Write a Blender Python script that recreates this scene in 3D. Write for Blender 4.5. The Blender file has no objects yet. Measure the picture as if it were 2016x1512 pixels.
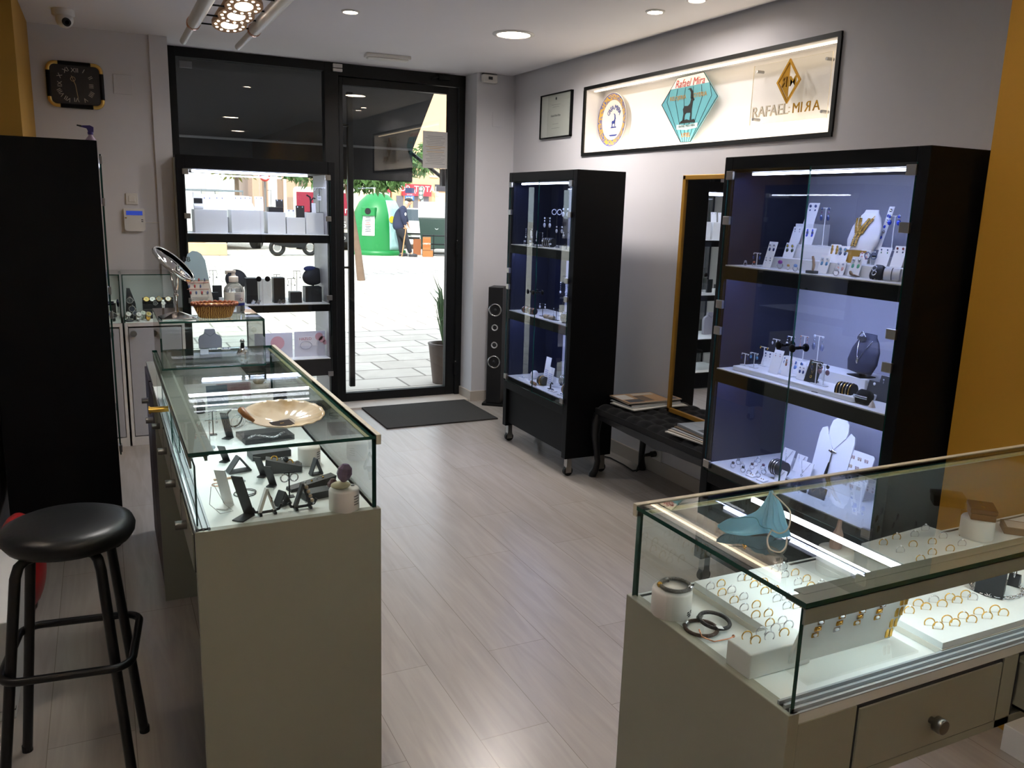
import bpy, math, random
from mathutils import Vector as V, Matrix as Mx, Euler
random.seed(7)
SC = bpy.context.scene
COL = SC.collection
PI = math.pi
# ---------------------------------------------------------------- camera
YAW, PITCH, ROLL, FPX, HC = 0.459000366, 0.208878271, 0.0307444531, 1637.53609, 1.62
def cam_axes():
    cy, sy = math.cos(YAW), math.sin(YAW)
    f = V((sy, cy, 0)); r = V((cy, -sy, 0)); u = V((0, 0, 1))
    w = f*math.cos(PITCH) - u*math.sin(PITCH); u2 = u*math.cos(PITCH) + f*math.sin(PITCH)
    return r*math.cos(ROLL) + u2*math.sin(ROLL), u2*math.cos(ROLL) - r*math.sin(ROLL), w
CR, CU, CW = cam_axes()
CP = V((0, 0, HC))
cd = bpy.data.cameras.new('camera'); cd.sensor_width = 36; cd.lens = FPX/2016*36; cd.clip_start = .02; cd.clip_end = 300
co = bpy.data.objects.new('camera', cd); COL.objects.link(co)
m4 = Mx((CR, CU, -CW)).transposed().to_4x4(); m4.translation = CP
co.matrix_world = m4
SC.camera = co
def ray(x, y): return CR*((x-1008)/FPX) - CU*((y-756)/FPX) + CW
def PX(x, y, a): d = ray(x, y); return CP + d*(a/d.x)          # point of the plane X = a seen at that pixel
def PY(x, y, a): d = ray(x, y); return CP + d*(a/d.y)
def PZ(x, y, a): d = ray(x, y); return CP + d*((a-HC)/d.z)
# ---------------------------------------------------------------- sky, sun, exposure
w = bpy.data.worlds.new('sky'); SC.world = w; w.use_nodes = True
bg = w.node_tree.nodes['Background']; bg.inputs[0].default_value = (.80, .90, 1, 1); bg.inputs[1].default_value = 1.5
sl = bpy.data.lights.new('sun', 'SUN'); sl.energy = 3.0; sl.angle = .01; sl.color = (1, .95, .87)
so = bpy.data.objects.new('sun', sl); COL.objects.link(so); so.rotation_euler = Euler((math.radians(44), 0, math.radians(-28)))
SC.view_settings.view_transform = 'Standard'; SC.view_settings.look = 'None'
SC.view_settings.exposure = 0.92; SC.view_settings.gamma = 1; SC.view_settings.use_curve_mapping = False
cy = SC.cycles
cy.max_bounces = 10; cy.diffuse_bounces = 4; cy.glossy_bounces = 5; cy.transmission_bounces = 6; cy.transparent_max_bounces = 64
cy.sample_clamp_indirect = 4; cy.caustics_reflective = False; cy.caustics_refractive = False
def area(name, loc, sx, sy, power, col=(1, 1, 1), rot=(0, 0, 0), shape='RECTANGLE', spread=PI):
    l = bpy.data.lights.new(name, 'AREA'); l.shape = shape; l.size = sx
    if shape in ('RECTANGLE', 'ELLIPSE'): l.size_y = sy
    l.energy = power; l.color = col; l.spread = spread
    o = bpy.data.objects.new(name, l); COL.objects.link(o); o.location = loc; o.rotation_euler = rot
    return o
# ---------------------------------------------------------------- materials
def lin(h):
    h = h.lstrip('#'); c = [int(h[i:i+2], 16)/255 for i in (0, 2, 4)]
    return tuple(x/12.92 if x <= .04045 else ((x+.055)/1.055)**2.4 for x in c) + (1,)
MATS = {}
def nodes(name):
    m = bpy.data.materials.new(name); m.use_nodes = True; nt = m.node_tree
    return m, nt, nt.nodes.get('Principled BSDF'), nt.nodes.get('Material Output')
def M(name, h=None, rough=.5, metal=0, spec=.5, nz=.05, sc=25, bump=0, stretch=None, emit=0, ecol=None, coat=0, sheen=0, trans=0):
    if name in MATS: return MATS[name]
    m, nt, b, out = nodes(name); c = lin(h)
    tc = nt.nodes.new('ShaderNodeTexCoord'); n = nt.nodes.new('ShaderNodeTexNoise'); n.inputs['Scale'].default_value = sc; n.inputs['Detail'].default_value = 3
    if stretch:
        mp = nt.nodes.new('ShaderNodeMapping'); mp.inputs['Scale'].default_value = stretch
        nt.links.new(tc.outputs['Object'], mp.inputs[0]); nt.links.new(mp.outputs[0], n.inputs['Vector'])
    else: nt.links.new(tc.outputs['Object'], n.inputs['Vector'])
    r = nt.nodes.new('ShaderNodeMix'); r.data_type = 'RGBA'
    r.inputs[6].default_value = tuple(max(0, x*(1-nz)) for x in c[:3]) + (1,); r.inputs[7].default_value = tuple(min(1, x*(1+nz)) for x in c[:3]) + (1,)
    nt.links.new(n.outputs['Fac'], r.inputs[0]); nt.links.new(r.outputs[2], b.inputs['Base Color'])
    b.inputs['Roughness'].default_value = rough; b.inputs['Metallic'].default_value = metal; b.inputs['Specular IOR Level'].default_value = spec
    if coat: b.inputs['Coat Weight'].default_value = coat
    if sheen: b.inputs['Sheen Weight'].default_value = sheen
    if trans: b.inputs['Transmission Weight'].default_value = trans
    if emit:
        b.inputs['Emission Color'].default_value = lin(ecol or h); b.inputs['Emission Strength'].default_value = emit
    if bump:
        bp = nt.nodes.new('ShaderNodeBump'); bp.inputs['Strength'].default_value = bump; bp.inputs['Distance'].default_value = .01
        nt.links.new(n.outputs['Fac'], bp.inputs['Height']); nt.links.new(bp.outputs[0], b.inputs['Normal'])
    MATS[name] = m
    return m
def thin_glass(name, tint, refl=1.7, rough=0):
    m, nt, b, out = nodes(name); nt.nodes.remove(b)
    t = nt.nodes.new('ShaderNodeBsdfTransparent'); t.inputs[0].default_value = tint + (1,)
    g = nt.nodes.new('ShaderNodeBsdfGlossy'); g.inputs['Roughness'].default_value = rough
    fr = nt.nodes.new('ShaderNodeFresnel'); fr.inputs[0].default_value = 1.5
    geo = nt.nodes.new('ShaderNodeNewGeometry')
    s = nt.nodes.new('ShaderNodeMath'); s.operation = 'SUBTRACT'; s.inputs[0].default_value = 1; nt.links.new(geo.outputs['Backfacing'], s.inputs[1])
    k = nt.nodes.new('ShaderNodeMath'); k.operation = 'MULTIPLY'; nt.links.new(fr.outputs[0], k.inputs[0]); nt.links.new(s.outputs[0], k.inputs[1])
    k2 = nt.nodes.new('ShaderNodeMath'); k2.operation = 'MULTIPLY'; k2.use_clamp = True; k2.inputs[1].default_value = refl; nt.links.new(k.outputs[0], k2.inputs[0])
    mx = nt.nodes.new('ShaderNodeMixShader'); nt.links.new(k2.outputs[0], mx.inputs[0]); nt.links.new(t.outputs[0], mx.inputs[1]); nt.links.new(g.outputs[0], mx.inputs[2])
    nt.links.new(mx.outputs[0], out.inputs['Surface'])
    MATS[name] = m; return m
GLASS = thin_glass('clear_glass', (.965, .985, .975)); DGLASS = thin_glass('shopfront_glass', (.93, .95, .95), 1.9)
SGLASS = thin_glass('sliding_glass', (.955, .98, .97), .6); ACRYL = thin_glass('acrylic', (.97, .97, .96), 1.3)
def glow(name, h, s):
    if name in MATS: return MATS[name]
    m, nt, b, out = nodes(name); b.inputs['Base Color'].default_value = lin(h); b.inputs['Emission Color'].default_value = lin(h); b.inputs['Emission Strength'].default_value = s
    MATS[name] = m; return m
WHITE = M('white_paint', 'd3d2d6', .7, nz=.015, sc=6); CEIL = M('ceiling_paint', 'e9e7ea', .8, nz=.015, sc=4)
YELLOW = M('mustard_paint', 'b98a2a', .6, nz=.05, sc=5); BLACK = M('black_lacquer', '060608', .55, nz=.1, spec=.18)
BLACKF = M('black_fabric', '0c0c10', .9, nz=.2, sc=80, sheen=.1, spec=.2); FRAME = M('black_aluminium', '0a0b0c', .45, nz=.08, spec=.3)
LAQ = M('cream_lacquer', '97988a', .4, nz=.015, sc=5); LAQW = M('white_lacquer', 'e4e4e2', .35, nz=.015, sc=5)
WCARD = M('white_card', 'ecebe9', .6, nz=.015); WVEL = M('white_leatherette', 'e2e7e5', .55, nz=.02, sc=60)
NAVY = M('dark_navy_panel', '15182a', .35, nz=.06, sc=6)
CHROME = M('chrome', 'dcdcdc', .1, .88, nz=.02); KNOB = M('knob_steel', '7c7872', .35, .9, nz=.05)
STEEL = M('brushed_steel', 'a8a6a2', .3, 1, nz=.05, sc=60); ALU = M('aluminium', '9a9c9e', .38, 1, nz=.04, sc=40)
GOLD = M('gold', 'dcae52', .22, .8, nz=.03); SILVER = M('silver', 'cfcfd2', .15, 1, nz=.03); ROSE = M('rose_gold', 'c98a6c', .2, 1, nz=.03)
GEDGE = M('green_glass_edge', '1d4a40', .15, nz=.05, spec=.6); MIRROR = M('mirror_silver', 'e6e6e6', .015, 1, nz=.005)
GREY = M('grey_plastic', '77777a', .5); DGREY = M('charcoal_card', '2e3034', .7); PLAST = M('white_plastic', 'dedbd6', .4, nz=.01)
RUBBER = M('black_rubber', '0e0e0e', .7); LEDW = glow('led_white', 'f2f4ff', 4); LEDB = glow('led_cool', 'd8deff', 12); LEDY = glow('led_warm', 'ffe9c4', 2.2)
def M2(name, h1, h2, sc=40, rough=.35, lo=.42, hi=.58):
    if name in MATS: return MATS[name]
    m = M(name, h1, rough, nz=.02, sc=sc); nt = m.node_tree; mx = [n for n in nt.nodes if n.type == 'MIX'][0]; no = [n for n in nt.nodes if n.type == 'TEX_NOISE'][0]
    cr = nt.nodes.new('ShaderNodeMapRange'); cr.inputs[1].default_value = lo; cr.inputs[2].default_value = hi; nt.links.new(no.outputs['Fac'], cr.inputs[0]); nt.links.new(cr.outputs[0], mx.inputs[0]); mx.inputs[6].default_value = lin(h1); mx.inputs[7].default_value = lin(h2); return m
def gem(h): return M('gem_'+h, h, .12, nz=.12, sc=150, spec=.7, coat=.5)
def paint(h, rough=.55): return M('paint_%s_%d' % (h, rough*100), h, rough, nz=.04)
# ---------------------------------------------------------------- mesh building
def TR(loc=(0, 0, 0), rx=0, ry=0, rz=0): return Mx.Translation(V(loc)) @ Euler((rx, ry, rz)).to_matrix().to_4x4()
def FR(loc, x, y, z): m = Mx((V(x), V(y), V(z))).transposed().to_4x4(); m.translation = V(loc); return m
def FXN(loc): return FR(loc, (0, -1, 0), (0, 0, 1), (-1, 0, 0))   # a face that looks towards -X
def FXP(loc): return FR(loc, (0, 1, 0), (0, 0, 1), (1, 0, 0))
def FYN(loc): return FR(loc, (1, 0, 0), (0, 0, 1), (0, -1, 0))
TXT = {}
class MB:
    def __init__(s, mt=None): s.v = []; s.f = []; s.mi = []; s.sm = []; s.mats = []; s.m = mt; s.T = Mx()
    def add(s, vs, fs, m=None, smooth=False, T=None):
        m = m or s.m
        if m not in s.mats: s.mats.append(m)
        k = s.mats.index(m); n = len(s.v); A = s.T @ T if T is not None else s.T
        s.v += [tuple(A @ V(p)) for p in vs]
        flip = A.determinant() < 0
        for f in fs:
            s.f.append(tuple(n+i for i in (reversed(f) if flip else f))); s.mi.append(k); s.sm.append(smooth)
        return s
    def bb(s, x0, x1, y0, y1, z0, z1, m=None, T=None):
        x0, x1 = min(x0, x1), max(x0, x1); y0, y1 = min(y0, y1), max(y0, y1); z0, z1 = min(z0, z1), max(z0, z1)
        return s.add([(x0, y0, z0), (x1, y0, z0), (x1, y1, z0), (x0, y1, z0), (x0, y0, z1), (x1, y0, z1), (x1, y1, z1), (x0, y1, z1)],
              [(0, 3, 2, 1), (4, 5, 6, 7), (0, 1, 5, 4), (1, 2, 6, 5), (2, 3, 7, 6), (3, 0, 4, 7)], m, False, T)
    def box(s, c, d, m=None, T=None): return s.bb(c[0]-d[0]/2, c[0]+d[0]/2, c[1]-d[1]/2, c[1]+d[1]/2, c[2]-d[2]/2, c[2]+d[2]/2, m, T)
    def pane(s, x0, x1, y0, y1, z0, z1, g=None, e=None, T=None):   # glass slab: clear faces, green edges
        g = g or GLASS; e = e or GEDGE; d = [abs(x1-x0), abs(y1-y0), abs(z1-z0)]; k = d.index(min(d))
        vs = [(x0, y0, z0), (x1, y0, z0), (x1, y1, z0), (x0, y1, z0), (x0, y0, z1), (x1, y0, z1), (x1, y1, z1), (x0, y1, z1)]
        fs = [(0, 3, 2, 1), (4, 5, 6, 7), (0, 1, 5, 4), (1, 2, 6, 5), (2, 3, 7, 6), (3, 0, 4, 7)]
        big = {0: (3, 5), 1: (2, 4), 2: (0, 1)}[k]
        s.add(vs, [fs[i] for i in big], g, False, T); s.add(vs, [fs[i] for i in range(6) if i not in big], e, False, T); return s
    def prism(s, poly, t, m=None, T=None, smooth=False):
        n = len(poly); vs = [(x, y, 0) for x, y in poly] + [(x, y, t) for x, y in poly]
        s.add(vs, [tuple(reversed(range(n))), tuple(range(n, 2*n))], m, False, T)
        return s.add(vs, [(i, (i+1) % n, n+(i+1) % n, n+i) for i in range(n)], m, smooth, T)
    def lathe(s, prof, n=20, m=None, T=None, smooth=True, sx=1, sy=1, cap=True):
        vs = []; k = len(prof)
        for i in range(n):
            a = 2*PI*i/n
            for r, z in prof: vs.append((r*math.cos(a)*sx, r*math.sin(a)*sy, z))
        fs = [(i*k+j, ((i+1) % n)*k+j, ((i+1) % n)*k+j+1, i*k+j+1) for i in range(n) for j in range(k-1)]
        s.add(vs, fs, m, smooth, T)
        caps = []
        if not cap: return s
        if prof[0][0] > 1e-6: caps.append(tuple(reversed([i*k for i in range(n)])))
        if prof[-1][0] > 1e-6: caps.append(tuple(i*k+k-1 for i in range(n)))
        if caps: s.add(vs, caps, m, False, T)
        return s
    def cyl(s, p0, p1, r0, r1=None, n=14, m=None, T=None):
        p0, p1 = V(p0), V(p1); d = p1-p0; q = d.to_track_quat('Z', 'Y').to_matrix().to_4x4(); q.translation = p0
        return s.lathe([(r0, 0), (r0 if r1 is None else r1, d.length)], n, m, (T @ q) if T is not None else q)
    def sph(s, c, r, n=12, m=None, T=None):
        r = (r, r, r) if not hasattr(r, '__len__') else r; k = max(5, n//2+1)
        pr = [(math.sin(PI*j/(k-1)), -math.cos(PI*j/(k-1))) for j in range(k)]; pr[0] = (0, -1); pr[-1] = (0, 1)
        A = Mx.Translation(V(c)) @ Mx.Diagonal(V((r[0], r[1], r[2], 1)))
        return s.lathe(pr, n, m, (T @ A) if T is not None else A)
    def tube(s, pts, r, n=8, closed=False, m=None, T=None):
        pts = [V(p) for p in pts]; k = len(pts); rs = r if hasattr(r, '__len__') else [r]*k; vs = []; nrm = None
        for i, p in enumerate(pts):
            a = pts[(i-1) % k] if (closed or i) else p; b = pts[(i+1) % k] if (closed or i < k-1) else p
            t = (b-a).normalized()
            if nrm is None: nrm = t.orthogonal().normalized()
            nrm = (nrm - t*nrm.dot(t))
            nrm = nrm.normalized() if nrm.length > 1e-6 else t.orthogonal().normalized()
            bn = t.cross(nrm)
            for j in range(n): a2 = 2*PI*j/n; vs.append(p + (nrm*math.cos(a2) + bn*math.sin(a2))*rs[i])
        e = k if closed else k-1
        s.add(vs, [(i*n+j, i*n+(j+1) % n, ((i+1) % k)*n+(j+1) % n, ((i+1) % k)*n+j) for i in range(e) for j in range(n)], m, True, T)
        if not closed: s.add(vs, [tuple(reversed(range(n))), tuple((k-1)*n+j for j in range(n))], m, False, T)
        return s
    def tor(s, R, r, n=24, k=6, m=None, T=None, sx=1, a0=0, a1=None):
        full = a1 is None; a1 = 2*PI if full else a1; q = n if full else n+1
        return s.tube([(R*math.cos(a0+(a1-a0)*i/n)*sx, R*math.sin(a0+(a1-a0)*i/n), 0) for i in range(q)], r, k, full, m, T)
    def grid(s, fn, nu, nv, m=None, T=None, cu=False, smooth=True, flip=False):
        vs = [fn(i/(nu if cu else nu-1), j/(nv-1)) for i in range(nu) for j in range(nv)]
        fs = [(i*nv+j, ((i+1) % nu)*nv+j, ((i+1) % nu)*nv+j+1, i*nv+j+1) for i in range(nu if cu else nu-1) for j in range(nv-1)]
        if flip: fs = [tuple(reversed(f)) for f in fs]
        return s.add(vs, fs, m, smooth, T)
    def text(s, body, size, m=None, T=None, depth=.0006, align='CENTER', bold=0, shear=0):
        key = (body, align, bold, shear)
        if key not in TXT:
            c = bpy.data.curves.new('lettering', 'FONT'); c.body = body; c.size = 1; c.align_x = align; c.align_y = 'CENTER'; c.resolution_u = 3; c.offset = bold; c.extrude = .5; c.shear = shear
            o = bpy.data.objects.new('lettering', c); COL.objects.link(o)
            me = bpy.data.meshes.new_from_object(o.evaluated_get(bpy.context.evaluated_depsgraph_get()))
            TXT[key] = ([tuple(v.co) for v in me.vertices], [tuple(p.vertices) for p in me.polygons])
            bpy.data.objects.remove(o); bpy.data.curves.remove(c); bpy.data.meshes.remove(me)
        vs, fs = TXT[key]
        return s.add([(x*size, y*size, (z+.5)*depth) for x, y, z in vs], fs, m, False, T)
    def build(s, name, parent=None, loc=(0, 0, 0), rz=0, bev=0, seg=2, sub=0, solid=0):
        me = bpy.data.meshes.new(name); me.from_pydata(s.v, [], s.f)
        for m in s.mats: me.materials.append(m)
        me.polygons.foreach_set('material_index', s.mi); me.polygons.foreach_set('use_smooth', s.sm); me.update()
        o = bpy.data.objects.new(name, me); COL.objects.link(o)
        if parent is not None: o.parent = parent
        o.location = loc; o.rotation_euler = (0, 0, rz)
        if solid: d = o.modifiers.new('solid', 'SOLIDIFY'); d.thickness = solid; d.offset = 0
        if bev: b = o.modifiers.new('bevel', 'BEVEL'); b.width = bev; b.segments = seg; b.limit_method = 'ANGLE'; b.angle_limit = .7
        if sub: d = o.modifiers.new('subsurf', 'SUBSURF'); d.levels = sub; d.render_levels = sub
        return o
def tag(o, label, cat, group=None, kind=None):
    o['label'] = label; o['category'] = cat
    if group: o['group'] = group
    if kind: o['kind'] = kind
    return o
def thing(name, label, cat, loc=(0, 0, 0), rz=0, group=None):
    o = bpy.data.objects.new(name, None); COL.objects.link(o); o.empty_display_size = .05
    o.location = loc; o.rotation_euler = (0, 0, rz)
    return tag(o, label, cat, group)
def struct(mb, name, **k): o = mb.build(name, **k); o['kind'] = 'structure'; return o
def dup(o, loc=None, rz=None, label=None, parent=None, group=None):
    c = o.copy(); COL.objects.link(c)
    if parent is not None: c.parent = parent
    if loc is not None: c.location = loc
    if rz is not None: c.rotation_euler = (0, 0, rz)
    if label: c['label'] = label
    if group: c['group'] = group
    for ch in list(o.children): dup(ch, parent=c)
    return c
ORD = ['first', 'second', 'third', 'fourth', 'fifth', 'sixth', 'seventh', 'eighth', 'ninth', 'tenth', 'eleventh', 'twelfth']
# ================================================================ SETTING
def brick_mat(name, c1, c2, cm, bw, bh, ms, rough, swap, off=.5, grain=0, spec=.5, gs=(40, 3, 1)):
    m, nt, b, out = nodes(name); L = nt.links.new
    tc = nt.nodes.new('ShaderNodeTexCoord'); sp = nt.nodes.new('ShaderNodeSeparateXYZ'); L(tc.outputs['Object'], sp.inputs[0])
    cb = nt.nodes.new('ShaderNodeCombineXYZ'); a, c = ('Y', 'X') if swap else ('X', 'Y'); L(sp.outputs[a], cb.inputs[0]); L(sp.outputs[c], cb.inputs[1])
    br = nt.nodes.new('ShaderNodeTexBrick'); L(cb.outputs[0], br.inputs['Vector']); br.offset = off
    for k, v in (('Color1', lin(c1)), ('Color2', lin(c2)), ('Mortar', lin(cm)), ('Scale', 1), ('Mortar Size', ms), ('Brick Width', bw), ('Row Height', bh), ('Bias', 0)): br.inputs[k].default_value = v
    col = br.outputs['Color']
    n = nt.nodes.new('ShaderNodeTexNoise'); mp = nt.nodes.new('ShaderNodeMapping'); mp.inputs['Scale'].default_value = gs; L(tc.outputs['Object'], mp.inputs[0]); L(mp.outputs[0], n.inputs[0])
    n.inputs['Scale'].default_value = 1; n.inputs['Detail'].default_value = 5; n.inputs['Distortion'].default_value = 1.2
    rp = nt.nodes.new('ShaderNodeMapRange'); rp.inputs[1].default_value = .3; rp.inputs[2].default_value = .7; rp.inputs[3].default_value = 1-grain; rp.inputs[4].default_value = 1+grain*.6; L(n.outputs['Fac'], rp.inputs[0])
    mu = nt.nodes.new('ShaderNodeMix'); mu.data_type = 'RGBA'; mu.blend_type = 'MULTIPLY'; mu.inputs[0].default_value = 1; L(col, mu.inputs[6]); L(rp.outputs[0], mu.inputs[7])
    L(mu.outputs[2], b.inputs['Base Color']); b.inputs['Roughness'].default_value = rough; b.inputs['Specular IOR Level'].default_value = spec
    MATS[name] = m; return m
WOOD = brick_mat('pale_oak_laminate', 'aba49d', 'a59d96', '857d75', 1.28, .24, .0012, .27, True, .37, .12, .5, (22, 1.8, 1))
PAVE = brick_mat('stone_pavers', 'd8cfc4', 'cbc0b5', '8d847b', .62, .42, .012, .8, False, .5, .12, .3, (2, 2, 1))
fl = MB(WOOD); fl.bb(-2.3, 3.22, -2.7, 6.58, -.1, 0); struct(fl, 'floor')
ce = MB(CEIL); ce.bb(-2.3, 3.05, -2.7, 6.66, 2.65, 2.8); ce.bb(3.05, 3.24, -2.7, 6.66, 2.74, 2.8); struct(ce, 'ceiling')
XR = 3.08
n0, n1 = PX(1152, 302, XR), PX(1655, 67, XR); NY1, NY0, NZ0, NZ1 = 5.21, 2.98, 2.008, 2.425
wr = MB(WHITE); wr.bb(XR, 3.22, 1.79, NY0, 0, 2.76); wr.bb(XR, 3.22, NY1, 6.75, 0, 2.76); wr.bb(XR, 3.22, NY0, NY1, 0, NZ0); wr.bb(XR, 3.22, NY0, NY1, NZ1, 2.76); wr.bb(3.22, 3.25, NY0-.1, NY1+.1, NZ0-.1, NZ1+.1)
struct(wr, 'wall_right')
wy = MB(YELLOW); wy.bb(2.545, 3.22, -2.7, 1.79, 0, 2.65); struct(wy, 'wall_right_yellow')
wl = MB(YELLOW); wl.bb(-.64, -.325, 5.1, 6.25, 0, 2.65); struct(wl, 'wall_left')
wl = MB(WHITE); wl.bb(-.64, -.5, 3.97, 5.1, 0, 2.65); struct(wl, 'wall_left_bay')
wl2 = MB(WHITE); wl2.bb(-2.3, -.64, 3.97, 4.1, 0, 2.65); wl2.bb(-2.4, -2.3, -2.7, 4.1, 0, 2.65); struct(wl2, 'wall_left_rear')
wb = MB(WHITE); wb.bb(-2.4, 3.22, -2.8, -2.7, 0, 2.65); struct(wb, 'wall_back')
wf = MB(WHITE); wf.bb(-.56, .475, 6.25, 6.75, 0, 2.65); struct(wf, 'wall_front')
t = MB(WHITE); t.bb(.365, .475, 6.232, 6.25, 0, 2.65); struct(t, 'trim_1')
wp = MB(WHITE); wp.bb(2.745, XR, 6.337, 6.75, 0, 2.7); struct(wp, 'wall_front_right')
fa = MB(paint('b9ada0')); fa.bb(-9, 12, 6.66, 7.0, 2.7, 4.2); fa.bb(-9, -.56, 6.66, 7, -.02, 2.7); fa.bb(3.22, 12, 6.66, 7, -.02, 2.7); struct(fa, 'wall_front_outside')
bs = M('baseboard_cream', 'bcb3a8', .5, nz=.03)
b = MB(bs); b.bb(XR-.014, XR, 1.79, 6.337, 0, .085); struct(b, 'baseboard_right')
b = MB(bs); b.bb(2.732, XR-.014, 6.323, 6.337, 0, .085); b.bb(2.731, 2.745, 6.337, 6.58, 0, .085); struct(b, 'baseboard_front')
b = MB(bs); b.bb(-.325, .45, 6.237, 6.25, 0, .085); struct(b, 'baseboard_left')
t = MB(M('stone_sill', 'cbc3ba', .5)); t.bb(1.60, 2.73, 6.36, 6.74, -.02, .012); struct(t, 'trim_2')
# niche trim
t = MB(FRAME)
for a in ((NY0-.02, NY1+.02, NZ0-.022, NZ0), (NY0-.02, NY1+.02, NZ1, NZ1+.022), (NY0-.022, NY0, NZ0, NZ1), (NY1, NY1+.022, NZ0, NZ1)): t.bb(XR-.012, XR+.002, *a)
struct(t, 'trim_3')
# shopfront
win = bpy.data.objects.new('window_1', None); COL.objects.link(win); win['kind'] = 'structure'
f = MB(FRAME); f.bb(.475, .55, 6.57, 6.66, 0, 2.65); f.bb(.55, 1.59, 6.57, 6.66, 2.585, 2.65); f.bb(.55, 1.59, 6.57, 6.66, 0, .1); f.bb(1.59, 1.70, 6.57, 6.66, 0, 2.65); f.bb(.55, 1.59, 6.6, 6.64, 1.86, 1.92)
f.build('window_frame', win, bev=.003)
g = MB(); g.pane(.55, 1.59, 6.612, 6.622, .1, 2.585, DGLASS); g.build('window_pane', win)
c = MB(GREY); c.bb(.575, .66, 6.59, 6.61, 2.515, 2.56); c.build('glass_clamp', win, bev=.002)
dr = bpy.data.objects.new('door_1', None); COL.objects.link(dr); dr['kind'] = 'structure'
f = MB(FRAME); f.bb(1.70, 2.745, 6.57, 6.66, 2.56, 2.65); f.bb(2.69, 2.745, 6.57, 6.66, 0, 2.56); f.build('door_frame', dr, bev=.003)
f = MB(FRAME); f.bb(1.703, 1.735, 6.585, 6.64, .015, 2.555); f.bb(2.605, 2.687, 6.585, 6.64, .015, 2.555); f.bb(1.735, 2.605, 6.585, 6.64, 2.50, 2.555); f.bb(1.735, 2.605, 6.585, 6.64, .015, .085)
f.build('door_leaf', dr, bev=.003)
g = MB(); g.pane(1.735, 2.605, 6.608, 6.618, .085, 2.50, DGLASS); g.build('door_pane', dr)
h = MB(FRAME); h.bb(1.79, 1.835, 6.66, 6.70, .12, 2.46); h.bb(1.735, 1.80, 6.64, 6.69, 1.10, 1.115); h.bb(1.735, 1.80, 6.64, 6.69, 2.2, 2.215); h.build('door_handle', dr, bev=.004)
for z in (1.22, .19):
    h = MB(FRAME); h.cyl((2.69, 6.565, z), (2.69, 6.565, z+.1), .012); h.sph((2.69, 6.562, z+.115), .006, 8, STEEL); h.build('hinge', dr)
h = MB(FRAME); h.bb(2.50, 2.6, 6.53, 6.57, 2.6, 2.635); h.cyl((2.5, 6.55, 2.62), (2.44, 6.55, 2.6), .008); h.build('door_closer', dr, bev=.004)
# ================================================================ OUTSIDE
gr = MB(PAVE); gr.bb(-45, 70, 6.66, 90, -.3, -.02); o = struct(gr, 'plaza_ground')
# awning over the shop window
t = thing('awning', 'dark grey fabric awning hanging over the shopfront outside', 'awning', (1, 6.75, 2.5))
AW = paint('232427', .85); a0 = (-1.7, 1.585)
f = MB(AW); f.grid(lambda u, v: (a0[0]+(a0[1]-a0[0])*u, -.03+.68*v, .155-.545*v), 2, 6); f.build('fabric', t, solid=.006)
f = MB(AW); f.bb(a0[0], a0[1], .655, .663, -.68, -.40); f.build('valance', t)
f = MB(GREY); f.cyl((a0[0], .66, -.39), (a0[1], .66, -.39), .018); f.build('front_bar', t)
f = MB(FRAME); f.bb(1.62, 1.68, -.0, .06, -.72, -.58); f.cyl((1.65, .04, -.66), (1.56, .64, -.42), .016); f.build('support_arm', t)
def cam_rz(p): return -math.atan2(p.x, p.y)
def spot(px, py, Y): p = PY(px, py, Y); return V((p.x, Y, -.02))
# recycling igloo
p = PZ(744, 500, -.02); p = V((p.x*27/p.y, 27, -.02)); k = p.length/1637*1.0
t = thing('bottle_bank', 'big green igloo shaped bottle bank standing on the plaza', 'recycling container', p, cam_rz(p))
GRN = M('bank_green', '1c7f3e', .4, nz=.05, sc=3); r = .86
f = MB(GRN); f.lathe([(r, .08), (r*1.0, .5), (r*.97, 1.0), (r*.89, 1.35), (r*.70, 1.68), (r*.4, 1.92), (0, 2.0)], 32); f.build('body', t)
f = MB(GRN); f.lathe([(r*1.06, 0), (r*1.08, .05), (r*1.06, .14), (r, .16)], 32); f.build('base', t)
def arc_patch(m, a0, a1, z0, z1, off=.006, zz=None):
    def rad(z): return r*(1 if z < .5 else 1-.03*(z-.5)/.5 if z < 1 else .97-.08*(z-1)/.35 if z < 1.35 else .89-.19*(z-1.35)/.33)
    def fn(u, v):
        a = a0+(a1-a0)*u; z = z0+(z1-z0)*v; R = rad(z)+off; return (R*math.sin(a), -R*math.cos(a), z)
    q = MB(m); q.grid(fn, 14, 12, flip=False); return q
q = arc_patch(M('mural_pale', '9fc4c4', .5, nz=.35, sc=4), .45, 1.9, .18, 1.75); q.build('mural_panel', t, solid=.004)
q = arc_patch(WCARD, -.62, -.12, .62, 1.25, .012); 
for i in range(9): q.box((0, 0, 0), (.2 if i % 3 else .13, .004, .016), paint('b4554e') if i in (3, 4) else paint('55585c'), Mx.Rotation(-.37, 4, 'Z') @ TR((0, -r*.985-.022, 1.2-.055*i)))
q.build('poster', t, solid=.003)
for ang, nm in ((-.36, 'slot_hood'), (1.05, 'slot_hood')):
    R4 = Mx.Rotation(ang, 4, 'Z')
    q = MB(GRN if ang < 0 else MATS['mural_pale']); q.box((0, -r*.9, 1.38), (.46, .22, .27), None, R4); h = q.build(nm, t, bev=.02)
    q = MB(RUBBER); q.cyl((0, -r*.9-.09, 1.39), (0, -r*.9-.118, 1.39), .1, None, 18, None, R4); q.build('bottle_hole', h)
q = MB(paint('e6c93a')); q.cyl((0, 0, 0), (0, 0, .004), .11, None, 16, None, Mx.Rotation(.55, 4, 'Z') @ FYN((0, -r*.99-.01, 1.15))); q.build('sticker', t)
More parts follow.
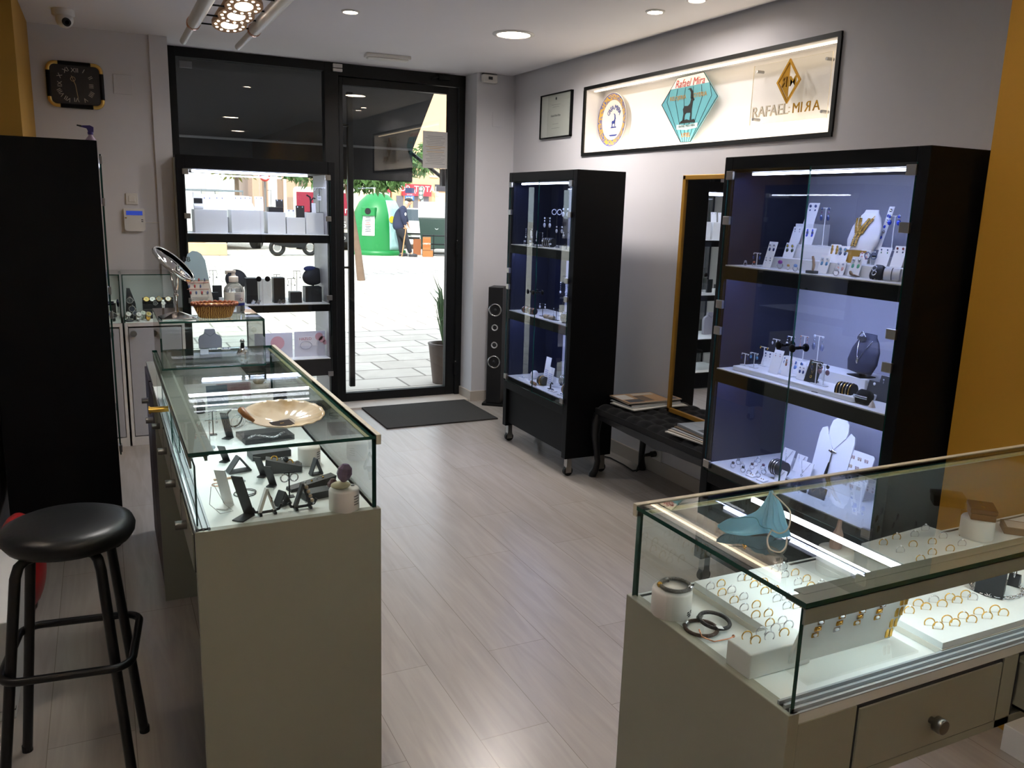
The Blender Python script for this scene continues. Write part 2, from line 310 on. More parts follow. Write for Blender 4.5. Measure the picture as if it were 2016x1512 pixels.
# waste container
p = spot(858, 500, 28)
t = thing('waste_container', 'dark green wheeled waste container with a pale grey lid', 'waste container', p, cam_rz(p))
f = MB(M('container_green', '2f443d', .5)); f.add([(-.5, -.4, .15), (.72, -.4, .15), (.72, .4, .15), (-.5, .4, .15), (-.6, -.5, 1.2), (.85, -.5, 1.2), (.85, .5, 1.2), (-.6, .5, 1.2)], [(0, 3, 2, 1), (4, 5, 6, 7), (0, 1, 5, 4), (1, 2, 6, 5), (2, 3, 7, 6), (3, 0, 4, 7)])
f.build('body', t, bev=.03)
f = MB(paint('b9bcba')); f.prism([(-.52, 1.2), (.52, 1.2), (.5, 1.36), (.36, 1.6), (.12, 1.75), (-.12, 1.75), (-.36, 1.6), (-.5, 1.36)], 1.45, None, FR((-.62, 0, 0), (0, 1, 0), (0, 0, 1), (1, 0, 0))); f.build('lid', t, bev=.03)
f = MB(paint('c9d0cc')); f.tor(.06, .016, 14, 5, None, FYN((.02, -.455, .88))); f.box((.02, -.447, .76), (.2, .006, .012)); f.build('emblem', t); f = MB(paint('c9d0cc')); f.text('RECICLA', .09, None, FYN((.42, -.46, .88)), .004); f.build('lettering', t)
for x in (-.4, .62):
    f = MB(RUBBER); f.cyl((x, -.3, .08), (x+.05, -.3, .08), .08); f.build('wheel', t)
# junk put out by the container: shelf rack and boxes
p = spot(863, 505, 26)
t = thing('metal_shelf_rack', 'low black metal shelf rack left beside the waste container', 'shelf', p, cam_rz(p))
for x in (-.52, -.16, .26):
    for y in (0, .35): f = MB(FRAME); f.bb(x-.012, x+.012, y-.012, y+.012, 0, .68); f.build('post', t)
for z in (.05, .36, .64):
    f = MB(FRAME); f.bb(-.52, .5, 0, .36, z, z+.03); f.build('shelf', t)
CB = M('cardboard', 'a9703f', .85, nz=.08)
def carton(px, py, Y, w, d, h, label, col=CB, mark=None):
    p = spot(px, py, Y); t = thing('cardboard_box', label, 'box', p, cam_rz(p), 'boxes left by the container')
    f = MB(col); f.bb(-w/2, w/2, 0, d, 0, h); f.build('carton', t, bev=.006)
    f = MB(paint('8a5a32')); f.bb(-w/2, w/2, -.002, d, h-.004, h+.003); f.build('flap', t)
    if mark: f = MB(mark); f.bb(-w*.4, w*.4, -.006, -.001, h*.25, h*.85); f.text('OFERTA', .07, WCARD, FYN((0, -.007, h*.5)), .003); f.build('printed_panel', t)
carton(842, 505, 25.6, .34, .3, .2, 'flat brown cardboard box on the ground under an orange one')
o = carton(840, 491, 25.65, .26, .26, .42, 'upright cardboard box with an orange printed panel', CB, paint('e2622c'))
for c in COL.objects:
    if c.get('label', '').startswith('upright cardboard'): c.location.z = .185
carton(821, 502, 26.6, .26, .2, .52, 'tall plain brown cardboard box just past the walking man', paint('a4633c'))
# cars
TYRE = RUBBER; DG = M('car_window', '28343a', .1, spec=.8)
def car(label, p, rz, col, prof, L, W=1.75, rack=False, name='car'):
    t = thing(name, label, 'car', p, rz)
    f = MB(col); f.prism(prof, W, None, FR((-W/2, 0, 0), (0, 1, 0), (0, 0, 1), (1, 0, 0))); f.build('body', t, bev=.06, seg=3)
    return t
hat = [(0, .28), (0, .72), (.12, .86), (.95, 1.02), (1.55, 1.48), (3.2, 1.5), (3.95, 1.0), (4.05, .3)]
def front_bits(t, W, zb, col):
    f = MB(FRAME); f.box((0, -.02, zb+.12), (W*.45, .05, .07)); f.box((0, -.02, zb+.28), (W*.5, .05, .05)); f.build('grille', t, bev=.01)
    f = MB(SILVER); f.prism([(-.09, 0), (0, .06), (.09, 0), (0, .03)], .02, None, FYN((0, -.03, zb+.21))); f.build('badge', t)
    for s in (-1, 1):
        f = MB(M('headlight', 'dfe6ea', .1, spec=.8)); f.sph((s*W*.36, .04, zb+.38), (.2, .1, .1), 12); f.build('headlight', t)
        f = MB(TYRE); f.cyl((s*W*.5-s*.2, .75, .3), (s*W*.5+s*.01, .75, .3), .31, None, 20); f.build('wheel', t)
        f = MB(TYRE); f.cyl((s*W*.5-s*.2, 3.2, .3), (s*W*.5+s*.01, 3.2, .3), .31, None, 20); f.build('wheel', t)
    f = MB(DG); f.prism([(.98, 1.04), (1.53, 1.45), (1.55, 1.44), (1.02, 1.02)], W*.84, None, FR((-W*.42, -.03, .01), (0, 1, 0), (0, 0, 1), (1, 0, 0))); f.build('windscreen', t)
    f = MB(WCARD); f.box((0, -.03, zb+.02), (.5, .02, .11)); f.build('number_plate', t)
p = spot(806, 480, 30); t = car('white car with black grille parked behind the walking man', p, cam_rz(p)-.15, paint('e2e2e0', .3), hat, 4.05); front_bits(t, 1.75, .3, 0)
p = spot(405, 480, 36); t = car('cream hatchback parked at the far side of the plaza', p, cam_rz(p)+1.2, paint('cfc3ae', .3), hat, 4.05); front_bits(t, 1.75, .3, 0)
vanp = [(0, .3), (0, .85), (.12, 1.0), (.75, 1.12), (1.3, 1.75), (3.6, 1.8), (4.1, 1.7), (4.2, .3)]
p = spot(485, 480, 29); t = car('white van with a roof rack parked beyond the shop window', p, cam_rz(p)+.5, paint('dcdedd', .3), vanp, 4.2, name='van')
front_bits(t, 1.75, .32, 0)
f = MB(ALU)
for y in (1.5, 2.2, 2.9, 3.5): f.cyl((-.75, y, 1.9), (.75, y, 1.9), .025, None, 6)
for i in range(9): f.cyl((-.75+i*.19, 1.5, 1.93), (-.75+i*.19, 3.5, 1.93), .015, None, 6)
for x in (-.75, .75): f.cyl((x, 1.5, 1.78), (x, 1.5, 1.93), .02, None, 6); f.cyl((x, 3.5, 1.78), (x, 3.5, 1.93), .02, None, 6)
f.build('roof_rack', t)
# delivery van seen from behind
p = spot(637, 489, 29); t = thing('delivery_van', 'boxy cream delivery van with red back panels and white lettering', 'van', p, cam_rz(p))
f = MB(paint('d8cfc0', .35)); f.bb(-.98, .98, 0, 3.5, .35, 2.12); f.build('body', t, bev=.12, seg=3)
RD = M('van_red', '8f2036', .35)
for s, nm in ((-1, 'rear_door'), (1, 'rear_door')):
    f = MB(RD); f.bb(s*.47-.4, s*.47+.4, -.03, 0, 1.2, 1.95); f.bb(s*.47-.4, s*.47+.4, -.02, 0, .75, 1.2, paint('77706e')); 
    if s > 0: f.text('ur', .34, WCARD, FYN((.7, -.032, 1.38)), .006); f.text('5', .28, WCARD, FYN((.72, -.022, .88)), .006)
    f.build(nm, t, bev=.015)
f = MB(paint('2c2c30')); f.bb(-.95, .95, -.08, .05, .3, .62); f.text('goo', .2, WCARD, FYN((.6, -.085, .45)), .006); f.build('bumper', t, bev=.03)
for s in (-1, 1):
    f = MB(TYRE); f.cyl((s*.92-s*.2, .7, .32), (s*.93, .7, .32), .32, None, 20); f.build('wheel', t)
# scooter
p = spot(580, 487, 26); t = thing('motor_scooter', 'black motor scooter parked in front of the delivery van', 'scooter', p, .2)
for x in (-.55, .5):
    f = MB(TYRE); f.tor(.2, .06, 20, 8, None, FYN((x, 0, .25))); f.cyl((x, -.03, .25), (x, .03, .25), .1, None, 12, STEEL); f.build('wheel', t)
f = MB(FRAME); f.prism([(-.7, .35), (-.2, .25), (.25, .25), (.45, .5), (.5, 1.0), (.42, 1.0), (.3, .55), (-.05, .5), (-.1, .75), (-.75, .8)], .26, None, FYN((0, .13, 0))); f.build('body', t, bev=.05)
f = MB(RUBBER); f.bb(-.75, -.1, -.13, .13, .78, .86); f.build('seat', t, bev=.03)
f = MB(FRAME); f.cyl((.46, -.3, 1.05), (.46, .3, 1.05), .018); f.build('handlebar', t)
# stone bench
p = spot(405, 499, 26); t = MB(M('beige_stone', 'c6ab8a', .8)); t.bb(-1.6, .6, 0, .6, 0, .36); t.bb(-1.9, .0, .2, .9, .36, .55); tag(t.build('stone_bench', None, p, cam_rz(p), bev=.02), 'low beige stone bench out on the plaza', 'bench')
# street furniture
p = spot(827, 480, 34); t = thing('traffic_light', 'three lamp traffic light on a slim pale pole', 'traffic light', p, cam_rz(p))
f = MB(paint('c6ccc6')); f.cyl((.08, 0, 0), (.08, 0, 1.9), .05); f.build('pole', t)
f = MB(paint('5d6e64')); f.bb(-.08, .12, -.1, .1, 1.85, 2.4); f.build('head', t, bev=.02)
for i in range(3): f = MB(WCARD); f.cyl((.02, -.1, 1.95+i*.17), (.02, -.14, 1.95+i*.17), .065); f.build('lens', t)
p = spot(806, 480, 36); t = thing('street_sign', 'street sign of blue red and white bands in front of the red shopfront', 'sign', p, cam_rz(p))
f = MB(GREY); f.cyl((0, .03, 0), (0, .03, 2.35), .04); f.build('post', t)
f = MB(paint('2c3558')); f.bb(-.2, .2, -.02, .02, 2.13, 2.36); f.bb(-.2, .2, -.02, .02, 2.02, 2.13, paint('b6374a')); f.bb(-.2, .2, -.02, .02, 1.82, 2.02, paint('2f6fb4')); f.text('NNE', .15, WCARD, FYN((0, -.021, 1.92)), .004); f.text('LUCAS', .08, WCARD, FYN((0, -.021, 2.07)), .004); f.build('sign_panel', t)
p = spot(564, 480, 40); t = thing('lamp_post', 'pale ornate lamp post in front of the pink building', 'lamp post', p)
f = MB(paint('cfc8bd')); f.lathe([(.2, 0), (.16, .4), (.08, .6), (.06, 3.6)], 12); f.build('pole', t)
f = MB(WCARD); f.sph((0, 0, 3.75), .2, 12); f.build('lantern', t)
p = spot(540, 480, 42); t = thing('totem_sign', 'tall white totem sign beside the pink building', 'sign', p)
f = MB(WCARD); f.bb(-.2, .2, -.05, .05, 0, 2.9); f.build('panel', t); f = MB(paint('5f9fd0')); f.bb(-.2, .2, -.055, .055, 2.9, 3.6); f.build('blue_top', t)
p = spot(525, 480, 36); t = thing('road_sign', 'round white road sign with a red ring on a grey post', 'sign', p)
f = MB(GREY); f.cyl((0, 0, 0), (0, 0, 2.75), .03); f.build('post', t); f = MB(WCARD); f.cyl((0, -.03, 2.6), (0, -.045, 2.6), .2); f.tor(.18, .04, 20, 6, paint('c83a30'), FYN((0, -.045, 2.6))); f.build('disc', t)
# buildings
def building(label, x0, x1, Y, h, col, openings, extra=None):
    a = PY(x0, 470, Y).x; b_ = PY(x1, 470, Y).x
    t = thing('building', label, 'building', ((a+b_)/2, Y, -.02))
    f = MB(col); f.bb(-(b_-a)/2, (b_-a)/2, 0, 6, 0, h); f.build('wall', t)
    for px0, py0, px1, py1, c, nm in openings:
        q0 = PY(px0, py0, Y); q1 = PY(px1, py1, Y); X0 = (a+b_)/2
        f = MB(c); f.bb(q0.x-X0, q1.x-X0, -.06, .1, q1.z+.02, q0.z+.02); f.build(nm, t, bev=.01)
    return t, (a+b_)/2
SH = paint('6d6a70'); CREAM = paint('e0c9a6')
t, X0 = building('peach coloured building with red shop signs and grey shutters', 772, 960, 42, 9, paint('dfb488'), [(780, 385, 793, 450, SH, 'shutter'), (813, 386, 822, 455, SH, 'shutter'), (827, 384, 843, 450, SH, 'shutter'), (856, 363, 900, 378, paint('3d3a40'), 'shop_awning'), (856, 379, 900, 402, CREAM, 'shop_window'), (845, 345, 862, 350, CREAM, 'ledge')])
q0 = PY(790, 361, 42); q1 = PY(846, 386, 42)
f = MB(paint('c22f3c')); f.bb(q0.x-X0, q1.x-X0, -.25, -.06, q1.z, q0.z); f.text('OP  TOTAL', .42, WCARD, FYN(((q0.x+q1.x)/2-X0+.1, -.252, q0.z-.24)), .01); f.text('//  ///', .3, WCARD, FYN(((q0.x+q1.x)/2-X0+.1, -.252, q1.z+.2)), .01); f.build('red_shop_sign', t)
t, X0 = building('white sunlit building with a red sign behind the bottle bank', 690, 768, 42, 7, paint('e6dfd2'), [(752, 362, 768, 379, paint('c03048'), 'red_sign'), (700, 370, 745, 440, CREAM, 'shop_window')])
building('pinkish stone building with dark doorways across the plaza', 500, 650, 48, 10, paint('c7a48e'), [(516, 352, 526, 420, paint('8a7468'), 'doorway'), (545, 350, 558, 420, paint('9b8272'), 'doorway'), (588, 345, 605, 420, paint('8a7468'), 'doorway'), (566, 388, 584, 420, paint('a48f80'), 'doorway')])
building('white building at the far left of the plaza', 330, 440, 46, 9, paint('e9e6df'), [(395, 345, 405, 380, paint('cfc8b8'), 'window_bay'), (420, 345, 430, 380, paint('cfc8b8'), 'window_bay')])
# trees
LEAF = M('leaf_green', '4f7138', .55, nz=.35, sc=2); LEAFY = M('leaf_yellow', '93923c', .6, nz=.4, sc=2); BARK = M('bark', '7a6554', .9, nz=.2, sc=8, bump=.3)
def leaves(mb, c, rad, n, l, rnd, droop=.5):
    for i in range(n):
        a = rnd.uniform(0, 2*PI); zz = rnd.uniform(-1, 1); q = math.sqrt(1-zz*zz); rr = rnd.uniform(.55, 1)
        p = V((c[0]+rad[0]*q*math.cos(a)*rr, c[1]+rad[1]*q*math.sin(a)*rr, c[2]+rad[2]*zz*rr))
        d = V((rnd.gauss(0, .6), rnd.gauss(0, .6), -droop+rnd.gauss(0, .4))).normalized(); s_ = d.cross(V((rnd.gauss(0, 1), rnd.gauss(0, 1), rnd.gauss(0, 1)))).normalized()
        wd = l*.16; nn = d.cross(s_)*wd*.4
        mb.add([p, p+d*l*.45+s_*wd+nn, p+d*l, p+d*l*.45-s_*wd+nn, p+d*l*.5], [(0, 1, 4), (1, 2, 4), (2, 3, 4), (3, 0, 4)])
rnd = random.Random(3)
pb = PZ(711, 552, -.02); p = pb; top = PY(684, 365, pb.y)
t = thing('street_tree', 'slender plaza tree with a leaning trunk and drooping leaves', 'tree', p)
f = MB(BARK); a = top-pb; f.tube([(0, 0, 0), a*.3+V((.02, 0, 0)), a*.7, a*1.0, a*1.3, a*1.6+V((.3, 0, 0))], [.09, .075, .065, .06, .05, .04], 10); f.build('trunk', t)
f = MB(LEAF)
for px, py, r_, n in ((690, 330, .62, 420), (740, 335, .6, 420), (770, 340, .4, 220), (655, 325, .5, 260), (605, 325, .5, 240), (575, 320, .4, 140), (825, 318, .35, 150), (850, 300, .4, 120), (740, 290, .8, 300), (660, 280, .9, 300)):
    c = PY(px, py, pb.y)-pb; leaves(f, c, (r_*1.1, r_, r_*.75), n, .22, rnd, .6)
f.build('foliage', t)
p = spot(470, 470, 36); t = thing('distant_tree', 'yellowish green tree behind the white van', 'tree', p)
f = MB(BARK); f.cyl((0, 0, 0), (0, 0, 3), .12, .08); f.build('trunk', t)
f = MB(LEAFY); leaves(f, (0, 0, 3.4), (1.3, 1, .9), 900, .32, rnd, .2); f.build('foliage', t)
# plant by the door
p = V((2.83, 7.2, -.02)); t = thing('potted_plant', 'spiky green plant in a pot outside beside the door', 'plant', p)
f = MB(paint('5a4a40')); f.lathe([(.1, 0), (.14, .35), (.15, .38), (.12, .38), (.12, .34)], 18); f.build('pot', t)
f = MB(M('spiky_leaf', '5d7a4e', .5, nz=.2))
for i in range(70):
    a = rnd.uniform(0, 2*PI); h = rnd.uniform(.35, .75); o_ = rnd.uniform(.08, .26); s_ = V((-math.sin(a), math.cos(a), 0))*.008; d = V((math.cos(a), math.sin(a), 0))
    q = [V((0, 0, .36)), d*o_*.4+V((0, 0, .36+h*.7)), d*o_+V((0, 0, .36+h*rnd.uniform(.6, 1)))]
    f.add([q[0]-s_, q[0]+s_, q[1]+s_, q[2], q[1]-s_], [(0, 1, 2, 4), (4, 2, 3)])
f.build('foliage', t)
# ================================================================ LAMPS OF THE ROOM, SOME ADDED OUT OF VIEW
CL = 2.65
def downlight(loc, r, power, label, col=(1, .97, .96), group='small ceiling downlights', big=False):
    t = thing('round_ceiling_panel' if big else 'ceiling_downlight', label, 'ceiling light', loc, 0, group)
    f = MB(PLAST); f.lathe([(r*1.28, 0), (r*1.28, -.004), (r*1.02, -.009), (r, -.004)], 28, cap=False); f.build('trim_ring', t)
    f = MB(glow('lamp_face', 'fff6ea', 7)); f.lathe([(0, -.004), (r, -.004)], 28); f.build('lamp_face', t)
    area('downlight_beam', (loc[0], loc[1], loc[2]-.012), r*1.8, 0, power, col, (0, 0, 0), 'DISK', math.radians(165))
for (px, py), lb in (((690, 22), 'small recessed ceiling downlight above the shop window side'), ((1290, 22), 'small recessed ceiling downlight above the far display cabinet'), ((1372, -1), 'small recessed ceiling downlight cut by the top edge above the lit niche')):
    p = PZ(px, py, CL); downlight((p.x, p.y, CL), .04, 3.6 if p.x < 2 else 1.4, lb)
p = PZ(1011, 67, CL); downlight((p.x, p.y, CL), .1, 12, 'large round flush ceiling light in front of the door', big=True, group=None)
for x, y in ((.2, .6), (1.6, 1.6), (1.0, -1.2), (2.0, -.6), (-1.3, -.8), (-1.2, 2.2)): downlight((x, y, CL), .1, .3 if y < 0 else .8, 'added round ceiling light overhead, unseen behind the camera', group='added ceiling lights behind the camera', big=True)  # unseen lamps added to give the room its ambient light
# emergency light
c = (PZ(720, 108, 2.64)+PZ(808, 115, 2.64))/2
t = thing('emergency_light', 'slim white emergency light on the ceiling above the door', 'emergency light', (1.915, 6.03, CL), math.radians(-4))
f = MB(PLAST); f.bb(-.16, .16, -.05, .05, -.022, 0); f.build('housing', t, bev=.004)
f = MB(M('frosted_cover', 'f0eeea', .3)); f.bb(-.145, .145, -.035, .035, -.034, -.022); f.build('diffuser', t, bev=.006)
# hanging spotlight bar
t = thing('hanging_spotlight_bar', 'hanging white twin-tube bar with three glowing round spotlights', 'ceiling lamp', (.43, 3.0, 2.2))
for x, nm in ((-.1, 'tube'), (.1, 'tube')):
    f = MB(M('pearl_white_metal', 'cfc7c0', .35)); f.cyl((x, -.9, 0), (x, .2, 0), .021); f.cyl((x, .2, 0), (x, .57, 0), .0125); f.lathe([(.023, 0), (.023, .02)], 16, ROSE, FR((x, .2, 0), (1, 0, 0), (0, 0, 1), (0, -1, 0))); f.build(nm, t)
for y in (-.3, -.13, .03, .18): f = MB(FRAME); f.cyl((-.1, y, 0), (.1, y, 0), .003, None, 6); f.build('crossbar', t)
for x in (-.1, .1): f = MB(FRAME); f.cyl((x, -.2, 0), (x, -.2, .45), .0015, None, 6); f.build('suspension_wire', t)
for y in (-.24, -.085, .07):
    f = MB(M('lamp_shell', 'c79a72', .4)); A = TR((0, y, -.005), math.radians(-15)); f.lathe([(.018, .05), (.03, .045), (.056, .0), (.056, -.012)], 24, None, A); s = f.build('spotlight', t)
    f = MB(glow('spot_core', 'fffdf4', 5)); f.lathe([(0, -.0125), (.027, -.0125)], 16, None, A)
    for i in range(12): a = i*PI/6; f.lathe([(0, 0), (.0045, 0)], 8, None, A @ TR((.043*math.cos(a), .042*math.sin(a), -.0128)))
    f.build('led_array', s)
    f = MB(M('lamp_lens', '8fa39a', .15, .3)); f.lathe([(0, -.0115), (.0555, -.0115)], 24, None, A); f.build('lens', s)
    l = bpy.data.lights.new('spot_beam', 'SPOT'); l.energy = 9; l.spot_size = math.radians(100); l.spot_blend = .6; l.shadow_soft_size = .05; l.color = (1, .98, .95)
    o = bpy.data.objects.new('spot_beam', l); COL.objects.link(o); o.location = (.43, 3.0+y, 2.17); o.rotation_euler = (math.radians(-15), 0, 0)
# ================================================================ DISPLAY CABINETS
def display_cabinet(label, loc, rz, W, shelves, top, group, D=.33, ledpow=2.2, navy=0, zb=.477):
    t = thing('display_cabinet', label, 'display cabinet', loc, rz, group); h = W/2; st = .048
    for s in (-1, 1): f = MB(BLACK); f.bb(s*h, s*(h-st), 0, D, .115, 1.846); f.build('side_panel', t, bev=.003)
    f = MB(BLACK); f.bb(-h+st, h-st, 0, D, top, 1.846); f.build('top_panel', t, bev=.003)
    f = MB(BLACK); f.bb(-h+st, h-st, .02, .045, .14, zb); f.bb(-h+st, h-st, D-.02, D, .14, zb); f.build('plinth', t)
    f = MB(BLACK); f.bb(-h+st, h-st, 0, .02, zb, shelves[-1]-.004); f.build('bottom_rail', t, bev=.003)
    f = MB(M('pale_back_panel', 'a2a3b0', .5, nz=.02)); f.bb(-h+st, h-st, D-.03, D-.005, zb, top); f.build('back_panel', t)
    f = MB(NAVY)
    if navy: f.bb(-h+st, -h+st+(W-2*st)*navy, D-.034, D-.03, zb, top)
    f.bb(-h+st, -h+st+.004, .012, D-.03, zb, top); f.bb(h-st-.004, h-st, .012, D-.03, zb, top); f.build('side_lining', t)
    for i, z in enumerate(shelves):
        f = MB(LAQW); f.bb(-h+st, h-st, .004, D-.03, z-.02, z); sh = f.build('shelf', t)
        if i < len(shelves)-1: f = MB(BLACK); f.bb(-h+st, h-st, 0, .02, z-.058, z-.004); f.build('shelf_rail', sh, bev=.002)
        zt = top if i == 0 else shelves[i-1]-.03
        f = MB(LEDB); f.bb(-h+.14 if i == 0 else -h+st+.03, h-st-.01 if i == 0 else h-st-.03, .024, .036, zt-.012, zt-.003); f.build('led_strip', sh)
        A = Mx.Translation(V(loc)) @ Mx.Rotation(rz, 4, 'Z'); q = A @ V((0, .04, zt-.014))
        l = area('cabinet_led', q, W-.16, .02, ledpow*(.6 if i == 0 else 1), (.33, .43, 1.0)); l.rotation_euler = (math.radians(18), 0, rz)
    za, zb_ = shelves[-1]-.035, top+.012
    for s in (-1, 1):
        f = MB(); f.pane(s*.0015, s*(h-st+.012), -.012, -.006, za, zb_); d = f.build('glass_door', t)
        for z in (top-.012, top-.19, shelves[1]+.27, shelves[1]+.16, za+.03):
            f = MB(STEEL); f.bb(s*(h-st-.022), s*(h-st+.016), -.017, -.004, z-.017, z+.017); f.build('hinge', d, bev=.002)
        f = MB(BLACK); z = (za+zb_)/2-.02; x = s*.035
        for y0, y1 in ((-.012, -.045), (-.006, .022)): f.cyl((x, y0, z), (x, y1*.6, z), .006); f.sph((x, y1, z), (.016, .007, .016), 14)
        f.build('door_knob', d)
    for x in (-h+.03, h-.03):
        for y in (.04, D-.05):
            f = MB(RUBBER); f.cyl((x-.012, y, .03), (x+.012, y, .03), .03, None, 18); f.bb(x-.018, x+.018, y-.016, y+.016, .05, .115, STEEL); f.bb(x-.016, x-.0125, y-.02, y+.02, .02, .06, STEEL); f.bb(x+.0125, x+.016, y-.02, y+.02, .02, .06, STEEL); f.build('caster', t)
    return t
NS = (1.416, .984, .568); FS = (1.38, .935, .48)
GC = 'black glass door display cabinets'
display_cabinet('black display cabinet nearest the yellow pillar with glowing jewellery shelves', (2.305, 2.2925, 0), -PI/2, .953, NS, 1.785, GC, D=.44, ledpow=1.2)
display_cabinet('black display cabinet on casters between the speaker and the tufted bench', (2.478, 4.70, 0), -PI/2, .90, FS, 1.78, GC, ledpow=.8, zb=.385, navy=.3)
display_cabinet('black display cabinet behind the stool seen from its plain dark side', (.012, 4.55, 0), PI/2, .95, FS, 1.78, GC, D=.45, ledpow=.4, zb=.385)
# ---------------------------------------------------------------- shop window cabinet
Y0, Y1 = 6.10, 6.56; XL, XRr = .479, 1.546
t = thing('window_display_cabinet', 'black framed open display cabinet standing in the shop window', 'display cabinet', (XL, Y0, 0))
W = XRr-XL; D = Y1-Y0; fr = .052
IN = M('grey_side_lining', '8f8a86', .5)
for x0, x1, li in ((0, fr, fr), (W-fr, W, W-fr)):
    f = MB(BLACK); f.bb(x0, x1, 0, D, 0, 1.9); f.build('side_panel', t, bev=.003)
f = MB(IN); f.bb(fr, fr+.004, .03, D, .1, 1.82); f.bb(W-fr-.004, W-fr, .03, D, .1, 1.82); f.build('side_lining', t)
f = MB(LAQ); f.bb(-.012, -.001, .02, D, 0, 1.88); f.build('white_side_cover', t)
f = MB(BLACK); f.bb(fr, W-fr, 0, D, 1.81, 1.9); f.build('top_panel', t, bev=.003)
WSH = (1.385, .885, .476, .16)
for z in WSH:
    f = MB(LAQW); f.bb(fr, W-fr, .004, D-.01, z-.015, z); s = f.build('shelf', t)
    f = MB(BLACK); f.bb(fr, W-fr, 0, .03, z-(.06 if z > 1 else .055 if z > .8 else .13 if z > .3 else .15), z-.004); f.build('shelf_rail', s, bev=.002)
f = MB(LEDB); f.bb(fr+.05, W-fr-.14, .03, .05, 1.79, 1.805); f.build('led_strip', t)
area('window_led', (XL+W/2, Y0+.06, 1.785), W*.8, .02, 1.7, (.62, .68, 1), (math.radians(-8), 0, 0))
for z in WSH[:2]: area('window_led', (XL+W/2, Y0+.06, z-.03), W*.8, .02, .9, (.62, .68, 1))
for s in (0, 1):
    x0 = fr-.01+s*(W/2-fr+.012); f = MB(); f.pane(x0, x0+W/2-fr+.008, -.012, -.006, .34, 1.815); d = f.build('glass_door', t)
    for z in (1.79, 1.5, .93, .36): f = MB(STEEL); xx = fr+.005 if s == 0 else W-fr-.005; f.bb(xx-.02, xx+.02, -.017, -.004, z-.018, z+.018); f.build('hinge', d, bev=.002)
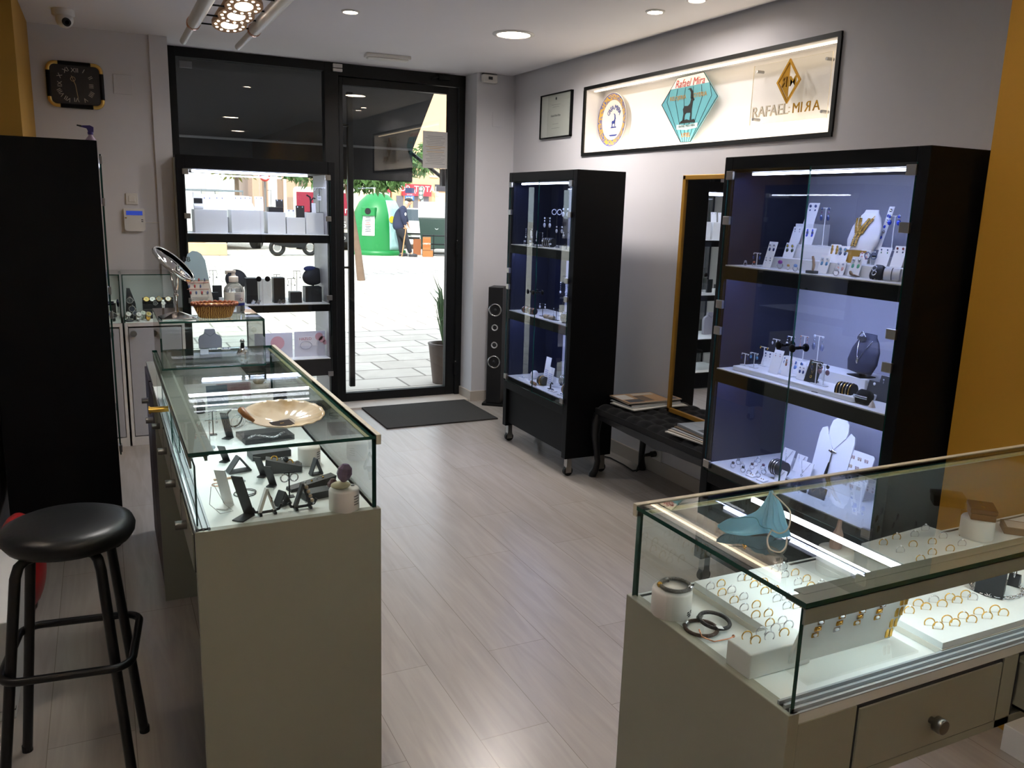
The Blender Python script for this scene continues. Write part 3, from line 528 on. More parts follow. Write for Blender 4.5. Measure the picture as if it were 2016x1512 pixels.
# ================================================================ COUNTERS
def counter(label, loc, rz, s, L, dep, ledx, drawers, group, pedestal, Lb=None):
    Lb = Lb or L
    t = thing('glass_top_counter', label, 'display counter', loc, rz, group)
    zb, zt, gt = .90, 1.083, .008
    def bx(mb, x0, x1, y0, y1, z0, z1, m=None): mb.bb(x0, x1, s*y0, s*y1, z0, z1, m)
    def gp(mb, x0, x1, y0, y1, z0, z1): mb.pane(x0, x1, s*y0, s*y1, z0, z1)
    f = MB(LAQ); bx(f, -.006, .016, 0, dep+.004, 0, zb+.002); f.build('end_panel', t, bev=.0015)
    f = MB(LAQ); bx(f, .016, Lb, dep-.018, dep+.004, 0 if s < 0 else drawers[1]-.014, zb-.018); f.build('front_panel', t)
    f = MB(LAQ); bx(f, Lb, Lb+.018, 0, dep+.004, 0, zb); f.build('end_panel', t)
    f = MB(WVEL); bx(f, .016, Lb, .002, dep, zb-.018, zb); f.build('display_deck', t)
    f = MB(LAQ); bx(f, .016, L, .016, dep-.018, drawers[1]-.014, drawers[1]); bx(f, .016, .05, .004, .3, drawers[1]-.014, zb-.018); f.build('drawer_box', t)
    for i, (a, b_) in enumerate(drawers[2]):
        op = drawers[3] == i
        f = MB(LAQ); o_ = -.11 if op else 0
        bx(f, a+.003, b_-.003, o_-.002, o_+.014, drawers[1]+.004, zb-.024)
        if op: bx(f, a+.012, a+.024, o_, .3, drawers[1]+.012, zb-.04); bx(f, b_-.024, b_-.012, o_, .3, drawers[1]+.012, zb-.04); bx(f, a+.012, b_-.012, o_, .3, drawers[1]+.012, drawers[1]+.018, BLACKF)
        d = f.build('drawer', t, bev=.001)
        if i in drawers[4]: f = MB(KNOB); xc = (a+b_)/2; zc = drawers[5]; f.lathe([(.006, 0), (.006, .012), (.0135, .011), (.0135, .024), (.012, .026)], 18, None, FR((xc, s*(o_-.002), zc), (1, 0, 0), (0, 0, 1), (0, -s, 0))) if s > 0 else f.cyl((xc, s*(o_-.002), zc), (xc, s*(o_-.028), zc), .011, None, 16); f.build('knob', d)
        f = MB(DGREY); bx(f, a, a+.003, .001, .012, drawers[1], zb-.02); bx(f, b_-.003, b_, .001, .012, drawers[1], zb-.02); bx(f, a, b_, .001, .012, zb-.024, zb-.02); f.build('shadow_gap', d)
    f = MB(LAQ); bx(f, .016, L, .013, .0155, drawers[1]-.014, zb-.018)
    if s > 0: bx(f, .016, .137, .0, .013, drawers[1]-.014, zb-.018); bx(f, .493, .532, .0, .013, drawers[1]-.014, zb-.018); bx(f, .137, L, .0, .013, drawers[1]-.014, drawers[1]+.001)
    f.build('face_frame', t)
    if pedestal: f = MB(LAQ); bx(f, L-.3, L, .0, dep-.02, 0, drawers[1]-.014); f.build('pedestal', t)
    # glass case
    f = MB(); gp(f, -.002, L, -.006, dep-.006, zt-gt, zt); f.build('glass_top', t)
    f = MB(); gp(f, .0, .0+gt, .004, dep-.006, zb, zt-gt); f.build('glass_end', t)
    f = MB(); gp(f, gt, L, dep-.014, dep-.006, zb, zt-gt); f.build('glass_front', t)
    f = MB(); gp(f, L-gt, L, .004, dep-.014, zb, zt-gt); f.build('glass_end', t)
    f = MB(M('rail_grey_paint', '8f9890', .4)); bx(f, .0, L, -.004, .036, zt-gt-.003, zt-gt-.0005); bx(f, .0, L, -.004, .0, zt-.035, zt-gt); bx(f, .03, L-.02, .03, .036, zt-.03, zt-gt); bx(f, .03, L-.02, .036, .05, zt-gt-.003, zt-gt-.0005); f.build('staff_side_rail', t)
    f = MB(M('case_led_tape', 'eef4f0', .4, emit=3)); bx(f, .03, L-.03, .04, .048, zt-gt-.006, zt-gt-.0032); f.build('led_tape', t)
    f = MB(M('track_grey', 'a4abb0', .35))
    for y in (.004, .016, .028): bx(f, .002, L, y, y+.004, zb, zb+.008)
    bx(f, .002, L, .0, .034, zb, zb+.002); f.build('track', t)
    f = MB(M('cream_trim', 'cfcab8', .5)); bx(f, -.002, L, dep-.006, dep+.006, zt-gt-.014, zt+.002); f.build('edge_trim', t, bev=.001)
    f = MB(M('dotted_tape', 'b9b98a', .5)); bx(f, .02, L-.02, dep-.024, dep-.015, zt-gt-.0035, zt-gt-.0005); f.build('dotted_tape', t)
    # cross bar with leds under the top
    f = MB(ACRYL); bx(f, ledx-.002, ledx+.002, .04, dep-.02, 1.035, zt-gt-.001); d = f.build('cross_bar', t)
    f = MB(LEDW); bx(f, ledx-.004, ledx+.004, .045, dep-.025, 1.064, 1.072); bx(f, ledx-.0015, ledx+.0015, .045, dep-.025, 1.034, 1.037); f.build('led_strip', d)  # upper strip is the LED; thin lower line glows as the bar's lit edge
    A = Mx.Translation(V(loc)) @ Mx.Rotation(rz, 4, 'Z')
    area('counter_led', A @ V((ledx, s*dep/2, 1.032)), .02, dep*.85, .17, (.80, .98, 1), (0, 0, rz))
    area('counter_led', A @ V((L/2, s*.044, zt-gt-.007)), L*.9, .012, .31*L, (.80, .98, 1), (math.radians(s*16), 0, rz))
    return t
GK = 'white counters with glass cases on top'
counter('long white counter with a glass case facing the bar stool', (.145, 1.842, 0), PI/2, -1, 1.348, .417, .633, (0, .785, ((.05, .36), (.38, .69), (.71, 1.02), (1.04, 1.33)), -1, (0, 1, 2, 3), .845), GK, False, 1.59)
counter('white counter with a glass case full of ring trays', (.869, .796, 0), 0, 1, 1.62, .423, .262, (0, .76, ((.14, .49), (.535, .885), (.93, 1.28)), 1, (0, 1, 2), .812), GK, False)
f = MB(LAQW); f.bb(2.44, 2.535, 1.235, 1.395, 0, .09); tag(f.build('small_white_box', bev=.002), 'small white box on the floor below the open drawer of the ring counter', 'box')
# sliding glass doors on the staff side of the long counter, with a lock
t = MB(); t.pane(.150, .154, 1.86, 2.55, .9085, 1.047, SGLASS); t.pane(.162, .166, 2.45, 3.17, .9085, 1.047, SGLASS); tag(t.build('sliding_glass_door'), 'sliding glass panels closing the staff side of the long counter', 'glass door')
t = MB(GOLD); t.cyl((.15, 2.62, 1.0), (.10, 2.62, 1.0), .009); t.cyl((.10, 2.62, 1.0), (.095, 2.62, 1.0), .012); tag(t.build('showcase_lock'), 'small brass showcase lock on the long counter sliding glass', 'lock')
# drawer unit behind the long counter
t = thing('drawer_unit', 'white drawer unit with dark side standing behind the long counter', 'drawer unit', (.153, 3.462, 0))
WN = M('dark_wine_laminate', '3a2a2c', .5)
f = MB(LAQ); f.bb(.004, .40, 0, .8, .03, .85); f.build('body', t, bev=.002)
f = MB(FRAME); f.bb(.012, .39, .012, .79, 0, .03); f.build('plinth', t)
for i, y in enumerate((.06, .43)):
    f = MB(WN); f.bb(-.006, .004, y-.05, y+.3, .04, .84); d = f.build('drawer_front', t)
    f = MB(STEEL); f.cyl((-.006, y+.1, .72), (-.034, y+.1, .72), .013); f.build('knob', d)
# ---------------------------------------------------------------- glass box on the counter
t = thing('small_glass_showcase', 'frameless glass showcase standing on the far end of the long counter', 'glass showcase', (.147, 2.79, 1.0835))
Wd, Dp, Hh = .32, .36, .155
for nm, a in (('glass_top', (0, Wd, 0, Dp, Hh-.006, Hh)), ('glass_front', (0, Wd, 0, .006, .006, Hh-.006)), ('glass_back', (0, Wd, Dp-.006, Dp, .006, Hh-.006)), ('glass_side', (0, .006, .006, Dp-.006, .006, Hh-.006)), ('glass_side', (Wd-.006, Wd, .006, Dp-.006, .006, Hh-.006)), ('glass_base', (0, Wd, 0, Dp, 0, .006))):
    f = MB(); f.pane(*a); f.build(nm, t)
# ---------------------------------------------------------------- low white cabinets with watch cases
def watch_cabinet(label, x0, x1, knob):
    t = thing('watch_cabinet', label, 'cabinet', (x0, 5.85, 0), 0, 'white cabinets with glass watch cases'); W = x1-x0
    f = MB(LAQW); f.bb(0, .018, 0, .39, 0, .82); f.bb(W-.018, W, 0, .39, 0, .82); f.bb(.018, W-.018, 0, .39, .795, .82); f.bb(.018, W-.018, .37, .39, .06, .795); f.bb(.018, W-.018, 0, .39, .0, .06); f.build('carcass', t, bev=.001)
    f = MB(M('pale_door_panel', 'b9bdc4', .35)); f.bb(.022, W-.022, .0, .016, .066, .785); d = f.build('door', t, bev=.001)
    f = MB(STEEL); f.cyl((knob, 0, .75), (knob, -.02, .75), .019, None, 18); f.build('knob', d)
    for nm, a in (('glass_top', (0, W, 0, .39, 1.125, 1.131)), ('glass_front', (.0, W, 0, .006, .82, 1.125)), ('glass_side', (0, .006, .006, .384, .82, 1.125)), ('glass_side', (W-.006, W, .006, .384, .82, 1.125)), ('glass_back', (0, W, .384, .39, .82, 1.125))):
        f = MB(); f.pane(*a); f.build(nm, t)
watch_cabinet('low white cabinet with a watch case beside the black display cabinet', -.31, .09, .33)
watch_cabinet('low white cabinet with a watch case next to the shop window', .103, .463, .05)
area('watch_case_led', (.28, 5.95, 1.12), .3, .02, .25, (.9, 1, .95)); area('watch_case_led', (-.1, 5.95, 1.12), .3, .02, .15, (.9, 1, .95))
# ================================================================ FURNITURE
# bar stool
cx, cy_ = -.125, 2.378
t = thing('bar_stool', 'black padded round bar stool with four tubular legs', 'stool', (cx, cy_, 0))
LE = M('black_leatherette', '0e0f10', .38, nz=.1, sc=60, bump=.05, spec=.5)
f = MB(LE); f.lathe([(0, .715), (.13, .715), (.15, .72), (.16, .735), (.162, .75), (.156, .765), (.13, .776), (.07, .781), (0, .782)], 40); f.build('seat', t)
BT = M('black_tube', '0a0a0b', .35, nz=.05)
LG = [(-.167, .199), (.15, .163), (.114, -.154), (-.203, -.118)]
for x, y in LG:
    f = MB(BT); a = V((x, y, 0)); b_ = V((x*.62, y*.62, .66)); c = V((x*.5, y*.5, .70)); d = V((x*.1, y*.1, .706)); f.tube([a, a.lerp(b_, .5), b_, b_.lerp(c, .55)+V((x*.02, y*.02, .006)), c, d], .0135, 10); l = f.build('leg', t)
    f = MB(RUBBER); f.cyl(a, a+V((0, 0, .02)), .0145); f.build('foot_cap', l)
f = MB(BT); q = []
R2, cr = .155, .05
for k, (sx, sy) in enumerate(((1, 1), (-1, 1), (-1, -1), (1, -1))):
    for i in range(7): a = k*PI/2+i*PI/12; q.append(Mx.Rotation(math.radians(-6.5), 3, 'Z') @ V((sx*(R2-cr)+cr*math.cos(a)-.012, sy*(R2-cr)+cr*math.sin(a)+.01, .405)))
f.tube(q, .011, 10, True); f.build('footrest', t)
# tufted bench
t = thing('tufted_bench', 'black tufted velvet bench with carved apron and curved legs', 'bench', (2.66, 2.965, 0))
BL, BW = 1.255, .37
def seatf(u, v):
    x, y = u*BW, v*BL; du = (u*3.0+.5) % 1-.5
    tx, ty = x/.092, y/.105; z = .435 + .022*abs(math.sin(PI*tx)*math.sin(PI*ty))**.5 + .008
    e = min(u, 1-u)*BW; e2 = min(v, 1-v)*BL; z -= .022*math.exp(-e/.012)+.022*math.exp(-e2/.012)
    return (x, y, z)
VEL = M('black_velvet', '08080b', .85, nz=.3, sc=120, sheen=.15, spec=.2)
f = MB(VEL); f.grid(seatf, 34, 90); f.bb(0, BW, 0, BL, .395, .436); f.build('cushion', t)
CW_ = M('black_carved_wood', '101013', .4, nz=.1)
def apron(Lx):
    top = [(0, .40), (Lx, .40)]; bot = []
    for i in range(41):
        u = i/40; a = abs(u-.5)*2; z = .365+.012*math.cos(u*2*PI*2) - .03*math.exp(-((u-.5)/.09)**2) + .012*math.exp(-((a-.55)/.2)**2) - .03*max(0, (a-.86)/.14)**2
        bot.append((u*Lx, z))
    return [(p[0], p[1]) for p in bot] + [(Lx, .402), (0, .402)]
for X_, nm in ((-.004, 'apron'), (BW-.018, 'apron')):
    f = MB(CW_); f.prism(apron(BL), .022, None, FR((X_, 0, 0), (0, 1, 0), (0, 0, 1), (1, 0, 0))); f.build(nm, t, bev=.003)
for Y_ in (0, BL-.022):
    f = MB(CW_); f.prism(apron(BW), .022, None, FR((0, Y_+.022, 0), (1, 0, 0), (0, 0, 1), (0, -1, 0))); f.build('apron', t, bev=.003)
for sx, x in ((-1, .015), (1, BW-.015)):
    for sy, y in ((-1, .02), (1, BL-.02)):
        f = MB(CW_); pr = [(0, .40, .03), (.012, .34, .033), (.014, .27, .027), (.004, .18, .021), (-.006, .10, .019), (.002, .05, .022), (.016, .012, .026), (.016, 0, .024)]
        f.tube([(x+sx*o_, y+sy*o_*.7, z) for o_, z, r in pr], [r for o_, z, r in pr], 10); f.build('leg', t)
# magazines
CV = [paint('c9a27a'), paint('e6e2da'), paint('4a4e55'), paint('b9bfc6'), paint('d7cdbd'), paint('7d6a58'), paint('a8b2bd')]
def magazine(c, w, h, th, rz, cov, label, group, art=None):
    t = thing('magazine', label, 'magazine', c, rz, group)
    f = MB(M('paper_edge', 'd8d4cc', .8)); f.bb(-w/2, w/2, -h/2, h/2, .0006, th-.0006); f.build('pages', t)
    f = MB(cov); f.bb(-w/2, w/2, -h/2, h/2, 0, .0006); f.bb(-w/2, w/2, -h/2, h/2, th-.0006, th); f.bb(-w/2, -w/2+.0006, -h/2, h/2, 0, th)
    if art:
        for x, y, a, b_, m in art: f.bb(x*w, (x+a)*w, y*h, (y+b_)*h, th, th+.0004, m)
    f.build('cover', t)
z = .468; cm = (PZ(1232, 779, .48)); cx0 = V((2.915, 4.105, 0))
LB = ['bottom magazine of the fanned pile nearest the far cabinet', 'second magazine up in the pile nearest the far cabinet', 'thick middle magazine in the pile nearest the far cabinet', 'grey edged magazine just under the top one near the far cabinet', 'top magazine with a tan picture in the pile nearest the far cabinet']
for i, (dx, dy, th, r, lb) in enumerate(((-.02, -.03, .006, .12, LB[0]), (.0, .0, .006, .03, LB[1]), (.01, .01, .009, .0, LB[2]), (.005, .02, .007, -.06, LB[3]), (.0, .012, .006, -.03, LB[4]))):
    magazine((cx0.x+dx, cx0.y+dy, z), .30, .225, th, r, CV[(1, 3, 2, 4, 0)[i]], lb, 'magazines in the pile on the bench end', [(-.48, -.1, .3, .5, CV[1]), (-.45, -.45, .35, .3, CV[2]), (-.1, -.4, .25, .6, CV[5]), (.2, -.45, .25, .5, CV[0]), (-.05, .25, .5, .2, CV[4])] if i == 4 else None); z += th+.0005
z = .468; cx0 = V((2.805, 3.36, 0))
LB = ['bottom magazine of the pile by the near display cabinet', 'second magazine up in the pile by the near display cabinet', 'third magazine up in the pile by the near display cabinet', 'fourth magazine up in the pile by the near display cabinet', 'bluish grey top magazine in the pile by the near display cabinet']
for i, lb in enumerate(LB):
    th = (.006, .007, .006, .007, .014)[i]; magazine((cx0.x+.012*i-.02, cx0.y-.006*i, z), .23, .31, th, .12-.05*i, CV[(1, 4, 3, 5, 6)[i]], lb, 'magazines in the pile by the near cabinet', [(-.4, -.3, .5, .3, CV[2]), (-.2, .1, .5, .3, CV[3])] if i == 4 else None); z += th+.0005
# wall mirror with gold frame
t = thing('framed_mirror', 'tall mirror in a narrow gold frame standing on the tufted bench', 'mirror', (2.975, 3.497, 1.148))
hy, hz = .39, .678
f = MB(MIRROR); f.bb(-.02, -.014, -hy+.02, hy-.02, -hz+.02, hz-.02); f.build('mirror_glass', t)
GF = M('gilt_wood', 'b0822f', .4, .3, nz=.12, sc=12); f = MB(GF)
for a in ((-hy, hy, hz-.026, hz), (-hy, hy, -hz, -hz+.026), (-hy, -hy+.026, -hz, hz), (hy-.026, hy, -hz, hz)): f.bb(-.03, -.002, *a)
f.build('frame', t, bev=.003)
# socket and plug
p = PX(1281, 900, XR-.004)
t = thing('wall_socket', 'white double wall socket low on the wall under the bench', 'socket', (XR, 4.12, .125))
f = MB(PLAST); f.bb(-.010, 0, -.045, .045, -.045, .05); f.build('plate', t, bev=.003); f = MB(PLAST); f.lathe([(.022, 0), (.022, .004), (.018, .004), (.018, .001)], 18, None, FXN((-.010, .0, .0)), cap=False); f.build('outlet', t)
t = thing('power_plug', 'black power plug with looping cable pushed into the wall socket', 'plug', (XR-.014, 4.13, .125))
f = MB(RUBBER); f.cyl((0, 0, 0), (-.03, 0, 0), .019); f.cyl((-.03, 0, 0), (-.07, .01, -.005), .013, .009); f.build('plug_body', t)
f = MB(RUBBER); f.tube([(-.07, .01, -.005), (-.10, .02, -.05), (-.11, .03, -.10), (-.10, .05, -.12), (-.085, .04, -.105), (-.095, .02, -.1), (-.12, .06, -.117), (-.10, .2, -.119), (-.10, .36, -.119), (-.17, .46, -.119), (-.2, .5, -.08), (-.2, .55, -.02)], .0045, 8); f.build('cable', t)
# tower speaker
t = thing('tower_speaker', 'slim black tower speaker with four drivers beside the door pilaster', 'loudspeaker', (2.905, 6.19, 0), math.radians(-38))
f = MB(FRAME); f.bb(-.09, .09, -.11, .11, 0, .02); f.build('base_plate', t, bev=.003)
f = MB(M('speaker_black', '141416', .4)); f.bb(-.06, .06, -.085, .085, .02, .985); f.build('cabinet', t, bev=.004)
for z, r in ((.80, .044), (.655, .022), (.51, .022), (.37, .044)):
    f = MB(SILVER if r > .03 else M('tweeter_grey', 'b6b6b8', .35)); A = FYN((0, -.0855, z)); f.lathe([(r*1.22, 0), (r*1.2, .006), (r, .007), (r*.97, .002)], 28, None, A, cap=False)
    f.lathe([(r*.97, .002), (r*.5, -.004), (0, .0)], 24, RUBBER if r > .03 else M('tweeter_grey', 'b6b6b8', .35), A, cap=False)
    f.sph((0, 0, .001), (r*.3, r*.3, r*.15), 12, DGREY, A); f.build('driver' if r > .03 else 'tweeter', t)
# door mat
f = MB(M('mat_fibre', '34322f', 1, nz=.5, sc=160, bump=.6)); f.bb(1.80, 2.70, 5.69, 6.37, 0, .012); tag(f.build('door_mat', bev=.003), 'dark grey rectangular door mat inside the entrance', 'mat')
# white box and red bag behind the stool
t = thing('low_white_box', 'low white box unit at the picture edge behind the bar stool', 'box', (-.52, 2.77, 0))
f = MB(LAQW); f.bb(0, .185, 0, .63, 0, .33); f.build('body', t, bev=.003); f = MB(DGREY); f.bb(.184, .187, .02, .2, .2, .205); f.bb(.1, .186, .0, .02, .03, .034); f.build('groove', t)
t = thing('red_bag', 'round red bag leaning behind the low white box', 'bag', (-.36, 3.57, 0))
f = MB(M('red_leather', 'b31f24', .4, nz=.06)); f.sph((0, 0, .2), (.085, .13, .2), 28); f.build('body', t); f = MB(GOLD); f.cyl((.07, -.08, .27), (.085, -.09, .25), .008); f.build('clasp', t)
# framed certificate
yc, zc = (5.842+5.395)/2, 2.295
t = thing('framed_certificate', 'framed certificate in a thin black frame on the white wall', 'picture frame', (XR, 5.62, 2.292))
f = MB(BLACK); hy, hz = .232, .158
for a in ((-hy, hy, hz-.008, hz), (-hy, hy, -hz, -hz+.008), (-hy, -hy+.008, -hz, hz), (hy-.008, hy, -hz, hz)): f.bb(-.022, 0, *a)
f.build('frame', t)
f = MB(M('certificate_paper', 'd9d6d0', .7)); f.bb(-.012, -.003, -hy+.008, hy-.008, -hz+.008, hz-.008)
for wd, z in ((.13, .075), (.1, .06), (.09, -.06), (.12, -.09)): f.bb(-.0126, -.012, -wd/2, wd/2, z, z+.003, paint('a9a6a2'))
f.text('Rafael Mira Mira', .022, DGREY, FXN((-.0121, 0, 0)), .0005); f.lathe([(0, 0), (.011, 0)], 10, paint('55555a'), FXN((-.0125, 0, .12))); f.build('paper', t)
f = MB(); f.pane(-.016, -.014, -hy+.008, hy-.008, -hz+.008, hz-.008); f.build('glass', t)
# ================================================================ WALL AND CEILING FITTINGS
# clock
t = thing('wall_clock', 'black wall clock with rounded gold corners and Roman numerals', 'clock', (-.08, 6.25, 2.298))
hw, hh = .150, .128
f = MB(M('clock_face', '2b2826', .25)); f.bb(-hw+.004, hw-.004, -.022, -.002, -hh+.004, hh-.004); NUM = ('XII', 'I', 'II', 'III', 'IIII', 'V', 'VI', 'VII', 'VIII', 'IX', 'X', 'XI')
NM = paint('c4beb2')
for i, n in enumerate(NUM):
    a = -i*PI/6; s = 1/max(abs(math.sin(a)), abs(math.cos(a))); s = min(s, 1.13)
    f.text(n, .037, NM, FYN((0, -.0225, 0)) @ Mx.Rotation(a, 4, 'Z') @ TR((0, .088*s, 0)), .0006)
fc = f.build('face', t)
for nm, L_, ang, w_ in (('hour_hand', .06, .35, .0022), ('minute_hand', .085, PI+.12, .002)):
    f = MB(M('hand_gold', 'cfb98a', .3, .6)); A = FYN((0, -.024, 0)) @ Mx.Rotation(ang, 4, 'Z'); f.prism([(-w_, 0), (w_, 0), (w_*.6, L_), (-w_*.6, L_)], .001, None, A)
    if nm == 'hour_hand': f.tor(.013, .0018, 18, 5, None, A @ TR((0, .038, 0)))
    f.build(nm, t)
for a in range(4):
    f = MB(BLACK); k = a*PI/2; A = FYN((0, -.014, 0)) @ Mx.Rotation(k, 4, 'Z'); L_ = (hw if a % 2 == 0 else hh)*.62; o_ = (hh if a % 2 == 0 else hw)
    f.tube([(-L_, o_, 0), (L_, o_, 0)], .014, 14, False, None, A); f.build('frame_bar', t)
for sx in (-1, 1):
    for sy in (-1, 1):
        f = MB(M('clock_gold', 'ecc36a', .22, .55)); r_ = .04; cx_, cz_ = sx*(hw-r_), sy*(hh-r_)
        q = [(sx*hw*.6, -.014, sy*hh)] + [(cx_+sx*r_*math.sin(b), -.014, cz_+sy*r_*math.cos(b)) for b in [i*PI/16 for i in range(9)]] + [(sx*hw, -.014, sy*hh*.6)]
        f.tube(q, .0125, 12); f.build('gold_corner', t)
# security camera
t = thing('dome_camera', 'white dome security camera on the ceiling above the clock', 'camera', (-.11, 5.72, 2.65))
f = MB(PLAST); f.lathe([(.06, 0), (.06, -.03), (.05, -.038)], 24); f.build('mount', t)
f = MB(PLAST); f.sph((.005, -.01, -.055), .047, 20); f.build('body', t)
f = MB(RUBBER); f.cyl((.012, -.045, -.07), (.018, -.062, -.078), .022, None, 18); f.cyl((.018, -.062, -.078), (.0185, -.063, -.0785), .012, None, 12, GLASS and M('lens_black', '05060a', .05)); f.build('lens', t)
t = thing('alarm_keypad', 'white alarm keypad with a blue screen on the wall', 'keypad', (.2145, 6.25, 1.462))
f = MB(PLAST); f.prism([(-.064, .076), (.064, .076), (.064, -.06), (.05, -.074), (-.05, -.074), (-.064, -.06)], .022, None, FYN((0, 0, 0))); f.build('housing', t, bev=.004)
f = MB(M('lcd_blue', '2f3f8f', .2, emit=.35, ecol='2f47b0')); f.bb(-.05, .05, -.0235, -.021, .032, .06); f.build('screen', t)
f = MB(GOLD); f.bb(-.058, -.048, -.025, -.021, .01, .018); f.build('indicator', t)
f = MB(DGREY)
for z in (.0, -.012): f.bb(.04, .052, -.0235, -.021, z, z+.005)
f.build('button', t)
t = thing('light_switch', 'white square light switch just above the alarm keypad', 'switch', (.2055, 6.25, 1.601))
f = MB(PLAST); f.bb(-.037, .037, -.009, 0, -.037, .037); f.build('plate', t, bev=.003); f = MB(PLAST); f.bb(-.02, .02, -.014, -.009, -.02, .02); f.build('rocker', t, bev=.002)
f = MB(PLAST); f.bb(.279, .365, 6.243, 6.25, 1.444, 1.45); tag(f.build('cable_trunking'), 'thin white cable trunking running from the keypad to the shopfront', 'cable trunking')
for (x0, x1, y, z0, z1, lb) in ((.139, .252, 6.25, 2.267, 2.389, 'flat white junction cover on the wall beside the clock'), (2.885, 2.98, 6.337, 2.25, 2.365, 'flat white junction cover on the pilaster under the motion sensor')):
    f = MB(WHITE); f.bb(x0, x1, y-.004, y, z0, z1); tag(f.build('junction_cover', bev=.0015), lb, 'wall plate')
t = thing('motion_sensor', 'white motion sensor at the top of the pilaster by the door', 'sensor', (2.84, 6.337, 2.612))
f = MB(PLAST); f.bb(-.065, .065, -.045, 0, -.035, .028); f.build('housing', t, bev=.012, seg=3); f = MB(DGREY); f.bb(-.018, .018, -.0475, -.044, -.012, .01); f.build('window', t, bev=.003); f = MB(FRAME); f.bb(-.062, .062, -.03, 0, .029, .033); f.build('bracket', t)
t = MB(PLAST); t.bb(1.655, 1.725, 6.545, 6.569, 2.585, 2.606); t.bb(1.655, 1.725, 6.545, 6.569, 2.612, 2.64); tag(t.build('door_contact', bev=.002), 'small white door contact at the top of the door frame', 'sensor')
f = MB(M('notice_paper', 'd8d5d2', .8)); f.bb(2.392, 2.605, 6.601, 6.6025, 1.915, 2.205)
for i in range(17):
    wd = (.13, .17, .1, .16, .15)[i % 5]; f.bb(2.4985-wd/2, 2.4985+wd/2, 6.5995, 6.601, 2.165-i*.0135, 2.168-i*.0135, paint('c79a4a') if i in (6, 7, 9) else paint('9d9b9b'))
tag(f.build('paper_notice'), 'printed paper notice taped to the inside of the door glass', 'notice')
# spray bottle on the cabinet
p = PY(178, 262, 4.55)
t = thing('spray_bottle', 'purple spray bottle head showing above the black cabinet', 'spray bottle', (p.x, 4.55, 1.8465)); t.scale = (.74, .74, .74)
PU = M('purple_plastic', '43307e', .4)
f = MB(M('clear_pink_plastic', 'b9a0b4', .3)); f.lathe([(.03, 0), (.03, .04), (.014, .06), (.012, .07)], 18); f.build('bottle', t)
f = MB(PU); f.lathe([(.016, .068), (.017, .085)], 14); f.prism([(.018, .083), (.02, .115), (-.0, .125), (-.045, .122), (-.05, .112), (-.02, .105), (-.012, .083)], .018, None, FYN((0, .009, 0))); f.build('spray_head', t, bev=.003)
f = MB(DGREY); f.cyl((-.048, 0, .117), (-.075, 0, .122), .006, .0045); f.build('nozzle', t)
# ================================================================ LIT NICHE
XB = 3.22
area('niche_led', (XB-.07, (NY0+NY1)/2, NZ1-.006), .09, NY1-NY0-.06, .55, (1, .82, .55), (0, math.radians(-10), 0))
area('niche_led', (XB-.07, (NY0+NY1)/2, NZ0+.006), .09, NY1-NY0-.06, 2.5, (1, .85, .62), (0, math.radians(180+18), 0))
f = MB(LEDY); f.bb(XB-.09, XB-.075, NY0+.02, NY1-.02, NZ1-.008, NZ1-.001); f.bb(XB-.09, XB-.075, NY0+.02, NY1-.02, NZ0+.001, NZ0+.006); tag(f.build('niche_led_strip'), 'warm LED strips along the top and bottom of the wall niche', 'led strip')
X1 = 3.185
a = PX(1175, 235, X1); b_ = PX(1240, 235, X1); cc = (a+b_)/2; zt, zb_ = PX(1207, 183, X1).z, PX(1207, 289, X1).z
R0 = (zt-zb_)/2; cc.z = max((zt+zb_)/2, NZ0+R0+.003)
t = thing('ceramic_plate', 'round painted ceramic plate with gold rim standing in the lit niche', 'plate', (X1+.01, cc.y, cc.z))
A = FXN((0, 0, 0)); BLU = paint('31408f'); f = MB(M('ceramic_white', 'ebe6da', .15))
f.lathe([(0, .0), (R0*.6, .0), (R0*.72, .012), (R0*.97, .02), (R0, .018), (R0*.7, -.004), (0, -.006)], 40, None, A); f.build('dish', t)
f = MB(M2('rim_gold_pattern', 'c9a23c', '5560a0', 90, .3, .5, .56)); f.lathe([(R0*.74, .0135), (R0*.955, .0205)], 40, None, A, cap=False); f.lathe([(R0*.955, .0206), (R0*.985, .0206)], 40, BLU, A, cap=False); f.build('painted_rim', t)
IBEX = [(-.5, -.5), (-.42, -.1), (-.5, .15), (-.38, .32), (-.05, .3), (.12, .42), (.2, .7), (.38, .72), (.5, .58), (.36, .52), (.33, .3), (.3, .1), (.33, -.5), (.24, -.5), (.2, -.08), (-.16, -.06), (-.28, -.16), (-.36, -.5)]
def ibex(f, A, s, m):
    f.prism([(x*s, y*s) for x, y in IBEX], .0012, m, A)
    for o_ in (0, .08): f.tube([((.22+o_)*s, .68*s, .0006), ((.2+o_)*s, 1.0*s, .0006), ((.02+o_)*s, 1.22*s, .0006), ((-.14+o_)*s, 1.2*s, .0006)], [.06*s, .05*s, .035*s, .015*s], 6, False, m, A)
    f.prism([(-.75*s, -.62*s), (.7*s, -.62*s), (.55*s, -.45*s), (.2*s, -.5*s), (-.1*s, -.42*s), (-.6*s, -.48*s)], .0012, m, A)
f = MB(BLU); ibex(f, FXN((-.0015, .0, -.02)), .05, BLU)
for i, ch in enumerate('CASA MIRA'):
    a = (i-4)*.24; f.text(ch, .045, BLU, FXN((-.0015, 0, 0)) @ Mx.Rotation(-a, 4, 'Z') @ TR((0, R0*.46, 0)), .001)
f.prism([(-.06, -.085), (.06, -.085), (.05, -.075), (-.05, -.075)], .001, None, FXN((-.0015, 0, -.02))); f.build('painted_emblem', t)
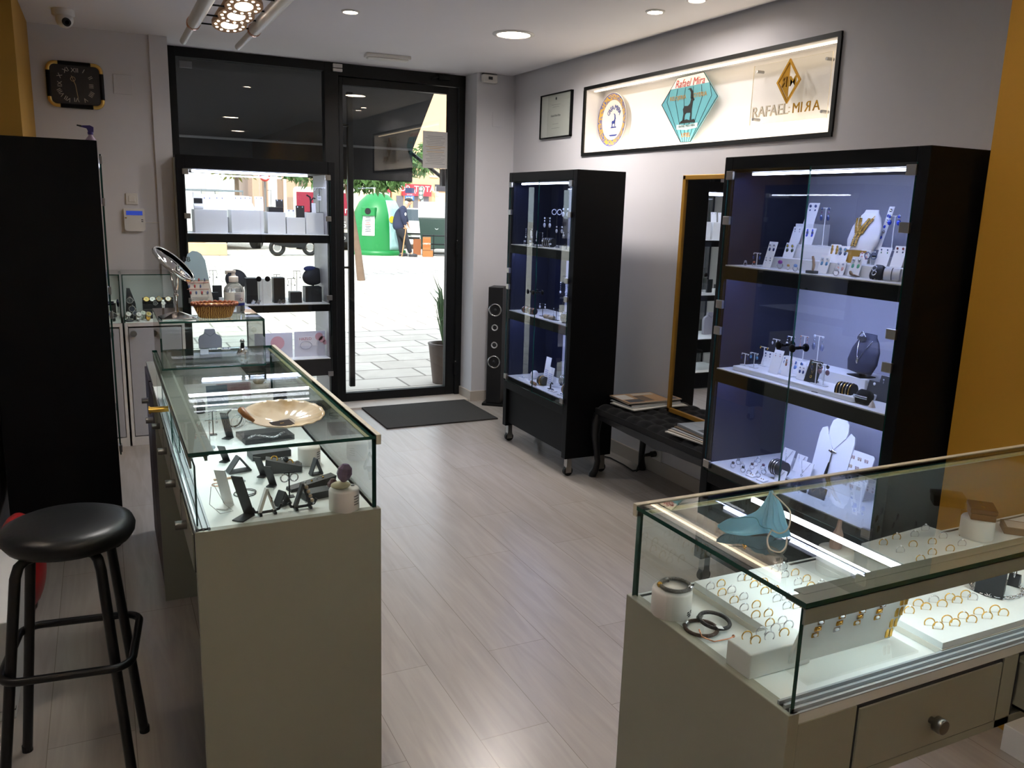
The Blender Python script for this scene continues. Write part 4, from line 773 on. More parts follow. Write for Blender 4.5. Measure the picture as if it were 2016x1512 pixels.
# gem shaped glass sign
HX = [(1334, 154), (1386, 142), (1413, 189), (1359, 279), (1340, 280), (1303, 207)]; q = [PX(x, y, X1-.01) for x, y in HX]; yc = sum(v.y for v in q)/6; zc = sum(v.z for v in q)/6
P2 = [(yc-v.y, v.z-zc) for v in q]; dz = max(0, NZ0+.004-min(v.z for v in q))
t = thing('gem_shaped_sign', 'teal gem shaped glass sign with a black ibex in the lit niche', 'sign', (X1-.01, yc, zc+dz))
f = MB(M('teal_glass', '6fb3bf', .15, nz=.1, sc=6)); f.prism(list(reversed(P2)), .006, None, FXN((.006, 0, 0))); f.build('panel', t)
f = MB(WCARD); top = [P2[0], P2[1]]; xm = lambda i, j, k: (P2[i][0]+(P2[j][0]-P2[i][0])*k, P2[i][1]+(P2[j][1]-P2[i][1])*k)
f.prism([xm(0, 5, .42), xm(1, 2, .42), P2[1], P2[0]], .0015, None, FXN((-.0, 0, 0)))
ax = (P2[0][0]+P2[1][0])/2; f.text('Rafael Mira', .062, paint('b3202c'), FXN((-.0018, -ax, P2[0][1]-.038)), .001, shear=.25); f.build('name_band', t)
f = MB(FRAME); bt = (xm(3, 4, .5)); LN = lambda a, b_, w_=.0012: f.tube([(a[0], a[1], .001), (b_[0], b_[1], .001)], w_, 4, False, None, FXN((0, 0, 0)))
for k in (.0, .2, .4, .6, .8, 1):
    a = (xm(0, 5, .45)[0]*(1-k)+xm(1, 2, .45)[0]*k, xm(0, 5, .45)[1]); b2 = (P2[5][0]*(1-k)*.8+P2[2][0]*k*.8, (P2[5][1]+P2[2][1])/2+.01); LN(a, b2); LN(b2, (P2[4][0]*(1-k)+P2[3][0]*k, P2[4][1]+.002))
for i in range(6): LN(P2[i], P2[(i+1) % 6], .002)
f.build('leading_lines', t)
f = MB(RUBBER); ibex(f, FXN((-.0015, -ax-.005, -.03)), .105, RUBBER); f.build('ibex_emblem', t)
f = MB(paint('bcd7d8')); f.prism([(-.1, -.012), (0, -.02), (.1, -.012), (.1, .016), (0, .008), (-.1, .016)], .001, None, FXN((-.001, -ax, -.115))); f.text('RAFAEL MIRA MIRA', .018, FRAME, FXN((-.0022, -ax, -.113)), .0006)
f.build('ribbon', t)
f = MB(paint('b98a3a')); f.text('RELOJERIA', .034, None, FXN((-.0015, -ax+.105, .055)), .001); f.text('JOYERIA', .036, None, FXN((-.0015, -ax-.1, .055)), .001); f.text('UTIEL', .034, paint('d07a26'), FXN((-.0015, -(P2[3][0]+P2[4][0])/2, P2[3][1]+.04)), .001); f.build('gold_lettering', t)
# acrylic plate with gold logo
AQ = [PX(*p_, X1-.03) for p_ in ((1483, 131), (1638, 101), (1628, 235), (1477, 244))]; ya, yb2 = (AQ[0].y+AQ[3].y)/2, (AQ[1].y+AQ[2].y)/2; za, zb2 = (AQ[0].z+AQ[1].z)/2, max((AQ[2].z+AQ[3].z)/2, NZ0+.01)
yb2 = max(yb2, NY0+.02); yc, zc = (ya+yb2)/2, (za+zb2)/2; hw, hh = (ya-yb2)/2, (za-zb2)/2
t = thing('acrylic_sign', 'clear acrylic sign with gold diamond logo in the lit niche', 'sign', (X1-.03, yc, zc))
f = MB(); f.pane(0, .006, -hw, hw, -hh, hh, ACRYL, M('acrylic_edge', 'efe7d6', .2)); f.build('acrylic_sheet', t)  # sheet edge coloured pale in place of an edge-lit glow
for sx in (-1, 1):
    for sz in (-1, 1): f = MB(STEEL); f.cyl((.04, sx*(hw-.03), sz*(hh-.03)), (-.006, sx*(hw-.03), sz*(hh-.03)), .008); f.build('standoff', t)
GS = M('sign_gold', 'b98a2c', .25, .8); d0, d1, cz_ = .082, .108, .045
A = FXN((-.0005, .0, cz_)); f = MB(GS)
DI = [(0, d1), (d0, 0), (0, -d1), (-d0, 0)]
for i in range(4):
    a, b_ = V(DI[i]), V(DI[(i+1) % 4]); k = .84; f.prism([tuple(a), tuple(b_), tuple(b_*k), tuple(a*k)][::-1], .008, None, A)
f.prism([(0, d1*.78), (0, -d1*.78), (-d0*.78, 0)][::-1], .004, None, A)
f.text('R', .07, M('sign_gold_dark', '7d5a18', .3, .8), A @ TR((-.028, -.004, .004)) @ Mx.Diagonal(V((-1, 1, 1, 1))), .003, bold=.006); f.text('M', .07, GS, A @ TR((.03, -.004, .003)), .003, bold=.006); f.build('diamond_logo', t)
f = MB(M('sign_silver', 'b8ae9c', .35, .3)); f.text('RAFAEL', .078, None, FXN((-.0005, .118, -hh+.06)), .006); f.text(':', .06, None, FXN((-.0005, -.02, -hh+.062)), .006); f.build('silver_lettering', t)
f = MB(GS); B = FXN((-.0005, 0, -hh+.06)); f.text('MI', .07, None, B @ TR((.075, 0, 0)), .003); f.text('R', .07, None, B @ TR((.145, 0, 0)) @ Mx.Diagonal(V((-1, 1, 1, 1))), .003); f.text('A', .07, None, B @ TR((.2, 0, 0)), .003); f.build('gold_lettering', t)
# ================================================================ JEWELLERY BUILDERS
BV = M('black_leatherette_stand', '17181b', .5, nz=.1, sc=80); GV = M('grey_suede_stand', '4b4d50', .8, nz=.1, sc=80)
def ring_mesh(metal, stone=None, R=.0088, r=.0011):
    f = MB(metal); f.tor(R, r, 22, 6, None, TR((0, 0, R*.45), PI/2))
    if stone: f.sph((0, 0, R*1.45+.0012), (.0026, .0026, .002), 8, stone)
    return f
RINGS = {}
def ring(kind, loc, rz, label, group):
    if kind not in RINGS:
        mt, st = {'gold': (GOLD, None), 'silver': (SILVER, None), 'rose': (ROSE, None), 'goldgem': (GOLD, M('diamond', 'f2f4f6', .05, nz=.02, spec=.9)), 'silvergem': (SILVER, M('diamond', 'f2f4f6', .05, nz=.02, spec=.9))}[kind]
        RINGS[kind] = ring_mesh(mt, st).build('ring', None, loc, rz); o = RINGS[kind]
    else:
        o = RINGS[kind].copy(); COL.objects.link(o); o.location = loc; o.rotation_euler = (0, 0, rz)
    tag(o, label, 'ring', group); return o
def tray(name, label, corners, z0, z1, cat='jewellery tray', slots=(), group=None, rzs=0):
    c = sum(corners, V((0, 0, 0)))/len(corners); t = thing(name, label, cat, (c.x, c.y, z0), 0, group)
    P = [(v.x-c.x, v.y-c.y) for v in corners]
    ar = sum(P[i][0]*P[(i+1) % len(P)][1]-P[(i+1) % len(P)][0]*P[i][1] for i in range(len(P)))
    if ar < 0: P.reverse()
    f = MB(M('tray_edge', 'd8d5c9', .6)); f.prism([(x*1.0, y*1.0) for x, y in P], (z1-z0)*.45); f.build('base', t, bev=.001)
    f = MB(WVEL); f.prism([(x*.985, y*.985) for x, y in P], (z1-z0)*.55, None, TR((0, 0, (z1-z0)*.45))); 
    for s in slots: f.box((s.x-c.x, s.y-c.y, z1-z0), (.019, .0022, .0006), M('slit_shadow', 'b9b6ae', .9), None) if not rzs else f.box((0, 0, 0), (.019, .0022, .0006), M('slit_shadow', 'b9b6ae', .9), TR((s.x-c.x, s.y-c.y, z1-z0), 0, 0, rzs))
    f.build('pad', t, bev=.0015); return t
def drum(loc, rz, label, r=.036, h=.052):
    t = thing('vented_drum', label, 'display drum', loc, rz, 'white vented drums in the glass cases')
    f = MB(PLAST); f.lathe([(r*.97, 0), (r, .003), (r, h-.004), (r*.94, h), (0, h)], 32); f.build('body', t)
    f = MB(DGREY)
    for i in range(4): f.tube([(r*1.003*math.sin(a), -r*1.003*math.cos(a), h*(.35+.13*i)) for a in (.55, .7, .85, 1.0)], .0009, 5)
    f.build('vent_slit', t)
    f = MB(SILVER); f.cyl((r*.62, r*.3, h), (r*.62, r*.3, h+.0012), .005); f.build('dial', t); return t
def lstand(loc, rz, h, a, foot, wd, label, col=None, nm='jewellery_stand', tag_=True):
    f = MB(col or BV); th = .003
    f.prism([(0, h), (a, 0), (a-foot, 0), (a-foot, th), (a-th*1.3, th), (-th*1.2, h-.001)], wd, None, FR((0, wd/2, 0), (1, 0, 0), (0, 0, 1), (0, -1, 0)))
    o = f.build(nm, None, loc, rz+.85, bev=.0006); return tag(o, label, 'jewellery stand')
def aframe(loc, rz, w_, h, d, label, col=None):
    f = MB(col or GV); k = .009
    f.prism([(-w_/2, 0), (w_/2, 0), (0, h)], .001, None, FR((0, d/2, 0), (1, 0, 0), (0, 0, 1), (0, -1, 0))) if False else None
    for a, b_ in (((-w_/2, .002), (0, h)), ((w_/2, .002), (0, h)), ((-w_/2, .002), (w_/2, .002))):
        A, B = V((a[0], 0, a[1])), V((b_[0], 0, b_[1])); v = (B-A); n = V((-v.z, 0, v.x)).normalized()*.0016
        f.add([A-n+V((0, -d/2, 0)), A+n+V((0, -d/2, 0)), B+n+V((0, -d/2, 0)), B-n+V((0, -d/2, 0)), A-n+V((0, d/2, 0)), A+n+V((0, d/2, 0)), B+n+V((0, d/2, 0)), B-n+V((0, d/2, 0))], [(0, 1, 2, 3), (7, 6, 5, 4), (0, 4, 5, 1), (1, 5, 6, 2), (2, 6, 7, 3), (3, 7, 4, 0)])
    return tag(f.build('jewellery_stand', None, loc, rz), label, 'jewellery stand')
DROPS = {'stud': [(0, .0035, 1)], 'drop': [(0, .003, .9), (-.012, .0042, 1.5)], 'long': [(0, .003, 1), (-.008, .0022, 1), (-.02, .0045, 1.6)], 'chain': [(0, .002, 1), (-.006, .0012, 1.6), (-.012, .0012, 1.6), (-.018, .0012, 1.6), (-.026, .003, 1.4)], 'double': [(0, .0045, 1), (-.014, .0065, 1.1)], 'leaf': [(0, .0025, 1.4), (-.006, .0035, 1.6), (-.013, .0042, 1.6), (-.021, .0032, 1.6)], 'hoop': None}
def earring(style, cols, loc, rz, label, group, k=1.0):
    k = k*1.3
    f = MB(SILVER)
    if style == 'hoop': f.tor(.0075*k, .0013*k, 18, 6, cols[0], FYN((0, -.002, -.008*k)), 1)
    else:
        for i, (z, r_, s_) in enumerate(DROPS[style]): f.sph((0, -.002, z*k), (r_*k, r_*.55*k, r_*s_*k), 9, cols[i % len(cols)])
    if style == 'double': f.tor(.0048*k, .0009*k, 14, 5, SILVER, FYN((0, -.0035, 0)))
    f.cyl((0, .0022*k, .0005), (0, -.001, .0005), .0008, None, 5, SILVER)
    return tag(f.build('earring', None, loc, rz), label, 'earring', group)
def ecard(loc, rz, w_, h, tilt, col, label, pairs, desc):
    # slanted card that carries earring pairs; pairs: (style, colours, height fraction, scale)
    f = MB(col); A = TR((0, 0, 0), -tilt); f.bb(-w_/2, w_/2, 0, .0016, 0, h, None, A)
    f.bb(-w_*.4, w_*.4, 0, h*math.sin(tilt)*.8+.012, 0, .0012)
    o = tag(f.build('earring_card', None, loc, rz, bev=.0004), label, 'earring card'); Rz = Mx.Translation(V(loc)) @ Mx.Rotation(rz, 4, 'Z')
    for st, cols, fr, k in pairs:
        for s in (-1, 1):
            p = Rz @ (A @ V((s*w_*.24, -.0018, h*fr))); nm = '%s earring on the %s' % (desc[st+str(fr)] if st+str(fr) in desc else desc[st], desc['on']); earring(st, cols, p, rz, nm, 'pair on the '+desc['on'], k)
    return o
def tbar(loc, rz, h, w_, col, label, style=None, cols=None, desc='', k=1.0):
    t = thing('earring_stand', label, 'earring stand', loc, rz)
    f = MB(col); f.bb(-w_*.45, w_*.45, -.009, .009, 0, .002); f.build('foot', t)
    f = MB(col); f.bb(-.0016, .0016, -.0012, .0012, .002, h); f.build('post', t)
    f = MB(col); f.bb(-w_/2, w_/2, -.0012, .0012, h, h+.003); f.build('crossbar', t)
    if style:
        Rz = Mx.Translation(V(loc)) @ Mx.Rotation(rz, 4, 'Z')
        for s in (-1, 1): earring(style, cols, Rz @ V((s*w_*.44, -.0015, h-.001)), rz, desc, 'pair on '+desc.split(' on ')[-1], k)
    return t
def bust(loc, rz, s, col, label, chain, clabel, style):
    t = thing('necklace_bust', label, 'necklace bust', loc, rz)
    f = MB(col)
    pr = [(0, 0), (.42, .05), (.52, .3), (.48, .6), (.36, .82), (.24, .93), (.21, 1.0), (0, 1.0)]
    def fn(u, v):
        a = 2*PI*u; i = min(int(v*(len(pr)-1)), len(pr)-2); q = v*(len(pr)-1)-i; r_ = pr[i][0]*(1-q)+pr[i+1][0]*q; z = pr[i][1]*(1-q)+pr[i+1][1]*q
        y = math.sin(a)*r_*.30; y = y*(.55 if y > 0 else 1)
        return (math.cos(a)*r_*s, y*s+.22*s*(z-.3)+.16*s, z*s*.95+.06*s)
    f.grid(fn, 32, 36, cu=True, flip=False); f.build('bust_form', t)
    f = MB(BLACK if col != WCARD else WCARD); f.bb(-.25*s, .25*s, -.05*s, .38*s, 0, .02*s); f.bb(-.05*s, .05*s, .14*s, .24*s, .02*s, .2*s); f.build('foot', t)
    Rz = Mx.Translation(V(loc)) @ Mx.Rotation(rz, 4, 'Z'); f = MB(chain)
    def surf(x, z): 
        zz = z; v0 = min(pr[1:-1], key=lambda p_: abs(p_[1]-zz)); i = [p_[1] for p_ in pr].index(v0[1]); 
        j = i+1 if zz > v0[1] and i < len(pr)-2 else max(i-1, 1); a_, b_ = pr[min(i, j)], pr[max(i, j)]; q = 0 if a_[1] == b_[1] else (zz-a_[1])/(b_[1]-a_[1]); r_ = a_[0]+(b_[0]-a_[0])*max(0, min(1, q))
        c = math.sqrt(max(0, 1-(x/r_)**2)) if abs(x) < r_ else 0
        return V((x*s, (-c*r_*.30+.22*(zz-.3)+.16)*s-.0025, zz*s*.95+.06*s))
    if style == 'leaf':
        for sx in (-1, 1):
            pts = [surf(sx*(.24-.2*k/14), .86-.42*k/14) for k in range(15)]; f.tube(pts, .0012, 6)
            for k in range(3, 15):
                for d in (-1, 1): f.sph(pts[k]+V((d*.010, -.001, .004)), (.009, .0022, .0026), 8, GOLD)
        for k in range(9):
            q = surf(-.02-.008*k, .44-.035*k)
            for d in (-1, 1): f.sph(q+V((d*.009, -.001, .002)), (.0085, .0022, .0028), 8, GOLD)
    else:
        for sx in (-1, 1): f.tube([surf(sx*(.23-.21*k/8), .86-.5*k/8) for k in range(9)], .0009, 5)
        q = surf(0, .34); f.sph(q, (.006, .002, .012), 10); f.sph(q+V((0, 0, .014)), (.003, .002, .003), 8)
    return t, tag(f.build('necklace', None, loc, rz), clabel, 'necklace')
def roll(loc, rz, r_, L_, col, label, n, bm, blabel, dy=.0):
    # horizontal bracelet roll, bracelets looped round it
    t = thing('bracelet_roll', label, 'bracelet display', loc, rz)
    f = MB(col); f.cyl((-L_/2, 0, r_), (L_/2, 0, r_), r_, None, 24); f.build('roll', t); f = MB(col); f.bb(-L_*.45, L_*.45, -r_*.7, r_*.7, 0, .004); f.build('foot', t)
    Rz = Mx.Translation(V(loc)) @ Mx.Rotation(rz, 4, 'Z')
    for i in range(n):
        x = -L_*.36+L_*.72*(i/(n-1) if n > 1 else .5); f = MB(bm[i % len(bm)]); f.tor(r_*1.04, .0016, 28, 6, None, FR((0, 0, 0), (0, 1, 0), (0, 0, 1), (1, 0, 0)))
        tag(f.build('bracelet', None, Rz @ V((x, 0, r_)), rz), blabel % ORD[i], 'bracelet', label)
# ================================================================ LONG COUNTER CONTENTS
ZD = .9005
def D(px, py, z=ZD): return PZ(px, py, z)
def at(px, py, z=ZD):   # a spot on the deck of the case seen at that pixel, kept inside the case
    p = PZ(px, py, z)
    return (max(.19, min(.522, p.x)), max(1.87, min(3.15, p.y)), z) if px < 900 else (max(.89, p.x), max(.845, min(1.185, p.y)), z)
lstand(at(470, 1026), 0, .108, .045, .05, .028, 'tall black slanted stand nearest the front pane of the long case')
lstand(at(436, 1004), .15, .10, .04, .04, .026, 'tall white slanted stand hung with a chain in the long case', WCARD)
f = MB(SILVER); f.tube([(-.01, -.02, .07), (.012, -.022, .02), (.03, -.03, .004), (.0, -.035, .003), (-.02, -.01, .02), (-.014, .0, .06)], .0007, 5); tag(f.build('necklace', None, at(430, 1004)), 'thin silver chain hanging on the white slanted stand', 'necklace')
def tripod(px, py, label, beads):
    p = at(px, py); t = thing('jewellery_stand', label, 'jewellery stand', p, .1)
    f = MB(WCARD if not beads else GV); f.prism([(-.022, .008), (-.014, .008), (.004, .062), (-.002, .064)], .014, None, FR((0, .007, 0), (1, 0, 0), (0, 0, 1), (0, -1, 0))); f.prism([(.014, .008), (.022, .008), (.003, .064), (-.002, .062)], .006, None, FR((0, .003, 0), (1, 0, 0), (0, 0, 1), (0, -1, 0))); f.build('legs', t)
    f = MB(BV); f.tube([(-.034, 0, .02), (-.028, 0, .009), (-.01, 0, .006), (.01, 0, .006), (.028, 0, .009), (.034, 0, .02)], .0035, 8); f.bb(-.02, -.014, -.012, .012, 0, .006); f.bb(.014, .02, -.012, .012, 0, .006); f.build('cradle', t)
    f = MB(SILVER)
    if beads:
        for i in range(9): f.sph((.006+.0022*i, -.006, .06-.0058*i), .005 if i % 2 else .0038, 9, M('pearl_beige', 'b8a48a', .3) if i % 2 else SILVER)
        lb = 'beaded pearl bracelet draped on the dark tripod stand'
    else:
        f.tube([(.002, -.005, .06), (.006, -.008, .045), (.012, -.007, .03), (.014, -.007, .018), (.02, -.006, .01)], .0013, 6); lb = 'fine silver bracelet draped on the white tripod stand'; f.tube([(.004, -.007, .05), (.010, -.010, .04), (.008, -.008, .032)], .001, 5, False, ROSE)
    tag(f.build('bracelet', None, p, .1), lb, 'bracelet')
tripod(526, 1012, 'white and black tripod stand at the front of the long case', False)
tripod(596, 1001, 'dark tripod stand holding a beaded bracelet in the long case', True)
aframe(at(556, 994), .5, .035, .035, .025, 'small black wedge ring stand at the front of the long case', BV)
p = at(570, 978); tbar(p, 0, .062, .026, BV, 'black T shaped earring stand in the middle of the long case', 'hoop', [SILVER], 'silver hoop earring of the pair on the middle T shaped stand')
t = thing('ring_ramp', 'long black ramp with small stones set along its top', 'jewellery stand', at(612, 958), math.radians(14)); f = MB(BV)
f.prism([(-.062, .0), (.062, .0), (.066, .022), (-.06, .008)], .03, None, FR((0, .015, 0), (1, 0, 0), (0, 0, 1), (0, -1, 0))); f.build('ramp', t, bev=.001)
f = MB(gem('c9ccd2'))
for i in range(5): f.sph((-.03+.016*i, -.002+.004*(i % 2), .0125+.0018*i), .0028, 8, gem('d7d9dd') if i % 2 else GOLD)
f.build('stone_row', t)
f = MB(BV); f.bb(-.035, .035, -.02, .02, 0, .018); tag(f.build('jewellery_block', None, at(622, 978), .2, bev=.001), 'low black block in front of the long stone ramp', 'jewellery stand')
aframe(at(470, 928), .2, .06, .042, .03, 'open grey triangle stand on the staff side of the long case')
t = thing('ring_ramp', 'black sloping ramp holding four rings beside the white drum', 'jewellery stand', at(556, 928), -.15)
f = MB(GV); f.prism([(-.045, .0), (.05, .0), (.052, .016), (-.042, .04)], .036, None, FR((0, .018, 0), (1, 0, 0), (0, 0, 1), (0, -1, 0))); f.build('ramp', t, bev=.001)
f = MB(GOLD)
for i in range(4): f.tor(.008, .0022, 18, 6, SILVER if i % 2 else GOLD, TR((-.02+.02*i, 0, .036-.006*i), 1.1, .2*i, 0)); 
f.sph((.01, 0, .034), .008, 10, gem('22252b')); f.build('ring_row', t)
aframe(at(622, 934), .2, .032, .045, .02, 'narrow grey triangle stand beside the white drum in the long case')
lstand(at(508, 944), .1, .062, .035, .022, .02, 'slim black slanted ring stand in the middle of the long case')
lstand(at(528, 962), .1, .06, .03, .022, .02, 'slim black slanted ring stand just in front of its twin')
lstand(at(437, 912), .05, .05, .025, .022, .022, 'small black slanted stand by the sliding glass of the long case')
lstand(at(443, 866), .05, .085, .03, .028, .025, 'black slanted stand beside the thin silver posts in the long case')
tbar(at(420, 856), 0, .075, .024, BV, 'black T shaped earring stand at the staff side of the long case', 'chain', [SILVER], 'silver chain earring of the pair on the staff side T stand')
t = thing('earring_stand', 'thin post earring stand on a round grey foot', 'earring stand', at(414, 882)); f = MB(paint('7f8a8e')); f.lathe([(.014, 0), (.014, .004), (.003, .006)], 18); f.build('foot', t); f = MB(STEEL); f.cyl((0, 0, .005), (0, 0, .085), .0012); f.bb(-.012, .012, -.001, .001, .083, .085); f.build('post', t)
for px, py, R_, lb, m_ in ((482, 972, .026, 'black cord bracelet lying flat on the long case deck', BV), (474, 948, .011, 'small silver ring lying flat beside the cord bracelet', SILVER), (427, 955, .012, 'thin rose gold ring lying flat by the white stand', ROSE)):
    f = MB(m_); f.tor(R_, .0011, 36, 6, None, TR((0, 0, .0012))); 
    if m_ == BV: f.tor(R_*.9, .0011, 36, 6, None, TR((.004, .003, .0034)))
    tag(f.build('bracelet' if R_ > .02 else 'ring', None, at(px, py)), lb, 'bracelet' if R_ > .02 else 'ring')
f = MB(M('wood_slip', 'a58a72', .6)); f.bb(-.022, .022, -.004, .004, 0, .004); tag(f.build('tan_clip', None, at(438, 944), .05, bev=.001), 'flat tan and grey clip lying beside the white slanted stand', 'clip')
f = MB(BV); f.bb(-.055, .055, -.03, .03, 0, .02); tag(f.build('jewellery_block', None, at(530, 898), .12, bev=.001), 'low black block behind the sloping ring ramp', 'jewellery stand')
t = thing('jewellery_tray', 'black square tray with silver chains under the shell dish', 'jewellery tray', at(522, 862), .12); f = MB(BV); f.bb(-.075, .075, -.055, .055, 0, .016); f.build('tray_body', t, bev=.001)
f = MB(SILVER)
for i in range(22): f.tor(.0032, .0008, 10, 4, None, TR((-.06+.0052*i, -.042+.02*math.sin(i*.35), .0175), .6*(i % 2), 0, 0), 1.5)
tag(f.build('chain_bracelet', None, at(522, 862), .12), 'silver link bracelet lying on the black square tray', 'bracelet')
drum(at(609, 912), 0, 'white vented drum in the middle of the long case', .031, .05)
dr_ = at(679, 1003); drum(dr_, -.1, 'white vented drum nearest the front pane under the amethyst', .036, .052)
f = MB(M('cream_stone', 'cfc9a8', .6)); f.sph((0, 0, .008), (.024, .019, .0085), 16); tag(f.build('cream_stone_slab', None, (dr_[0]-.008, dr_[1], ZD+.0525)), 'cream stone slab under the amethyst crystal', 'stone')
f = MB(M('amethyst', '7d6788', .25, nz=.3, sc=90, spec=.7)); f.lathe([(.004, 0), (.014, .008), (.019, .02), (.017, .034), (.008, .044), (0, .046)], 9, None, TR((0, 0, 0), 0, .15), False, 1, .75); tag(f.build('amethyst_crystal', None, (dr_[0]-.002, dr_[1]-.002, ZD+.068)), 'purple amethyst crystal standing on the white drum', 'crystal')
f = MB(M('garnet_stone', '4a2a30', .3, nz=.3, sc=90)); f.lathe([(.006, 0), (.013, .006), (.014, .016), (.006, .026), (0, .027)], 8, None, None, False, 1, .8); tag(f.build('dark_red_crystal', None, at(655, 962)), 'dark red crystal standing behind the amethyst drum', 'crystal')
# far half of the long case
f = MB(FRAME)
f.tor(.03, .0028, 28, 8, None, TR((0, 0, .034), PI/2, 0, .5)); o = tag(f.build('bangle_stand', None, at(462, 842)), 'black curved bangle stand behind the square black tray', 'bracelet display')
for i in range(2): f = MB(SILVER); f.tor(.021-.004*i, .0011, 24, 6, None, TR((0, 0, .022), PI/2, 0, .3+.3*i)); tag(f.build('bangle', None, (o.location.x+.008+.012*i, o.location.y-.008, ZD)), 'thin silver bangle hung inside the black curved stand', 'bangle', 'bangles on the curved stand')
f = MB(BV); f.sph((0, 0, .022), (.03, .02, .022), 16); tag(f.build('jewellery_cushion', None, at(505, 818)), 'rounded black cushion stand behind the shell dish', 'jewellery stand')
f = MB(SILVER); f.tor(.024, .002, 28, 6, None, TR((0, 0, .002))); tag(f.build('bangle', None, at(500, 830)), 'silver bangle lying in front of the rounded black cushion', 'bangle')
f = MB(BV); f.sph((0, 0, .024), (.026, .018, .024), 16); o = tag(f.build('bangle_cushion', None, at(656, 826)), 'black cushion carrying a wide silver bangle right of the shell', 'bracelet display')
f = MB(SILVER); f.tor(.03, .0022, 30, 6, None, TR((0, -.004, .027), 1.2, .2)); tag(f.build('bangle', None, o.location), 'wide silver bangle round the black cushion right of the shell', 'bangle')
drum(at(612, 808), 0, 'white vented drum behind the shell near the customer side', .032, .045)
f = MB(BV); f.bb(-.02, .02, -.012, .012, 0, .03); p = at(612, 808); tag(f.build('jewellery_block', None, (p[0], p[1], ZD+.0455), .3, bev=.002), 'black block standing on the far drum behind the shell', 'jewellery stand')
drum(at(507, 772), 0, 'white vented drum under the glass showcase with a beige rock', .034, .045); p = at(507, 772)
f = MB(M('beige_rock', 'a89a7c', .7, nz=.3, sc=70, bump=.5)); f.lathe([(.014, 0), (.02, .008), (.018, .02), (.01, .03), (0, .031)], 9, None, None, False, 1.1, .8); tag(f.build('rock_sample', None, (p[0]-.004, p[1], ZD+.046)), 'beige rock sitting on the drum under the glass showcase', 'stone')
for px, py, rz, lb in ((387, 822, 0, 'white statuette stand hung with jewellery at the staff side'), ):
    t = thing('jewellery_statuette', lb, 'jewellery stand', at(px-4, py)); f = MB(PLAST); f.lathe([(.016, 0), (.016, .006), (.006, .012), (.008, .04), (.012, .055), (.006, .07), (.007, .08), (0, .088)], 16); f.build('figure', t); f = MB(SILVER); f.tor(.012, .0012, 18, 5, None, TR((0, 0, .05), .3)); f.build('necklace_loop', t)
f = MB(paint('5c6f80')); f.bb(-.036, .036, -.001, .001, 0, .075, None, TR((0, 0, 0), -.25)); tag(f.build('earring_display_card', None, at(430, 800), .1), 'slate blue earring card standing under the glass showcase', 'earring card')
f = MB(BV); f.lathe([(.02, 0), (.022, .03), (.012, .045), (0, .047)], 16); tag(f.build('black_cone_stand', None, at(392, 812)), 'small black cone stand at the staff side under the showcase', 'jewellery stand')
for (px, lb) in ((515, 'pale printed card standing beyond the drum under the showcase'), (536, 'second pale printed card standing beyond the drum')):
    f = MB(WCARD); f.bb(-.021, .021, -.001, .001, 0, .045, None, TR((0, 0, 0), -.2)); f.bb(-.016, .016, -.0025, -.001, .008, .038, paint('aab2d6'), TR((0, 0, 0), -.2)); tag(f.build('price_card', None, at(px, 742)), lb, 'card')
t = MB(M('pink_rose_print', 'a9848c', .7, nz=.5, sc=40)); t.bb(-.06, .06, 0, .02, 0, .05); tag(t.build('picture_block', None, at(455, 772), .05), 'pink flower printed block at the far end of the long case', 'picture block')
f = MB(M('moss_print', '7c8062', .7, nz=.4, sc=50)); f.bb(-.045, .045, 0, .016, 0, .035); tag(f.build('picture_block', None, at(452, 790), -.1), 'mossy green printed block in front of the pink flower block', 'picture block')
t = thing('silver_bell_ornament', 'silver bell shaped ornament inside the glass showcase', 'ornament', at(478, 700, 1.0895)[:2]+(1.09,)); f = MB(SILVER); f.lathe([(.018, 0), (.02, .006), (.017, .016), (.006, .026)], 20); f.build('bell', t); f = MB(RUBBER); f.lathe([(.006, .026), (.007, .03), (.006, .044)], 14); f.build('grip', t); f = MB(SILVER); f.sph((0, 0, .05), .008, 12); f.build('finial', t)
# ================================================================ RING COUNTER CONTENTS
R1 = lambda u, v: (1250+u/5.04, 1080+v/5.04)
R2_ = lambda u, v: (1540+u/4.235, 1100+v/4.235)
R4_ = lambda u, v: (1680+u/5.815, 900+v/5.815)
zt1 = .924
c1 = [PZ(1371, 1148, zt1), PZ(1553, 1100, zt1)]; xl, yb = c1[0].x, (c1[0].y+c1[1].y)/2; yn = PZ(1475, 1249, zt1).y; xr = xl+.235
ROWS = [[(750, 375), (855, 345), (1060, 290), (1125, 285), (1390, 205), (1475, 180)], [(865, 435), (960, 410), (1185, 355), (1280, 330), (1490, 258), (1590, 238)], [(985, 510), (1080, 475), (1290, 420), (1390, 402), (1620, 328), (1705, 297)], [(1085, 585), (1205, 555), (1410, 495), (1500, 475), (1745, 370), (1850, 350)], [(1200, 655), (1325, 640), (1510, 565), (1610, 560)], [(1340, 735), (1465, 712)]]
KD = ['goldgem', 'silvergem', 'gold', 'silver', 'gold', 'silvergem', 'silvergem', 'gold', 'silvergem', 'gold', 'goldgem', 'silver', 'gold', 'goldgem', 'silver', 'gold']
KN = {'gold': 'plain gold ring', 'silver': 'plain silver ring', 'rose': 'rose gold ring', 'goldgem': 'jewelled gold ring', 'silvergem': 'jewelled silver ring'}
def spots(rows, conv, z): return [[PZ(*conv(*p), z) for p in r_] for r_ in rows]
SP = spots(ROWS, R1, zt1+.006)
tray('ring_tray', 'long white ring tray beside the bracelet drum in the ring counter', [V((xl, yb, 0)), V((xr, yb, 0)), V((xr, yn-.03, 0)), V((xl, yn-.03, 0))], ZD, zt1, 'ring tray', [p for r_ in SP for p in r_])
n = 0
